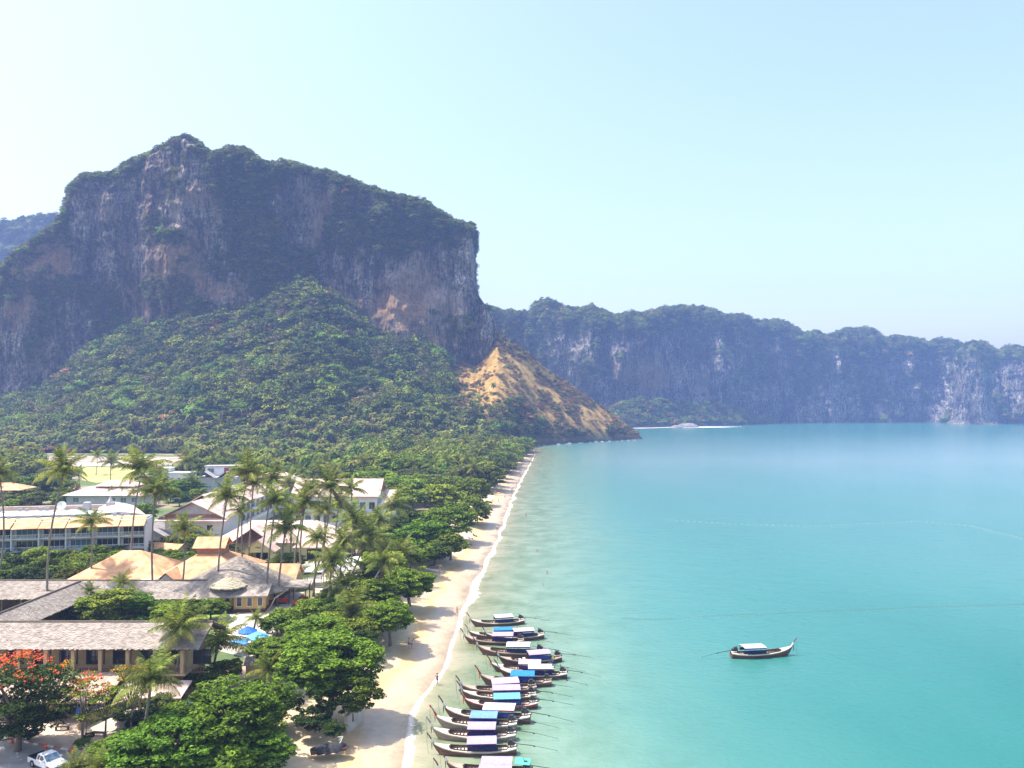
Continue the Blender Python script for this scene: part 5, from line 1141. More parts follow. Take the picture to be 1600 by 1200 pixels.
def palm(bx, by, cx_, cy_, rpx, label, group=None, wind=0.0, dead=1, nf=22, z0=LZ, Y=None, yellow=.25, seed=None, tr=.2, fmat=None):
    rpx = rpx * 1.1; b = P(bx, by, z0) if Y is None else PY(bx, 700, Y) * np.array([1, 1, 0]) + np.array([0, 0, z0])
    top = PY(cx_, cy_, b[1]); h = top - b; L = rpx * b[1] / F; k = L / 3.7; g = random.Random(seed or int(bx * 13 + by))
    o = empty('coconut_palm', tuple(b), 0, label, 'palm tree', group)
    mb = MB(); pts = []; bow = g.uniform(-.05, .05) * h[2]
    for i in range(13):
        t = i / 12; pts.append((h[0] * (t ** 1.3) + bow * math.sin(math.pi * t), g.uniform(-.03, .03), h[2] * t))
    mb.tube(pts, [tr * 1.75 if i == 0 else tr * (1.12 - .35 * i / 12) for i in range(13)], 8); mb.build('trunk', M['palm_bark'], o, True)
    tp = Vector((h[0], h[1], h[2])); ga = g.uniform(0, 6.28)
    seq = []
    for i in range(nf):
        t = i / nf
        seq.append('up' if t < .2 else 'hi' if t < .45 else 'mid' if t < .72 else ('yel' if g.random() < yellow * 2 else 'low'))
    seq += ['dead'] * dead
    for i, kd in enumerate(seq):
        a = ga + i * 2.39996 + g.uniform(-.2, .2); s = k * g.uniform(.85, 1.12)
        q = Matrix.Rotation(a, 4, 'Z') @ Matrix.Rotation(g.uniform(-.12, .12), 4, 'X') @ Matrix.Rotation(g.uniform(-.18, .14), 4, 'Y')
        if wind:
            q = Matrix.Rotation(-wind * (.5 + .5 * math.cos(a)), 4, 'Y') @ q
        f = link('frond', FR_[kd], o, tp, q.to_euler(), (s, s, s))
    link('coconut_cluster', COCOM, o, tp, (0, 0, ga), (k, k, k))
    return o
PL = [ # base x,y, crown x,y, radius px, label
 (75,955,100,738,38,'tall palm with a wind-swept crown whose trunk crosses the left bays of the hotel block',.5,1),
 (-2,905,-1,742,30,'tall palm cut by the left edge of the photo',.2,1),
 (205,903,222,735,38,'tall palm whose trunk ends behind the left slope of the orange tent-shaped roof',.35,1),
 (241,948,243,768,34,'tall straight palm with an upswept crown, trunk before the little grey entrance gable',.0,1),
 (141,924,143,818,26,'shorter palm with a light green crown in front of the hotel block balconies',.2,0),
 (283,930,288,828,28,'slim palm in front of the grey gabled hotel wing',.2,0),
 (340,945,355,778,33,'tall palm leaning right over the round thatched roof, leftmost of the trunks crossing it',.2,1),
 (369,898,389,740,36,'tall palm rising from the straw cap of the round roof with a broad dark crown',.3,1),
 (389,884,396,756,26,'thinner palm close behind the broad crowned palm over the round roof',.0,1),
 (407,886,426,752,27,'slender palm just right of the porch, crown against the pink roofs',.1,1),
 (415,948,431,785,31,'tall palm whose trunk crosses the right half of the round thatched roof',.3,1),
 (433,946,446,828,33,'palm with a bushy lit crown in front of the bush beside the porch',.1,2),
 (459,918,476,790,31,'left one of the close pair of palms right of the porch bush',.2,1),
 (472,914,481,768,25,'right one of the close pair of palms right of the porch bush',-.1,1),
 (487,922,518,762,37,'tall palm leaning strongly right with a wide spreading crown before the long pink roof',.1,1),
 (555,872,549,764,23,'small crowned palm in front of the right end of the long pink roof',.2,1),
 (490,932,496,842,25,'palm with a small pale crown left of the white shade canopies',.0,1),
 (515,955,520,880,36,'stout palm with a thick skirt of brown dead fronds',.0,6),
 (545,905,556,818,35,'dense crowned palm with hanging brown fronds in the palm cluster by the canopies',.1,3),
 (540,922,573,842,36,'palm leaning right beneath the dense crowned palm, dark lower fronds',.0,3),
 (610,850,614,792,29,'palm standing alone against the green almond trees right of the pink end roof',.0,1),
 (620,905,626,868,30,'low palm with long yellowish fronds among the beach almond trees',.1,0),
 (553,992,550,962,48,'short spreading palm with yellow-green fronds above the big almond tree',.0,0),
 (268,1100,284,985,46,'tall palm before the thatched front wing, grey trunk and crown over its eave',.25,1),
 (332,1062,341,1008,50,'short palm with bright yellow-green drooping fronds beside the terrace parasols',.1,0),
 (214,1204,236,1065,50,'nearest tall palm with pale trunk rising from the bottom edge in front of the shop',.0,1),
 (428,1082,425,1050,34,'small palm with upright thin fronds between the two big almond trees',.2,0),
 (174,760,174,722,20,'palm in front of the yellow dry field',.0,1),
 (294,760,292,722,22,'palm left of the grey roofed house with red doors',.0,1),
 (455,800,452,755,24,'palm crown against the pink roof left of the tall leaning palm',.0,1),
 (193,972,191,912,19,'small fan-shaped palm in the thatched courtyard',.0,0),
 (141,960,140,925,17,'narrow dark palm at the left of the courtyard garden',.0,1),
 (118,1240,118,1204,30,'palm crown just entering the bottom edge beside the white pickup',.0,0),
 (160,1246,163,1200,34,'second palm crown at the bottom edge, right of the one beside the pickup',.1,0),
 (538,960,532,915,26,'palm half hidden under the stout palm with brown fronds',.0,2),
 (395,1002,400,968,20,'small grey-green palm on the terrace behind the parasols',.0,0),
 (590,880,592,815,26,'palm with an upright crown behind the lone palm near the pink end roof',.2,1),
 (505,880,508,800,26,'palm with pale fronds over the right end of the pink lobby roof',.1,1),
 (525,868,530,790,26,'palm directly left of the small crowned palm by the long pink roof end',.2,1),
 (580,905,585,845,28,'palm in the cluster leaning over the beach side of the canopies',.1,2),
 (380,905,378,800,24,'slim palm between the round roof peak and the porch',.2,1),
 (452,890,455,800,24,'slender palm directly behind the bush right of the porch',.2,1),
 (535,945,538,850,30,'tall palm behind the stout palm with brown skirt',.1,2),
 (565,960,600,880,30,'palm with a trunk slanting right across the almond trees',.1,1),
 (330,900,325,845,20,'small palm above the orange stepped roof',.1,1),
 (640,760,642,726,20,'palm above the broad umbrella-shaped tree',.0,1),
]
for i, (bx, by, cx_, cy_, r_, lb, wd, dd_) in enumerate(PL):
    palm(bx, by, cx_, cy_, r_, lb, wind=wd, dead=dd_, nf=20 if r_ > 24 else 15, seed=i + 1, yellow=.45 if r_ > 40 else .25)
gP = random.Random(3)
for k, (cx_, cy_) in enumerate(((700,722),(716,708),(731,716),(742,732),(708,742),(690,705),(726,690),(750,703),(676,728),(664,700),(745,676),(694,688))):
    palm(cx_, cy_ + 34, cx_ + gP.uniform(-3, 3), cy_, gP.uniform(13, 18), 'coconut palm in the clump behind the beach almond trees', 'palms behind the beach trees', nf=13, dead=1, seed=100 + k, tr=.2)
for k, (cx_, cy_) in enumerate(((60,722),(95,706),(150,712),(20,716),(250,742),(300,752),(225,770),(125,736),(330,720),(345,712),(415,722),(440,735),(385,708),(470,738),(495,728),(520,735),(565,722),(590,715))):
    palm(cx_, cy_ + 30, cx_ + gP.uniform(-4, 4), cy_, gP.uniform(11, 17), 'coconut palm standing among the trees behind the resort roofs', 'palms behind the resort', nf=12, dead=1, seed=200 + k, tr=.2)
for k, (cx_, cy_, lb) in enumerate(((120,758,'ornamental palm with a dark underside, leftmost before the double pink roof'),(173,766,'ornamental palm with a dark underside before the middle of the double pink roof'),(192,766,'ornamental palm next right of the middle one before the double pink roof'),(208,767,'rightmost ornamental palm before the double pink roof'))):
    o = palm(cx_, cy_ + 28, cx_, cy_, 9, lb, nf=9, dead=0, seed=300 + k, tr=.1)
    s_ = MB(); s_.tube([(0, 0, .1), (0, 0, -.3), (0, 0, -1.0), (0, 0, -1.7), (0, 0, -2.0)], [.1, .7, .95, .6, .1], 8)  # brown ball below the crown, giving the palm a dark underside
    h_ = PY(cx_, cy_, o.location.y) - np.array(o.location); s_.build('dark_underside', M['tile_brown'], o, loc=tuple(h_))

# ------------------------------------------------------------------ broadleaf trees placed one by one
def tr(key, px, py, rpx, label, h=None, sq=.8, name='almond_tree', group=None, z0=LZ, zc=None, rz=None, cat='tree'):
    """px,py: crown centre in the photo; rpx crown radius; zc height of crown centre"""
    zc = zc or 8.0; c = P(px, py, zc); r = rpx * c[1] / F
    return tree(key, name, c[0], c[1], r, zc - z0, z0, label, cat, group, rz, sq)
T = [
 ('big0',515,1030,82,'broad two-tiered almond tree at the edge of the sand, largest crown by the beach',8.5,.62),
 ('big1',550,1078,48,'lower right limb crown overhanging the sand below the largest almond crown',5.5,.8),
 ('big2',435,1012,50,'almond tree with bright leaves just right of the blue parasols',7.0,.5),
 ('big1',362,1112,88,'big dense almond tree right of the nearest tall palm',8,.7),
 ('big2',250,1165,80,'big leafy almond tree at the bottom edge around the nearest palm trunk',7,.72),
 ('big0',170,1178,42,'almond bush crown at the bottom edge right of the pickup',5,.7),
 ('big0',408,1172,46,'almond crown at the bottom edge left of the sand',5,.75),
 ('big0',500,985,52,'bright upper back crown of the largest almond group, behind its broad tier',8,.5),
 ('mid2',355,1045,26,'dark shrub tree between the terrace palm and the shed',4.5,.8),
 ('mid0',310,1060,26,'dark leafy tree behind the short terrace palm',5,.8),
 ('dark0',440,1100,28,'dark undergrowth in the gap between the two largest almond crowns',4.5,.9),
 ('mid1',345,1190,60,'dark almond crown at the bottom edge in the middle of the grove',5,.7),
 ('big1',610,962,38,'almond tree whose shade falls on the sand beside the couple',6.5,.75),
 ('big2',640,908,42,'round dark almond tree bulging over the sand beside the pink boat',6.5,.75),
 ('mid0',580,925,40,'almond tree left of the round dark one beside the pink boat',7,.7),
 ('mid1',603,880,36,'almond tree just right of the leaning palm trunk',7,.7),
 ('mid2',640,862,36,'almond tree behind the low palm with long yellowish fronds',7,.7),
 ('big0',662,838,46,'wide almond tree with a layered crown, next to the shaded picnic spot',7,.72),
 ('mid3',704,848,30,'almond tree at the sand edge above the shaded picnic spot',6,.8),
 ('big1',700,815,44,'almond tree with layered crown in the middle of the beach row',7,.75),
 ('mid2',735,795,36,'almond tree at the sand edge in the middle of the beach row',6,.85),
 ('mid0',690,775,38,'light green almond tree behind the middle of the beach row',7,.7),
 ('mid1',738,765,32,'yellow-green almond tree of the upper beach row',7,.8),
 ('olive0',725,745,40,'olive tinted almond tree in the upper beach row',8,.7),
 ('mid3',762,745,30,'almond tree near the far third of the beach',7,.8),
 ('mid0',780,722,28,'almond tree before the far end of the beach',7,.8),
 ('mid1',800,706,24,'almond tree close to the far end of the beach',7,.8),
 ('mid2',818,694,20,'last almond tree at the far end of the beach',7,.8),
 ('mid3',760,708,30,'leafy tree inland of the far end of the beach',9,.75),
 ('big2',628,735,58,'broad umbrella-shaped green tree behind the pink end roof',9,.55),
 ('mid2',590,752,36,'green tree touching the right gable of the long pink roof',8,.7),
 ('dark0',668,750,34,'dark tree right of the umbrella-shaped tree',7,.8),
 ('mid1',560,728,34,'tree behind the ridge of the long pink roof',9,.6),
 ('mid0',500,722,34,'green tree above the middle of the long pink roof',9,.6),
 ('dark1',640,815,30,'dark feathery tree in front of the concrete house shell',6,.9),
 ('mid3',600,838,24,'small tree under the lone palm near the pink end roof',5,.8),
 ('big1',291,762,27,'bright spreading tree left of the red-doored house',7.5,.6),
 ('mid2',300,842,26,'garden tree in front of the grey gabled wing',5,.7),
 ('mid3',258,850,20,'dark round garden tree left of the grey gabled wing',5,.9),
 ('dark0',345,862,26,'dark frangipani tree left of the yellow porch',5,.7),
 ('big2',445,878,30,'bright green frangipani tree right of the yellow porch',5,.75),
 ('dark0',370,868,22,'small dark tree beside the yellow porch columns',4.5,.8),
 ('mid0',180,935,36,'bushy courtyard tree behind the nearest thatched roof',7.5,.6),
 ('big1',215,940,28,'courtyard tree with lime leaves right of the fan palm',7,.6),
 ('mid1',130,945,26,'courtyard tree at the left of the garden',6,.6),
 ('lime0',96,966,13,'lime yellow rounded bush at the left of the courtyard',4,.8),
 ('mid2',262,955,26,'courtyard bush near the right end of the garden',6,.6),
 ('mid0',330,948,28,'bright bush below the round thatched roof eave',5,.6),
 ('mid3',150,862,24,'bright garden tree in front of the hotel block',5.5,.7),
 ('mid1',120,848,22,'garden tree touching the lower balconies of the hotel block',6,.8),
 ('mid0',58,870,26,'yellow-green garden tree in front of the hotel block, left part',5.5,.8),
 ('dark1',15,882,30,'dark garden tree at the left edge below the hotel block',5,.8),
 ('mid2',90,888,30,'garden tree between the hotel block and the rear thatched wing',5,.7),
 ('dark0',48,895,26,'dark garden tree just above the rear thatched roof, left part',5,.7),
 ('olive1',30,862,16,'brownish garden tree by the lower left balcony',5.5,.9),
 ('mid3',120,888,24,'garden tree just left of the orange tent-shaped roof',5,.7),
 ('lime0',190,858,18,'yellow-green garden tree at the right corner of the hotel block',5,.7),
 ('mid1',205,872,20,'garden tree above the right slope of the orange tent-shaped roof',5,.7),
 ('mid2',250,880,26,'leafy hedge tree between the two orange roofs',4.5,.6),
 ('mid0',225,800,22,'tree in the gap between the hotel block and the gabled wing',7,.9),
 ('dark1',212,818,18,'dark tree behind the right corner of the hotel block',5,.9),
 ('mid3',40,760,26,'green tree right of the left edge house',7,.9),
 ('dark0',70,762,26,'dark tree behind the flat roof of the hotel block, left part',7,.9),
 ('mid1',20,790,18,'bright bush tree below the left edge house',5,.8),
 ('olive0',48,785,20,'olive tree behind the satellite dish',6,.8),
 ('mid2',95,780,18,'tree behind the flat roof of the hotel block, middle',6,.9),
 ('dark1',150,772,16,'dark tree before the left part of the double pink roof',6,.8),
 ('mid0',480,955,30,'leafy bushes right of the terrace path',5,.6),
 ('mid3',470,1000,30,'bushy tree behind the crown of the largest almond tree',5,.6),
 ('mid2',560,905,22,'small tree right of the white shade canopies',5,.8),
 ('dark0',492,1122,30,'dark undergrowth round the trunk of the largest almond tree',3.5,.8),
 ('dark1',522,1138,18,'small dark bush between the largest almond trunk and the retaining wall',3,.9),
 ('mid3',224,828,16,'garden tree in front of the bare end wall of the hotel block',7,1.0),
 ('mid0',226,855,15,'lower garden tree at the foot of the hotel block end wall',5,1.0),
 ('dark0',590,905,26,'dark tree in the gap of the beach almond row',5,.8),
]
for i, (k, px, py, r_, lb, zc, sq) in enumerate(T):
    lz = 2.0 if xs(P(px, py, zc)[1]) - P(px, py, zc)[0] < 20 else LZ
    tr(k, px, py, r_, lb, zc=zc, sq=sq, name='almond_tree' if 'almond' in lb else 'garden_tree', rz=i * 1.7, z0=lz - .1)
# filler trees, grown where the photo shows unbroken canopy
def fill(poly, zc, r, step, keys, label, group, seed, name='garden_tree', sq=.75):
    g = random.Random(seed); xsn = [p[0] for p in poly]; ysn = [p[1] for p in poly]; y = min(ysn); n_ = 0
    while y < max(ysn):
        c = P(800, y, zc); dpx = step * F / c[1]; x = min(xsn) + g.uniform(0, dpx)
        while x < max(xsn):
            xx = x + g.uniform(-.3, .3) * dpx; 
            if inpoly(xx, y, poly):
                q = P(xx, y + g.uniform(-1, 1), zc); rr = r * g.uniform(.75, 1.2)
                if xs(q[1]) - q[0] > 8: tree(g.choice(keys), name, q[0], q[1], rr, zc - LZ, LZ - .05, label, 'tree', group, g.uniform(0, 6.28), sq * g.uniform(.85, 1.15)); n_ += 1
            x += dpx
        c2 = P(800, y + 1, zc); y += max(1.0, step * .8 / max(.01, (c[1] - c2[1])))
    return n_
n1_ = fill([(560,735),(700,700),(790,690),(740,735),(700,760),(600,790),(560,745)], 8, 6.5, 14, ['mid0','mid1','mid2','mid3','dark0','olive0'], 'green tree in the dense wood inland of the beach almond row', 'trees inland of the beach row', 1)
n2_ = fill([(-20,738),(110,732),(110,775),(-20,785)], 6, 5.2, 15, ['mid0','mid2','dark0','olive0','olive1'], 'tree in the clump left of the double pink roof', 'trees left of the double pink roof', 2)
n3_ = fill([(290,725),(600,718),(560,742),(430,748),(390,738),(300,742)], 8, 6.2, 19, ['mid0','mid1','dark1','olive0','mid3'], 'tree in the belt behind the pink hotel roofs', 'trees behind the pink hotel roofs', 3)
n4_ = fill([(0,862),(215,858),(215,905),(120,905),(0,908)], 4.5, 2.9, 6.0, ['mid0','mid1','mid2','mid3','dark0'], 'green garden tree between the hotel block and the rear thatched roof', 'garden trees below the hotel block', 4, sq=.9)
n5_ = fill([(480,930),(620,900),(640,960),(580,1000),(430,1000),(430,960)], 5, 2.8, 5.2, ['mid0','mid1','dark0','mid2'], 'leafy undergrowth tree behind the largest almond crown', 'undergrowth behind the largest almond tree', 5)
n6_ = fill([(560,830),(680,800),(700,860),(620,890),(560,880)], 5, 3.8, 8, ['mid0','mid1','dark0','dark1'], 'tree filling the wood behind the middle of the beach row', 'trees behind the middle beach row', 6)
n7_ = fill([(205,840),(335,835),(335,875),(260,885),(205,880)], 4, 2.6, 6.2, ['mid0','mid3','dark0','lime0'], 'low garden tree under the grey gabled wing', 'garden trees before the gabled wing', 7)
n8_ = fill([(75,938),(300,938),(300,972),(75,972)], 4.5, 2.4, 5.0, ['mid0','mid1','dark0','mid3'], 'garden shrub in the courtyard behind the nearest thatched roof', 'courtyard shrubs', 8, 'garden_shrub')
n9_ = fill([(215,1100),(300,1080),(400,1090),(455,1150),(455,1200),(215,1210)], 4.2, 2.4, 4.6, ['mid0','mid1','dark0','mid2'], 'leafy tree in the dense grove at the bottom of the photo', 'grove trees at the bottom edge', 9)
n10_ = fill([(215,745),(300,742),(330,770),(230,785)], 6, 4.0, 13, ['mid0','mid1','dark0'], 'tree around the white flat building', 'trees around the white building', 10)
print('FILL', n1_, n2_, n3_, n4_, n5_, n6_, n7_, n8_, n9_, n10_)
# flame trees
o = tr('flame', 28, 1090, 80, 'large dark flame tree with a cap of orange-red flowers at the left edge', zc=8.5, sq=.92, name='flame_tree', rz=.3)
cm = bpy.data.meshes
def flower_cap(parent, r, h, sq, n, seed, cone_=0.55, lean=0):
    g = np.random.default_rng(seed); d = g.normal(0, 1, (n * 4, 3)); d[:, 2] = np.abs(d[:, 2]) + .15; d /= np.linalg.norm(d, axis=1)[:, None]
    cl = g.normal(0, 1, (70, 3)); cl[:, 2] = np.abs(cl[:, 2]) + 1.1; cl[:, 1] -= .2; cl /= np.linalg.norm(cl, axis=1)[:, None]
    near = (d @ cl.T).max(1); idx = np.argsort(-near)[:n]; d = d[idx]
    V, Fc = leaf_quads(d * np.array([1, 1, sq]) * r * g.uniform(.92, 1.06, (n, 1)), d + np.array([0, 0, .6]), .12, .8, seed)
    return tag(link('flowers', mk('flowers', V, Fc, [M['flower_red']]), parent, (0, 0, h)), kind='stuff')
flower_cap(o, o.children[1].scale[0] * .92, 6.0, .92, 620, 5)
o = tr('sparse', 130, 1090, 50, 'thin airy flame tree with scattered red flowers before the thatched front wing', zc=8.0, sq=.95, name='flame_tree', rz=2.0)
tr('sparse', 88, 1058, 36, 'thin flame tree branch crown with few flowers, in front of the left columns', zc=8.2, sq=.9, name='flame_tree', rz=1.1)
tr('sparse', 165, 1098, 38, 'low airy flame tree crown in front of the tiled awning', zc=6.6, sq=.9, name='flame_tree', rz=5.1)
tr('olive0', 252, 1100, 24, 'olive shrub tree behind the trunk of the nearest tall palm', zc=4.5, sq=.9, name='garden_tree')
o = tr('sparse', 205, 1068, 42, 'right-hand airy flame tree with red flowers beside the nearest palm', zc=8.5, sq=.95, name='flame_tree', rz=4.0)
# planting by the kerb
for k, (px, py, r_, lb, ky) in enumerate(((128,1160,12,'spiky yellow-green shrub at the end of the kerb','lime0'),(140,1150,9,'small dark shrub behind the spiky shrub at the kerb end','dark0'),(20,1140,16,'dark hedge shrub by the white fence','dark1'),(45,1146,14,'second dark hedge shrub right of the white fence','dark0'))):
    tr(ky, px, py, r_, lb, zc=3.3, name='shrub', cat='shrub')
sap = tr('mid1', 135, 1112, 9, 'thin sapling with a small crown beside the yard', zc=5.5, name='sapling')
# ------------------------------------------------------------------ long-tail boats
M['hull_brown'] = mat('hull_brown', (0.12, 0.055, 0.04), (0.20, 0.105, 0.08), 1.5, .55, .2, 8, stretch=(.4, 3, 3))
M['hull_tan'] = mat('hull_tan', (0.26, 0.20, 0.17), (0.34, 0.26, 0.22), 1.5, .55, .2, 8, stretch=(.4, 3, 3))
M['hull_dark'] = mat('hull_dark', (0.08, 0.035, 0.03), (0.13, 0.065, 0.05), 1.5, .55, .2, 8, stretch=(.4, 3, 3))
M['deck_cream'] = mat('deck_cream', (0.66, 0.60, 0.50), (0.52, 0.45, 0.36), 1.5, .7, .2, 9, stretch=(.4, 4, 1))
M['deck_brown'] = mat('deck_brown', (0.36, 0.26, 0.20), (0.48, 0.37, 0.29), 1.5, .7, .2, 9, stretch=(.4, 4, 1))
M['inside'] = mat('inside', (0.20, 0.14, 0.10), (0.12, 0.08, 0.06), 3, .8)
CANV = {}
for nm, c in (('lilac', (0.41, 0.31, 0.52)), ('pale_lilac', (0.54, 0.46, 0.61)), ('pink_lilac', (0.46, 0.34, 0.47)), ('white', (0.66, 0.64, 0.68)), ('bright_blue', (0.02, 0.20, 0.62)), ('cyan_blue', (0.13, 0.38, 0.60)), ('mid_blue', (0.16, 0.30, 0.68)), ('green', (0.10, 0.55, 0.36)), ('navy', (0.02, 0.018, 0.12)), ('purple', (0.09, 0.03, 0.20)), ('blue_curt', (0.03, 0.07, 0.35)), ('red', (0.6, 0.03, 0.03)), ('maroon', (0.2, 0.02, 0.04)), ('yellow', (0.8, 0.6, 0.05))):
    CANV[nm] = mat('canvas_' + nm, c, tuple(x * .8 for x in c), 2.5, .75, .3, 5)
def hb(x): return 0.98 * np.interp(x, [-4.65, -4.2, -3.4, -2.2, -.5, 2, 4, 5.2], [.03, .22, .52, .80, .97, 1.0, .82, .55])
def hs(x): return np.interp(x, [-4.65, -4.2, -3.4, -2.2, -.5, 2, 4, 5.2], [1.42, 1.2, .96, .74, .58, .54, .62, .78])
def hk(x): return np.interp(x, [-4.65, -4.3, -3.9, -3.3, -2.2, 0, 3, 5.2], [1.1, .55, .05, -.2, -.3, -.32, -.3, -.12])
def boat_meshes():
    X = np.concatenate([np.linspace(-4.65, -3, 10), np.linspace(-2.6, 5.2, 18)]); out = {}
    V = []; n = 9
    for x in X:
        b, s, k = hb(x), hs(x), hk(x)
        for t in np.linspace(-1, 1, n):
            a = abs(t); V.append((x, math.copysign(b * (a ** .55), t) if t else 0, k + (s - k) * a ** 2.2))
    Fq = grid_faces(len(X), n)[:, ::-1].copy(); fl = [tuple(f) for f in Fq] + [tuple(range((len(X) - 1) * n, len(X) * n))]
    out['hull'] = (V, fl)
    # deck ring with cockpit opening; inner well
    g0, g1 = -2.75, 4.1
    mb = MB(); xx = [x for x in np.linspace(-4.6, 5.18, 34)]
    def wi(x): return hb(x) * .72 if g0 < x < g1 else 0
    for i in range(len(xx) - 1):
        x0, x1 = xx[i], xx[i + 1]; z0, z1 = hs(x0) + .03, hs(x1) + .03
        for sd in (-1, 1):
            q = [(x0, sd * wi(x0), z0 + .05 * (wi(x0) == 0)), (x1, sd * wi(x1), z1 + .05 * (wi(x1) == 0)), (x1, sd * (hb(x1) + .03), z1), (x0, sd * (hb(x0) + .03), z0)]
            if sd > 0: mb.add(q, [(0, 1, 2, 3)])
            else: mb.add(q, [(3, 2, 1, 0)])
            mb.add([(x0, sd * (hb(x0) + .03), z0), (x1, sd * (hb(x1) + .03), z1), (x1, sd * (hb(x1) + .035), z1 - .12), (x0, sd * (hb(x0) + .035), z0 - .12)], [(0, 1, 2, 3)])
    out['deck'] = (mb.v, mb.f)
    mb = MB()
    for i in range(len(xx) - 1):
        x0, x1 = xx[i], xx[i + 1]
        if x1 <= g0 or x0 >= g1: continue
        w0, w1 = max(wi(x0), hb(max(g0, x0)) * .5), max(wi(x1), hb(min(g1, x1)) * .5)
        mb.add([(x0, -w0, .12), (x1, -w1, .12), (x1, w1, .12), (x0, w0, .12)], [(0, 1, 2, 3)])
        for sd in (-1, 1): mb.add([(x0, sd * w0, .12), (x1, sd * w1, .12), (x1, sd * w1, hs(x1) + .02), (x0, sd * w0, hs(x0) + .02)], [(0, 1, 2, 3)])
    out['well'] = (mb.v, mb.f)
    mb = MB()
    for sd in (-1, 1):
        for i in range(len(xx) - 1):
            x0, x1 = xx[i], xx[i + 1]
            if x0 < g0 - .1 or x1 > g1 + .2: continue
            mb.slab([(x0, sd * wi(x0), hs(x0) + .16), (x1, sd * wi(x1), hs(x1) + .16), (x1, sd * (wi(x1) + .05), hs(x1) + .16), (x0, sd * (wi(x0) + .05), hs(x0) + .16)], .13)
    mb.box(g0 + .05, g0 + .12, -.5, .5, hs(g0) + .04, hs(g0) + .17)
    out['coaming'] = (mb.v, mb.f)
    return out
BM = boat_meshes()
_bm = {}
def bme(name, m): 
    k = (name, m.name)
    if k not in _bm: _bm[k] = mk(name, BM[name][0], BM[name][1], [m], False)
    return _bm[k]
def bpart(key, fn, m, name):
    k = (key, m.name)
    if k not in _bm: b = MB(); fn(b); _bm[k] = b.mesh(name, m)
    return _bm[k]
def f_post(b): b.tube([(-4.35, 0, .9), (-4.7, 0, 1.55), (-5.05, 0, 2.15), (-5.4, 0, 2.6)], [.09, .1, .085, .075], 6)
def f_rib(b): b.tube([(-4.66, 0, 1.47), (-4.86, 0, 1.83)], [.135, .125], 8)
def f_tail(b): b.tube([(-4.78, .12, 1.6), (-4.82, .16, 1.1), (-4.8, .15, .6)], [.05, .06, .03], 5)
def f_rope(b): b.tube([(-5.36, 0, 2.5), (-5.4, 0, 1.6), (-5.3, .1, .7), (-5.2, .1, -.1)], .018, 4)
def f_tip(b): b.tube([(-5.28, 0, 2.43), (-5.42, 0, 2.62)], [.1, .1], 7)
def f_roof(L, dx=0):
    def fn(b):
        x0, x1 = -.35 + dx, -.35 + dx + L; n = 7
        for i in range(n - 1):
            a0 = -1 + 2 * i / (n - 1); a1 = -1 + 2 * (i + 1) / (n - 1); z0 = 1.74 - .12 * a0 * a0; z1 = 1.74 - .12 * a1 * a1
            b.slab([(x0, a0 * 1.14, z0), (x1, a0 * 1.14, z0 + .03), (x1, a1 * 1.14, z1 + .03), (x0, a1 * 1.14, z1)], .05)
    return fn
def f_curt(L, dx, z0, z1, y=.96, side=1):
    def fn(b):
        n = 14; x0 = -.3 + dx
        for sd in (side,):
            for i in range(n):
                xa = x0 + (L - .1) * i / n; xb = x0 + (L - .1) * (i + 1) / n; ya = sd * (y + .025 * (i % 2)); yb = sd * (y + .025 * ((i + 1) % 2))
                b.add([(xa, ya, z0), (xb, yb, z0), (xb, yb, z1), (xa, ya, z1)], [(0, 1, 2, 3)])
    return fn
def f_cpost(L, dx): return lambda b: [b.tube([(x, y, .55), (x, y, 1.64)], .03, 5) for x in (-.25 + dx, -.25 + dx + L / 2 - .1, -.45 + dx + L) for y in (-.9, .9)]
def f_bench(b): b.box(-.13, .13, -.62, .62, .42, .47)
def f_frame(b): b.box(-.04, .04, -.68, .68, .5, .6)
def f_engine(b):
    b.box(4.15, 4.9, -.24, .24, 1.0, 1.4); b.box(4.25, 4.7, -.18, .18, 1.4, 1.62); b.tube([(4.9, 0, 1.2), (5.05, 0, 1.2)], .22, 10)
    b.tube([(4.3, .15, 1.6), (4.25, .18, 1.85)], .05, 6); b.tube([(4.15, -.1, 1.3), (3.5, -.1, 1.45)], .025, 5); b.box(4.35, 4.6, -.3, -.24, 1.05, 1.3); b.tube([(4.5, 0, .62), (4.5, 0, 1.0)], .06, 6)
def f_shaft(b): b.tube([(5.0, 0, 1.15), (7.3, 0, .85)], [.045, .04], 6); b.tube([(7.3, 0, .85), (10.1, 0, .22)], [.022, .02], 5); b.box(7.2, 7.45, -.02, .02, .72, .84)
def f_prop(b): [b.add([(10.1, 0, .22), (10.08, .16 * math.cos(a) - .03, .22 + .16 * math.sin(a)), (10.16, .16 * math.cos(a) + .05, .22 + .16 * math.sin(a))], [(0, 1, 2)]) for a in (0, 2.1, 4.2)]
def f_stern(b): b.tube([(5.15, 0, .7), (5.3, 0, 1.0)], [.1, .07], 6); b.box(4.4, 4.6, -.5, .5, .6, .72)
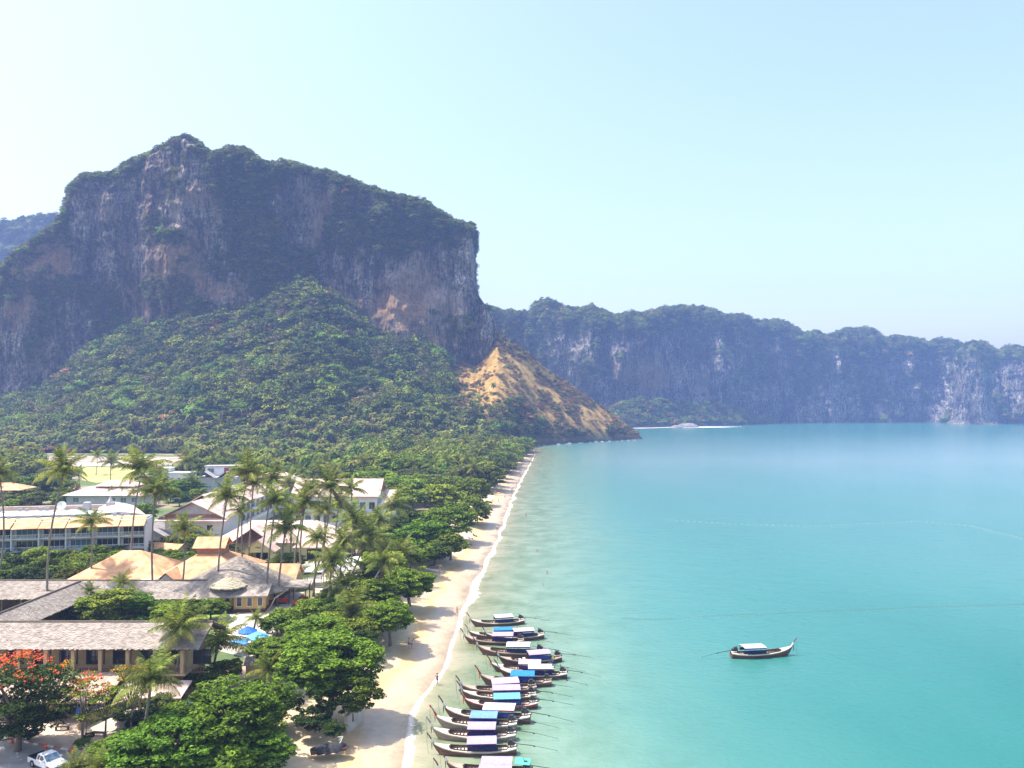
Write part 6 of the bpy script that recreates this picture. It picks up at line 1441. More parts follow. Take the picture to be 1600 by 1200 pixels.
def boat(tip, stern, label, canopy='lilac', curtain='navy', hull='hull_brown', deck='deck_cream', ribbon='white', tipc=None, rail=None, Lc=3.5, dx=0.0, benches=6, shaft_tilt=0, group='long-tail boats moored in a row at the beach', extra=None, flip=False, tarp=None, shaft=True):
    a = P(*tip, 2.55); b_ = P(*stern, .4); d = b_ - a; Lg = float(np.hypot(d[0], d[1])); s = Lg / 10.6; ang = math.atan2(d[1], d[0])
    ctr = a[:2] + d[:2] / Lg * 5.4 * s
    o = empty('long_tail_boat', (ctr[0], ctr[1], 0.0), ang, label, 'boat', group)
    o.scale = (s, s, s)
    def pa(me, **k): return link(me.name.split('.')[0], me, o, **k)
    h = pa(bme('hull', M[hull])); pa(bme('deck', M[deck])); pa(bme('well', M['inside'])); pa(bme('coaming', M['wood_dark']))
    if rail:
        pa(bpart('rail', lambda b: b.tube([(x, -hb(x) - .05, hs(x)) for x in (-4.6, -4.1, -3.4, -2.2, -.5, 2, 4, 5.2)], .05, 5), CANV[rail], 'hull_stripe'))
    po = pa(bpart('post', f_post, M[hull], 'prow_post')); 
    link('ribbon', bpart('ribbon', f_rib, CANV[ribbon], 'ribbon'), po)
    link('ribbon_tail', bpart('rtail', f_tail, M['wood_dark'] if ribbon == 'white' else CANV[ribbon], 'ribbon_tail'), po)
    if tipc: link('post_tip', bpart('ptip', f_tip, CANV[tipc], 'post_tip'), po)
    pa(bpart('rope', f_rope, M['rope'], 'mooring_rope'))
    for i in range(benches):
        bo = link('bench', bpart('bench', f_bench, M[deck], 'bench'), o, (-2.45 + i * .42, 0, 0)); 
    for i in range(benches): link('cross_beam', bpart('beam', f_frame, M['wood_dark'], 'cross_beam'), o, (-2.25 + i * .42, 0, 0), None, (1, hb(-2.25 + i * .42) * 1.02, 1))
    if canopy:
        pa(bpart(('roof', Lc, dx), f_roof(Lc, dx), CANV[canopy], 'canopy')); [link('canopy_post', bpart('cpost', lambda b: b.tube([(0, 0, .55), (0, 0, 1.64)], .03, 5), M['wood'], 'canopy_post'), o, (x, y, 0)) for x in (-.25 + dx, -.35 + dx + Lc / 2, -.45 + dx + Lc) for y in (-.9, .9)]
        for sd in (-1, 1):
            pa(bpart(('curt', Lc, dx, sd), f_curt(Lc, dx, .82, 1.26, side=sd), CANV[curtain], 'side_curtain')); pa(bpart(('val', Lc, dx, sd), f_curt(Lc, dx, 1.42, 1.62, 1.04, side=sd), CANV['purple' if label.find('white canopy and red') < 0 else 'red'], 'valance'))
    for i in range(3): link('stern_board', bpart('sboard', lambda b: b.box(-.3, .3, -.55, .55, .44, .48), M['deck_cream'], 'stern_board'), o, (3.35 + i * .0 + i * .66 - .05, 0, 0), None, (.98, hb(3.4 + i * .6) * 1.15, 1)) if i < 2 else None
    en = pa(bpart('engine', f_engine, M['metal_dark'], 'engine')); pa(bpart('stern', f_stern, M[hull], 'engine_mount'))
    if shaft:
        sh = pa(bpart('shaft', f_shaft, M['shaft'], 'propeller_shaft')); link('propeller', bpart('prop', f_prop, M['metal'], 'propeller'), sh)
        if shaft_tilt: sh.rotation_euler = (0, 0, shaft_tilt)
    if tarp: pa(bpart('tarp', lambda b: b.slab([(3.3, -.7, 1.55), (5.0, -.8, 1.5), (5.0, .8, 1.6), (3.3, .8, 1.65)], .05), CANV[tarp], 'stern_tarp'))
    if extra == 'flag':
        pa(bpart('fpole', lambda b: b.tube([(3.0, .6, .6), (3.0, .6, 3.1)], .02, 5), M['wood'], 'flag_pole')); pa(bpart('flag', lambda b: b.add([(3.0, .6, 3.05), (3.35, .62, 3.0), (3.4, .58, 2.5), (3.0, .6, 2.5)], [(0, 1, 2, 3)]), CANV['yellow'], 'flag')); pa(bpart('flag2', lambda b: b.add([(3.0, .61, 2.48), (3.3, .63, 2.45), (3.3, .58, 2.1), (3.0, .61, 2.1)], [(0, 1, 2, 3)]), CANV['bright_blue'], 'flag'))
    if extra == 'pole': pa(bpart('mast', lambda b: b.tube([(2.2, .7, .6), (2.2, .7, 3.6)], .02, 5), M['wood'], 'pole'))
    if extra == 'bags': pa(bpart('bags', lambda b: (b.box(-1.6, -1.2, -.3, .1, .48, .75), b.box(-.9, -.5, -.1, .35, .48, .8), b.box(-2.2, -1.9, -.2, .2, .48, .68)), M['car_white'], 'cargo'))
    if extra == 'redmat': pa(bpart('mat', lambda b: b.box(-1.6, -.7, -.45, .45, .48, .55), CANV['red'], 'red_mat'))
    g = random.Random(int(tip[0] * 7 + tip[1])); o.rotation_euler = (R(g.uniform(-1.5, 1.5)), R(g.uniform(-.6, .6)), ang)
    return o
M['rope'] = mat('rope', (0.25, 0.22, 0.18), None, rough=.9); M['shaft'] = mat('shaft', (0.08, 0.07, 0.07), None, rough=.4, metal=.5)
BOATS = [
 ((729,958),(819,971),'farthest boat of the row, whitish lilac canopy and a thin standing pole','pale_lilac','navy','hull_brown','deck_cream','white',dict(extra='pole',Lc=3.4)),
 ((726,975),(816,992),'boat with bright blue canopy, second from the far end of the row','bright_blue','navy','hull_brown','deck_cream','white',dict(Lc=3.6,dx=.3)),
 ((752,979),(850,994),'boat squeezed behind the third one, lilac canopy, stern sticking out to the right','pale_lilac','navy','hull_brown','deck_cream','white',dict(dx=.3,extra='pole')),
 ((719,982),(819,1003),'brown boat with an empty open hull, before the second boat with its bright blue canopy','lilac','navy','hull_brown','deck_brown','white',dict(dx=.3)),
 ((739,998),(850,1021),'boat with whitish canopy and dark hull in the gap just nearer than the far group','white','navy','hull_brown','deck_brown','white',dict()),
 ((772,1014),(877,1029),'dark boat with pale bags in its open hull and a blue-curtained lilac canopy','lilac','blue_curt','hull_dark','deck_brown','white',dict(extra='bags',dx=.2)),
 ((760,1023),(866,1047),'boat with pinkish canopy half behind the flag carrying boat','pink_lilac','purple','hull_brown','deck_cream','red',dict(dx=0)),
 ((772,1032),(886,1055),'boat with a yellow and blue flag and the stern farthest right','pale_lilac','navy','hull_dark','deck_cream','white',dict(extra='flag',dx=-.1)),
 ((742,1042),(862,1067),'boat with bright blue canopy and red prow tip in the middle of the row','bright_blue','blue_curt','hull_brown','deck_brown','red',dict(tipc='red',Lc=3.3,dx=-.1,extra='redmat')),
 ((712,1058),(838,1076),'boat with a long thin pinkish canopy, first below the middle boat with the red prow','pink_lilac','purple','hull_brown','deck_brown','white',dict(Lc=3.6,dx=-.4)),
 ((713,1066),(838,1088),'boat with lilac canopy sandwiched between the pinkish canopy and the cyan blue canopy','lilac','purple','hull_brown','deck_cream','white',dict(Lc=3.7,dx=-.3)),
 ((717,1078),(840,1101),'boat with light cyan blue canopy and red painted prow','cyan_blue','blue_curt','hull_brown','deck_cream','red',dict(Lc=3.6,dx=-.4,rail='red')),
 ((685,1092),(829,1124),'boat with plain white canopy and red and blue curtains','white','blue_curt','hull_brown','deck_cream','white',dict(Lc=3.6,dx=.2)),
 ((672,1104),(808,1134),'boat with medium blue canopy and red prow wrapping, nearer than the white canopy','mid_blue','blue_curt','hull_tan','deck_cream','red',dict(tipc='red',Lc=3.3,dx=-.1)),
 ((666,1122),(806,1151),'tan hulled boat with lilac canopy, next nearer than the medium blue canopied one','lilac','navy','hull_tan','deck_cream','white',dict(Lc=3.3,dx=-.1)),
 ((667,1145),(807,1172),'whole boat nearest the camera in full view, lilac canopy with a pale patch, brown hull','lilac','navy','hull_brown','deck_cream','white',dict(Lc=3.5,dx=-.3)),
 ((688,1173),(831,1206),'boat near the bottom edge with lilac canopy and a green tarpaulin over the stern','lilac','purple','hull_brown','deck_brown','white',dict(Lc=3.6,dx=-.3,tarp='green')),
 ((677,1186),(829,1222),'boat cut by the bottom edge of the photo, purple lilac canopy','lilac','purple','hull_brown','deck_cream','white',dict(Lc=3.6,dx=-.1)),
]
for b in BOATS: boat(b[0], b[1], b[2], b[3], b[4], b[5], b[6], b[7], **b[8])
boat((1245,999), (1142,1024), 'single long-tail boat floating alone in open water, pale lilac canopy and raised engine', 'pale_lilac', 'navy', 'hull_brown', 'deck_cream', 'white', group=None, dx=.3)

# ------------------------------------------------------------------ people
def grow(name, verts, edges, rad, root, m, sub=1):
    me = bpy.data.meshes.new(name); me.from_pydata(verts, edges, []); o = bpy.data.objects.new(name, me); COL.objects.link(o)
    sk = o.modifiers.new('s', 'SKIN'); sk.use_smooth_shade = True
    for i, v in enumerate(me.skin_vertices[0].data): v.radius = (rad[i], rad[i] * .85); v.use_root = (i == root)
    ss = o.modifiers.new('u', 'SUBSURF'); ss.levels = sub; ss.render_levels = sub
    dg = bpy.context.evaluated_depsgraph_get(); out = bpy.data.meshes.new_from_object(o.evaluated_get(dg)); out.name = name
    bpy.data.objects.remove(o); out.materials.clear(); out.materials.append(m); return out
def pose(stride=0.0, arm=0.15, bend=0.0):
    """vertex per joint: pelvis, waist, chest, neck, head, crown, shoulders, elbows, hands, hips, knees, ankles, toes"""
    v = [(0, 0, .95), (0, bend * .1, 1.1), (0, bend * .25, 1.32), (0, bend * .33, 1.47), (0, bend * .4 - .01, 1.58), (0, bend * .42, 1.70)]
    e = [(0, 1), (1, 2), (2, 3), (3, 4), (4, 5)]; r = [.14, .12, .14, .055, .085, .075]
    for s in (-1, 1):
        i = len(v); v += [(s * .18, bend * .25, 1.38), (s * (.22 + arm * .2), bend * .3 + s * stride * .25, 1.12), (s * (.22 + arm * .5), bend * .35 + s * stride * .45 - .08, .90), (s * (.22 + arm * .5), bend * .35 + s * stride * .5 - .12, .80)]
        e += [(2, i), (i, i + 1), (i + 1, i + 2), (i + 2, i + 3)]; r += [.06, .045, .032, .03]
    for s in (-1, 1):
        i = len(v); v += [(s * .09, 0, .86), (s * .10, -s * stride * .35 - .02, .49), (s * .10, -s * stride * .6 + .02, .09), (s * .10, -s * stride * .6 - .13, .03)]
        e += [(0, i), (i, i + 1), (i + 1, i + 2), (i + 2, i + 3)]; r += [.095, .065, .045, .035]
    return v, e, r
PO = {'stand': pose(0, .2), 'walk': pose(.5, .25), 'bend': pose(.2, .3, .9)}
PB = {k: grow('body', *PO[k], 0, M['skin'], 1) for k in PO}
_pc = {}
def cloth(kind, ps, col):
    k = (kind, ps, col)
    if k in _pc: return _pc[k]
    m = CANV[col] if col in CANV else M[col]; v, e, r = PO[ps]
    if kind == 'top': idx = [0, 1, 2, 6, 7, 10, 11]; ed = [(0, 1), (1, 2), (2, 3), (3, 4), (2, 5), (5, 6)]
    else: idx = [0, 14, 15, 18, 19]; ed = [(0, 1), (1, 2), (0, 3), (3, 4)]
    vv = [v[i] for i in idx]; rr = [r[i] + .018 for i in idx]
    if kind == 'shorts': vv[2] = tuple(.45 * a + .55 * b for a, b in zip(vv[1], vv[2])); vv[4] = tuple(.45 * a + .55 * b for a, b in zip(vv[3], vv[4])); rr[2] = rr[4] = .095
    else:
        for j in (4, 6): vv[j] = tuple(.5 * a + .5 * b for a, b in zip(vv[j - 1], vv[j])); rr[j] = .068
    _pc[k] = grow('shirt' if kind == 'top' else 'shorts', vv, ed, rr, 0, m, 1); return _pc[k]
def f_hair(b): b.tube([(0, .01, 1.62), (0, .02, 1.68), (0, .02, 1.74), (0, .01, 1.78)], [.098, .1, .075, .02], 8)
HAIR = MB(); f_hair(HAIR); HAIRM = HAIR.mesh('hair', M['hair'], True)
def person(px, py, z, yaw, label, ps='stand', top=None, shorts=None, depth=0.0, group=None, s=1.0, hat=None):
    p = P(px, py, z) ; o = empty('person', (p[0], p[1], z - depth), yaw, label, 'person', group); o.scale = (s, s, s)
    link('body', PB[ps], o)
    if top: link('shirt', cloth('top', ps, top), o)
    if shorts: link('shorts', cloth('shorts', ps, shorts), o)
    hd = PO[ps][0][4]
    link('hair', HAIRM, o, (0, hd[1], hd[2] - 1.58)); return o
def gz_(px, py):   # ground height at a beach pixel
    z = 1.0
    for _ in range(6):
        p = P(px, py, z); z = float(landz(xs(p[1]) - p[0]))
    return max(z, 0.0)
PEO = [
 (683,1070,R(150),'person in dark blue walking at the wave line left of the red-prowed boat','walk','navy','navy',0),
 (639,1013,R(90),'person in a pale pink top at the shade edge, left one of the couple','stand','pink_lilac','navy',0),
 (643,1014,R(-60),'person with red shorts at the edge of the tree shade, right one of the couple','bend','white','red',0),
 (714,962,R(60),'person in light red swimwear walking along the foam near the farthest boat','walk','red',None,0),
 (577,1023,R(30),'person in dark red standing in the shade right of the largest almond crown','stand','maroon','navy',0),
 (584,1023,R(0),'person in dark clothes standing beside the dark red dressed one','stand','purple','navy',0),
 (687,896,R(30),'person in pink next to the pink boat hull under the trees','stand','pink_lilac','red',0),
 (696,876,R(0),'dark dressed person standing in the tree shade of the picnic spot','stand','navy','navy',0),
 (715,853,R(0),'person by the tree edge at the middle of the beach','stand','navy','white',0),
 (729,833,R(0),'dark person under the overhanging crown above the picnic spot','stand','purple','navy',0),
 (776,829,R(120),'person standing in the foam in the middle of the beach','walk','white','navy',0),
 (770,786,R(40),'left one of two people walking on the upper beach','walk',None,'navy',0),
 (779,786,R(60),'right one of two people walking on the upper beach','walk',None,'mid_blue',0),
 (789,779,R(60),'person walking at the waterline of the upper beach','walk',None,'navy',0),
 (800,768,R(60),'person at the waterline farther up the beach','walk',None,'navy',0),
 (815,728,R(60),'tiny person near the far end of the beach','walk',None,'navy',0),
 (822,806,R(0),'tallest looking wader standing in the shallow sea','stand',None,'navy',.55),
 (843,721,R(0),'wader in the far shallows off the end of the beach','stand',None,'navy',.9),
 (865,835,R(0),'bather up to the shoulders with dark hair, right of the middle beach','stand','white',None,1.25),
 (870,756,R(0),'bather far off in the shallow sea','stand',None,'navy',1.1),
 (855,896,R(0),'bather in the sea just right of the breaking wave','stand',None,'navy',1.15),
 (848,915,R(0),'bather in a white top floating in the sea nearest the boats','stand','white',None,1.3),
 (860,809,R(0),'lone head of a bather in the middle distance','stand',None,'navy',1.2),
 (839,861,R(0),'bather in red in the sea left of the others','stand','red',None,1.2),
]
for px, py, yw_, lb, ps, tp, shr, dp in PEO:
    z = 0 if dp else gz_(px, py)
    person(px, py, z, yw_, lb, ps, tp, shr, dp)

# ------------------------------------------------------------------ pickup, cones, small things
def pickup():
    a = P(46, 1198, LZ); b = P(76, 1211, LZ); d = b - a; ang = math.atan2(d[1], d[0])
    o = empty('pickup_truck', tuple((a + b) / 2 + np.array([0.55, 0.72, 0])), ang, 'silver white extended cab pickup with an open dark load bed on the road', 'pickup truck')
    W2 = .86
    # side profile (x, z) of the lower body; nose at +x
    prof = [(-2.5, .42), (-2.5, .98), (-.75, 1.0), (-.75, 1.02), (1.15, 1.04), (2.35, .93), (2.5, .78), (2.52, .42)]
    def body(b):
        n = len(prof)
        for sd in (-1, 1): pass
        V = []
        for yy, k in ((-W2, 1), (-W2 + .07, 2), (W2 - .07, 2), (W2, 1)):
            for x, z in prof: V.append((x * (.985 if k == 1 else 1), yy, z - (.04 if k == 1 and z > .6 else 0)))
        Fq = []
        for j in range(3):
            for i in range(n):
                p0, p1 = j * n + i, j * n + (i + 1) % n; q0, q1 = p0 + n, p1 + n
                if j == 1 and i in (1,): continue
                Fq.append((p0, p1, q1, q0))
        Fq += [tuple(range(n))[::-1], tuple(range(3 * n, 4 * n))]; b.add(V, Fq)
    part(o, 'body', M['car_white'], body)
    part(o, 'load_bed', M['dark'], lambda b: (b.box(-2.4, -.85, -.72, .72, .62, .66), b.box(-2.42, -.84, -.75, -.72, .62, 1.0), b.box(-2.42, -.84, .72, .75, .62, 1.0), b.box(-2.45, -2.4, -.72, .72, .62, 1.0)))
    part(o, 'bed_rail', M['metal_dark'], lambda b: (b.box(-2.5, -.8, -.85, -.74, 1.0, 1.04), b.box(-2.5, -.8, .74, .85, 1.0, 1.04), b.box(-2.5, -2.4, -.74, .74, 1.0, 1.04)))
    cab = [(-.78, 1.0), (-.62, 1.6), (.35, 1.63), (1.12, 1.06)]
    def cabf(b):
        V = []; n = 4
        for sd in (-1, 1):
            for (x, z) in cab: V.append((x, sd * (W2 - .02 if z < 1.2 else W2 - .17), z))
        b.add(V, [(0, 1, 2, 3), (7, 6, 5, 4), (0, 4, 5, 1), (1, 5, 6, 2), (2, 6, 7, 3)])
    part(o, 'cab', M['car_white'], cabf)
    yb, yt = W2 - .02, W2 - .17
    part(o, 'windscreen', M['blue_glass'], lambda b: b.add([(.43, -yt + .05, 1.59), (.43, yt - .05, 1.59), (1.06, yb - .08, 1.12), (1.06, -yb + .08, 1.12)], [(0, 1, 2, 3)])).location = (.012, 0, .012)
    part(o, 'rear_window', M['dark_glass'], lambda b: b.add([(-.795, -.6, 1.1), (-.795, .6, 1.1), (-.66, .5, 1.52), (-.66, -.5, 1.52)], [(0, 1, 2, 3)])).location = (-.012, 0, .004)
    for sd in (-1, 1):
        def sy(z): return sd * (yb + (yt - yb) * (z - 1.0) / .62 + .008)
        for nm, q in (('side_window', [(-.18, 1.1), (.80, 1.1), (.36, 1.54), (-.12, 1.54)]), ('quarter_window', [(-.66, 1.1), (-.26, 1.1), (-.2, 1.54), (-.54, 1.54)])):
            part(o, nm, M['dark_glass'], lambda b: b.add([(x, sy(z), z) for x, z in q], [(0, 1, 2, 3)]))
        dr = part(o, 'door', M['car_white'], lambda b: b.box(-.22, .95, sd * W2 - .012, sd * W2 + .012, .5, .95)); part(dr, 'handle', M['metal_dark'], lambda b: b.box(-.12, .06, sd * W2 - .03, sd * W2 + .03, .84, .88))
        part(o, 'mirror', M['car_white'], lambda b: b.box(.72, .86, sd * W2 - .02 if sd > 0 else -W2 - .2, sd * W2 + .2 if sd > 0 else -W2 + .02, 1.06, 1.22))
        part(o, 'headlight', M['blue_glass'], lambda b: b.box(2.30, 2.53, sd * .55 - .18, sd * .55 + .2, .68, .86)); part(o, 'tail_light', M['red_paint'], lambda b: b.box(-2.515, -2.46, sd * .78 - .07, sd * .78 + .07, .7, .95))
        for x in (-1.55, 1.5):
            w = part(o, 'wheel', M['rubber'], lambda b: b.tube([(x, sd * (W2 - .16), .36), (x, sd * (W2 + .03), .36)], [.36, .36], 18)); part(w, 'rim', M['metal'], lambda b: b.tube([(x, sd * (W2 + .02), .36), (x, sd * (W2 + .045), .36)], [.22, .2], 10))
            part(o, 'wheel_arch', M['dark'], lambda b: b.tube([(x + .43 * math.cos(a), sd * (W2 + .005), .36 + .43 * math.sin(a)) for a in np.linspace(.1, 3.04, 9)], .03, 5))
    part(o, 'bumper', M['metal_dark'], lambda b: (b.box(2.5, 2.62, -.8, .8, .4, .58), b.box(-2.62, -2.5, -.8, .8, .4, .55)))
    part(o, 'grille', M['metal_dark'], lambda b: b.box(2.5, 2.54, -.35, .35, .66, .82)); part(o, 'roll_bar', M['metal'], lambda b: b.tube([(-.95, -.72, 1.0), (-.9, -.62, 1.5), (-.9, .62, 1.5), (-.95, .72, 1.0)], .04, 6))
pickup()
cone_me = None
for k, (px, py, lb) in enumerate(((18,1161,'orange traffic cone in the tree shade, leftmost at the kerb'),(72,1170,'orange traffic cone in front of the kerb just above the pickup cab'),(112,1175,'orange traffic cone at the right end of the kerb'))):
    o = bld('traffic_cone', px, py, 0, lb, 'cone', group='traffic cones along the kerb')
    part(o, 'cone', M['cone_orange'], lambda b: b.cone((0, 0), .16, .03, .04, .78, 12)); part(o, 'base', M['cone_orange'], lambda b: b.box(-.22, .22, -.22, .22, 0, .04)); part(o, 'band', M['white_paint'], lambda b: b.cone((0, 0), .112, .088, .32, .44, 12))
# shrub planter, net pile, small lamp, beached boats, park bench
np_ = bld('covered_boat', 514, 1172, R(20), 'small beached craft under a dark grey net cover in the tree shade', 'boat', z=1.6)
def cover(b):
    n, m_ = 13, 9; V = []
    for i in range(n):
        for j in range(m_):
            x = -2 + 4 * i / (n - 1); t = -1 + 2 * j / (m_ - 1); w = 1.1 * (1 - abs(x / 2.05) ** 3) + .05; h = (.75 - .25 * (x / 2) ** 2) * (1 - abs(t) ** 2.4)
            V.append((x, t * w, h + .1 * math.sin(i * 2.1 + j * 1.7)))
    b.add(V, [(i * m_ + j, (i + 1) * m_ + j, (i + 1) * m_ + j + 1, i * m_ + j + 1) for i in range(n - 1) for j in range(m_ - 1)])
part(np_, 'cover', mat('net', (0.025, 0.025, 0.03), (0.06, 0.06, 0.065), 6, .9, .8, 12), cover, smooth=True); part(np_, 'hull', M['hull_dark'], lambda b: b.slab([(-2.1, -.6, .25), (1.9, -.7, .25), (2.3, 0, .3), (1.9, .7, .25), (-2.1, .6, .25)], .3))
part(np_, 'engine_frame', M['white_paint'], lambda b: (b.tube([(1.2, -.4, .8), (1.6, 0, 1.3), (1.2, .4, .8)], .05, 6), b.tube([(1.6, 0, 1.3), (1.0, 0, 1.35)], .05, 6)))
pb = bld('pink_beached_boat', 675, 893, R(-28), 'slender pale pink boat hull drawn up under the trees', 'boat', z=1.8)
part(pb, 'hull', mat('pink_hull', (0.75, 0.45, 0.38), (0.8, 0.62, 0.55), 2, .5), lambda b: (b.add([(-2.6, 0, .55), (-1.5, -.45, .45), (1.5, -.5, .42), (2.6, 0, .6), (1.5, .5, .42), (-1.5, .45, .45), (-1.4, 0, .0), (1.4, 0, .0)], [(0, 6, 1), (1, 6, 7, 2), (2, 7, 3), (3, 7, 4), (4, 7, 6, 5), (5, 6, 0)])), )
part(pb, 'deck', M['white_paint'], lambda b: b.slab([(-2.5, 0, .58), (-1.45, -.4, .48), (1.45, -.45, .45), (2.5, 0, .6), (1.45, .45, .45), (-1.45, .4, .48)], .05))
bn = bld('rustic_bench', 155, 1150, R(-10), 'curved dark log bench in the yard beside the spiky shrub', 'bench')
part(bn, 'seat', M['wood_dark'], lambda b: b.slab([(-.9, -.2, .45), (.9, -.2, .45), (.9, .2, .45), (-.9, .2, .45)], .08)); 
for x in (-.75, .75): part(bn, 'leg', M['wood_dark'], lambda b: b.box(x - .08, x + .08, -.15, .15, 0, .37))
bn2 = bld('park_bench', 97, 1141, R(5), 'low dark bench in the sandy yard in front of the shop', 'bench')
part(bn2, 'seat', M['wood_dark'], lambda b: b.box(-.8, .8, -.2, .2, .4, .46))
for x in (-.7, .7): part(bn2, 'leg', M['wood_dark'], lambda b: b.box(x - .05, x + .05, -.18, .18, 0, .4))
fl = bld('floodlight', 298, 1192, R(20), 'small white floodlight on a bracket among the leaves at the bottom edge', 'lamp', z=LZ)
part(fl, 'pole', M['metal_dark'], lambda b: b.tube([(0, 0, 0), (0, 0, 6.6)], .05, 6)); part(fl, 'lamp_head', M['white_paint'], lambda b: b.box(-.3, .1, -.25, .2, 6.6, 6.95)); part(fl, 'bracket', M['metal_dark'], lambda b: b.box(.1, .75, -.1, .15, 6.75, 7.1))
sb = bld('blue_bin', 176, 1132, 0, 'upright blue board standing where the yard meets the ramp', 'board'); part(sb, 'panel', M['blue_canvas'], lambda b: b.box(-.3, .3, -.03, .03, .3, 1.3)); part(sb, 'leg', M['metal_dark'], lambda b: (b.box(-.28, -.24, -.025, .025, 0, .3), b.box(.24, .28, -.025, .025, 0, .3))); sb.name = 'standing_board'
# fallen bleached palm trunk by the hall
ft = bld('fallen_trunk', 415, 958, 0, 'bare pale curved trunk leaning in front of the round hall windows', 'trunk')
part(ft, 'trunk', M['bark'], lambda b: b.tube([(0, 0, 0), (.9, .2, 1.2), (1.6, .5, 2.6), (2.6, .8, 3.3), (4.6, 1.4, 4.6)], [.16, .14, .12, .1, .06], 7))
# beach seats and mats in the tree shade
gB = random.Random(8)
for k, (px, py) in enumerate(((668,890),(676,884),(690,874),(700,868),(712,862),(735,842),(742,838),(562,1030),(570,1028),(775,770),(785,750),(798,738))):
    m_ = gB.choice(['blue_canvas', 'white_paint', 'tile_pink', 'wood_dark']); z_ = gz_(px, py)
    o = bld('beach_seat', px, py, gB.uniform(0, 6), 'small lounging seat in the shade at the edge of the sand', 'beach seat', z=z_, group='seats in the shade along the sand')
    part(o, 'seat', M[m_], lambda b: b.slab([(-.8, -.3, .3), (.4, -.3, .3), (.4, .3, .3), (-.8, .3, .3)], .06)); part(o, 'backrest', M[m_], lambda b: b.slab([(.42, -.3, .32), (.95, -.3, .75), (.95, .3, .75), (.42, .3, .32)], .05)); part(o, 'leg', M['wood_dark'], lambda b: (b.box(-.7, -.64, -.28, .28, 0, .24), b.box(.3, .36, -.28, .28, 0, .24)))
# flags far behind the resort
for k, (px, py, lb) in enumerate(((105,704,'tiny red and white flag on a pole above the wind-swept palm'),(45,711,'tiny red and white flag on a pole near the left edge'),(283,711,'tiny orange flag on a pole above the white building'))):
    b_ = P(px, 722, LZ); o = empty('flag_pole', tuple(b_), 0, lb, 'flag'); h_ = PY(px, py - 3, b_[1])[2] - LZ
    part(o, 'pole', M['white_paint'], lambda b: b.tube([(0, 0, 0), (0, 0, h_)], .08, 5)); part(o, 'flag', M['cone_orange'], lambda b: b.slab([(0, 0, h_ - .2), (1.6, .2, h_ - .2), (1.6, .2, h_ - .17), (0, 0, h_ - .17)], 1.8))
# swimming-zone buoy lines
def buoys(pix, label, n, r=.11, bri='white_paint'):
    pts = [P(a, b, .03) for a, b in pix]; c = pts[0]; o = empty('buoy_line', tuple(c), 0, label, 'buoy line'); mb = MB()
    acc = [0]; 
    for i in range(len(pts) - 1): acc.append(acc[-1] + np.linalg.norm(pts[i + 1] - pts[i]))
    for k in range(n):
        s = acc[-1] * k / (n - 1); i = min(len(pts) - 2, int(np.searchsorted(acc, s, 'right')) - 1); t = (s - acc[i]) / (acc[i + 1] - acc[i]); q = pts[i] + (pts[i + 1] - pts[i]) * t - c
        mb.tube([(q[0], q[1], -.05), (q[0], q[1], .0), (q[0], q[1], r * .9), (q[0], q[1], r * 1.1)], [r * .5, r, r * .8, .02], 6)
    tag(mb.build('float', M[bri], o), kind='stuff'); rp = MB(); rp.tube([tuple(p - c + np.array([0, 0, -.02])) for p in pts], .02, 4); rp.build('rope', M['rope'], o)
buoys([(975,966),(1030,968),(1120,962),(1250,957),(1400,950),(1600,944),(1760,938)], 'nearer dotted line of floats curving across the open water', 110, .075, 'metal_dark')
buoys([(1040,812),(1140,818),(1260,822),(1360,818),(1440,814),(1520,822),(1600,842),(1680,866)], 'farther dotted line of pale floats across the bay', 80, .08)
# far speedboat with its wake, far beach bits
c_ = P(1052, 667.5, 0); 
sbt = empty('speedboat', tuple(P(1160, 667, 0)), 0, 'tiny speedboat at the tip of a long white wake below the far cliffs', 'boat')
part(sbt, 'hull', M['white_paint'], lambda b: b.add([(5, 0, 1.4), (-3, -1.4, 1.1), (-3, 1.4, 1.1), (3, 0, -.1), (-3, -.8, -.1), (-3, .8, -.1), (2, -1.3, 1.2), (2, 1.3, 1.2)], [(0, 6, 1, 2, 7), (0, 3, 4, 1, 6), (0, 7, 2, 5, 3), (1, 4, 5, 2), (3, 5, 4)])); part(sbt, 'cabin', M['dark_glass'], lambda b: b.box(-1.5, 1.5, -.9, .9, 1.25, 2.1))
wk = [P(x, y, .05) for x, y in ((1158,666.9),(1130,666.6),(1080,666.4),(1040,666.4),(1040,668.0),(1080,668.2),(1130,667.7))]
tag(link('wake', mk('wake', wk, [tuple(range(len(wk)))[::-1]], [M['roof_white']])), kind='structure')
fb = [P(x, y, .25) for x, y in ((960,668.5),(1000,669.5),(1030,668.6),(1062,668.0),(1090,667.5),(1060,664.5),(960,664))]
tag(link('far_beach', mk('far_beach', fb, [tuple(range(len(fb)))], [M['stone_path']])), kind='structure')
fh = bld('far_beach_house', 1009, 667, 0, 'tiny pale beach house on the far shore behind the headland', 'house', z=.3); part(fh, 'wall', M['white_wall'], lambda b: b.box(-6, 6, 0, 8, 0, 4)); part(fh, 'roof', M['tile_pink'], lambda b: hip(b, -7, 7, -1, 9, 4.02, 7))
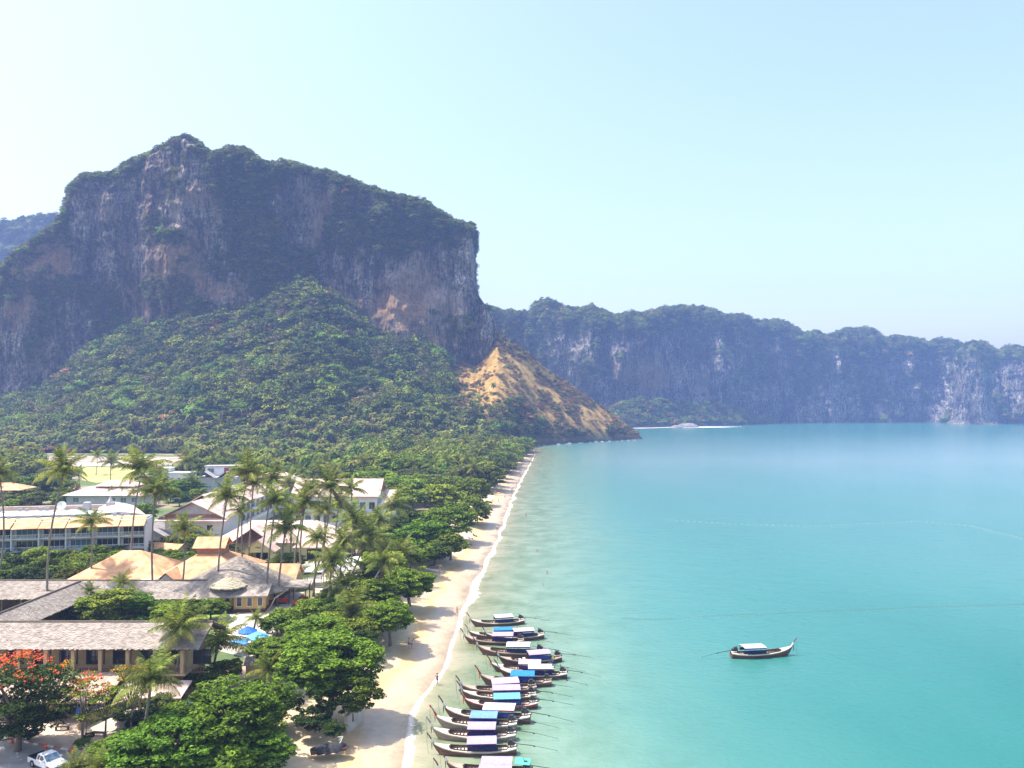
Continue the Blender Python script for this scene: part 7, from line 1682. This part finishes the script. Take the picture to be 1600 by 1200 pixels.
for k, (px, py, r_, lb) in enumerate(((1075,667.5,13,'grey boulder mound on the far shore beside the wake'),(1058,668,8,'smaller grey boulder left of the mound on the far shore'))):
    g = random.Random(k); mb = MB(); n_, m_ = 12, 6; V = []
    for i in range(m_):
        for j in range(n_):
            a = 2 * math.pi * j / n_; t = i / (m_ - 1) * math.pi / 2; rr_ = r_ * (1 + g.uniform(-.12, .12)); V.append((rr_ * 1.4 * math.cos(t) * math.cos(a), rr_ * .8 * math.cos(t) * math.sin(a), rr_ * .55 * math.sin(t) - .5))
    mb.add(V, [(i * n_ + j, i * n_ + (j + 1) % n_, (i + 1) * n_ + (j + 1) % n_, (i + 1) * n_ + j) for i in range(m_ - 1) for j in range(n_)])
    o = mb.build('boulder', M['rock'], None, False, loc=tuple(P(px, py, 0))); tag(o, lb, 'rock')
# rocks at the foot of the headland
for k in range(16):
    g = random.Random(50 + k); px = 842 + k * 10 + g.uniform(-3, 3); py = float(np.interp(px, [835, 870, 930, 1003], [696.5, 694.5, 690.3, 687])) ; r_ = g.uniform(.8, 2.2); mb = MB(); n_, m_ = 9, 5; V = []
    for i in range(m_):
        for j in range(n_):
            a = 2 * math.pi * j / n_; t = i / (m_ - 1) * math.pi / 2; q = r_ * (1 + g.uniform(-.2, .2)); V.append((q * 1.3 * math.cos(t) * math.cos(a), q * math.cos(t) * math.sin(a), q * .7 * math.sin(t) - .3))
    mb.add(V, [(i * n_ + j, i * n_ + (j + 1) % n_, (i + 1) * n_ + (j + 1) % n_, (i + 1) * n_ + j) for i in range(m_ - 1) for j in range(n_)])
    o = mb.build('shore_rock', M['rock'], None, False, loc=tuple(P(px, py + .4, 0))); tag(o, 'dark rock lying at the waterline of the golden headland', 'rock', 'rocks along the headland waterline')
# ------------------------------------------------------------------ sea haze
hb = MB(); hb.box(-2600, 2600, -60, 2700, -6, 430)
hz_ = bpy.data.materials.new('haze'); hz_.use_nodes = True; n, l = nt(hz_); n.remove(n['Principled BSDF'])
pv = n.new('ShaderNodeVolumePrincipled'); pv.inputs['Color'].default_value = (0.35, 0.49, 1.0, 1); pv.inputs['Density'].default_value = 0.0002
pv.inputs['Anisotropy'].default_value = 0.0
l.new(pv.outputs[0], n['Material Output'].inputs['Volume'])
tag(hb.build('haze', hz_), kind='stuff')
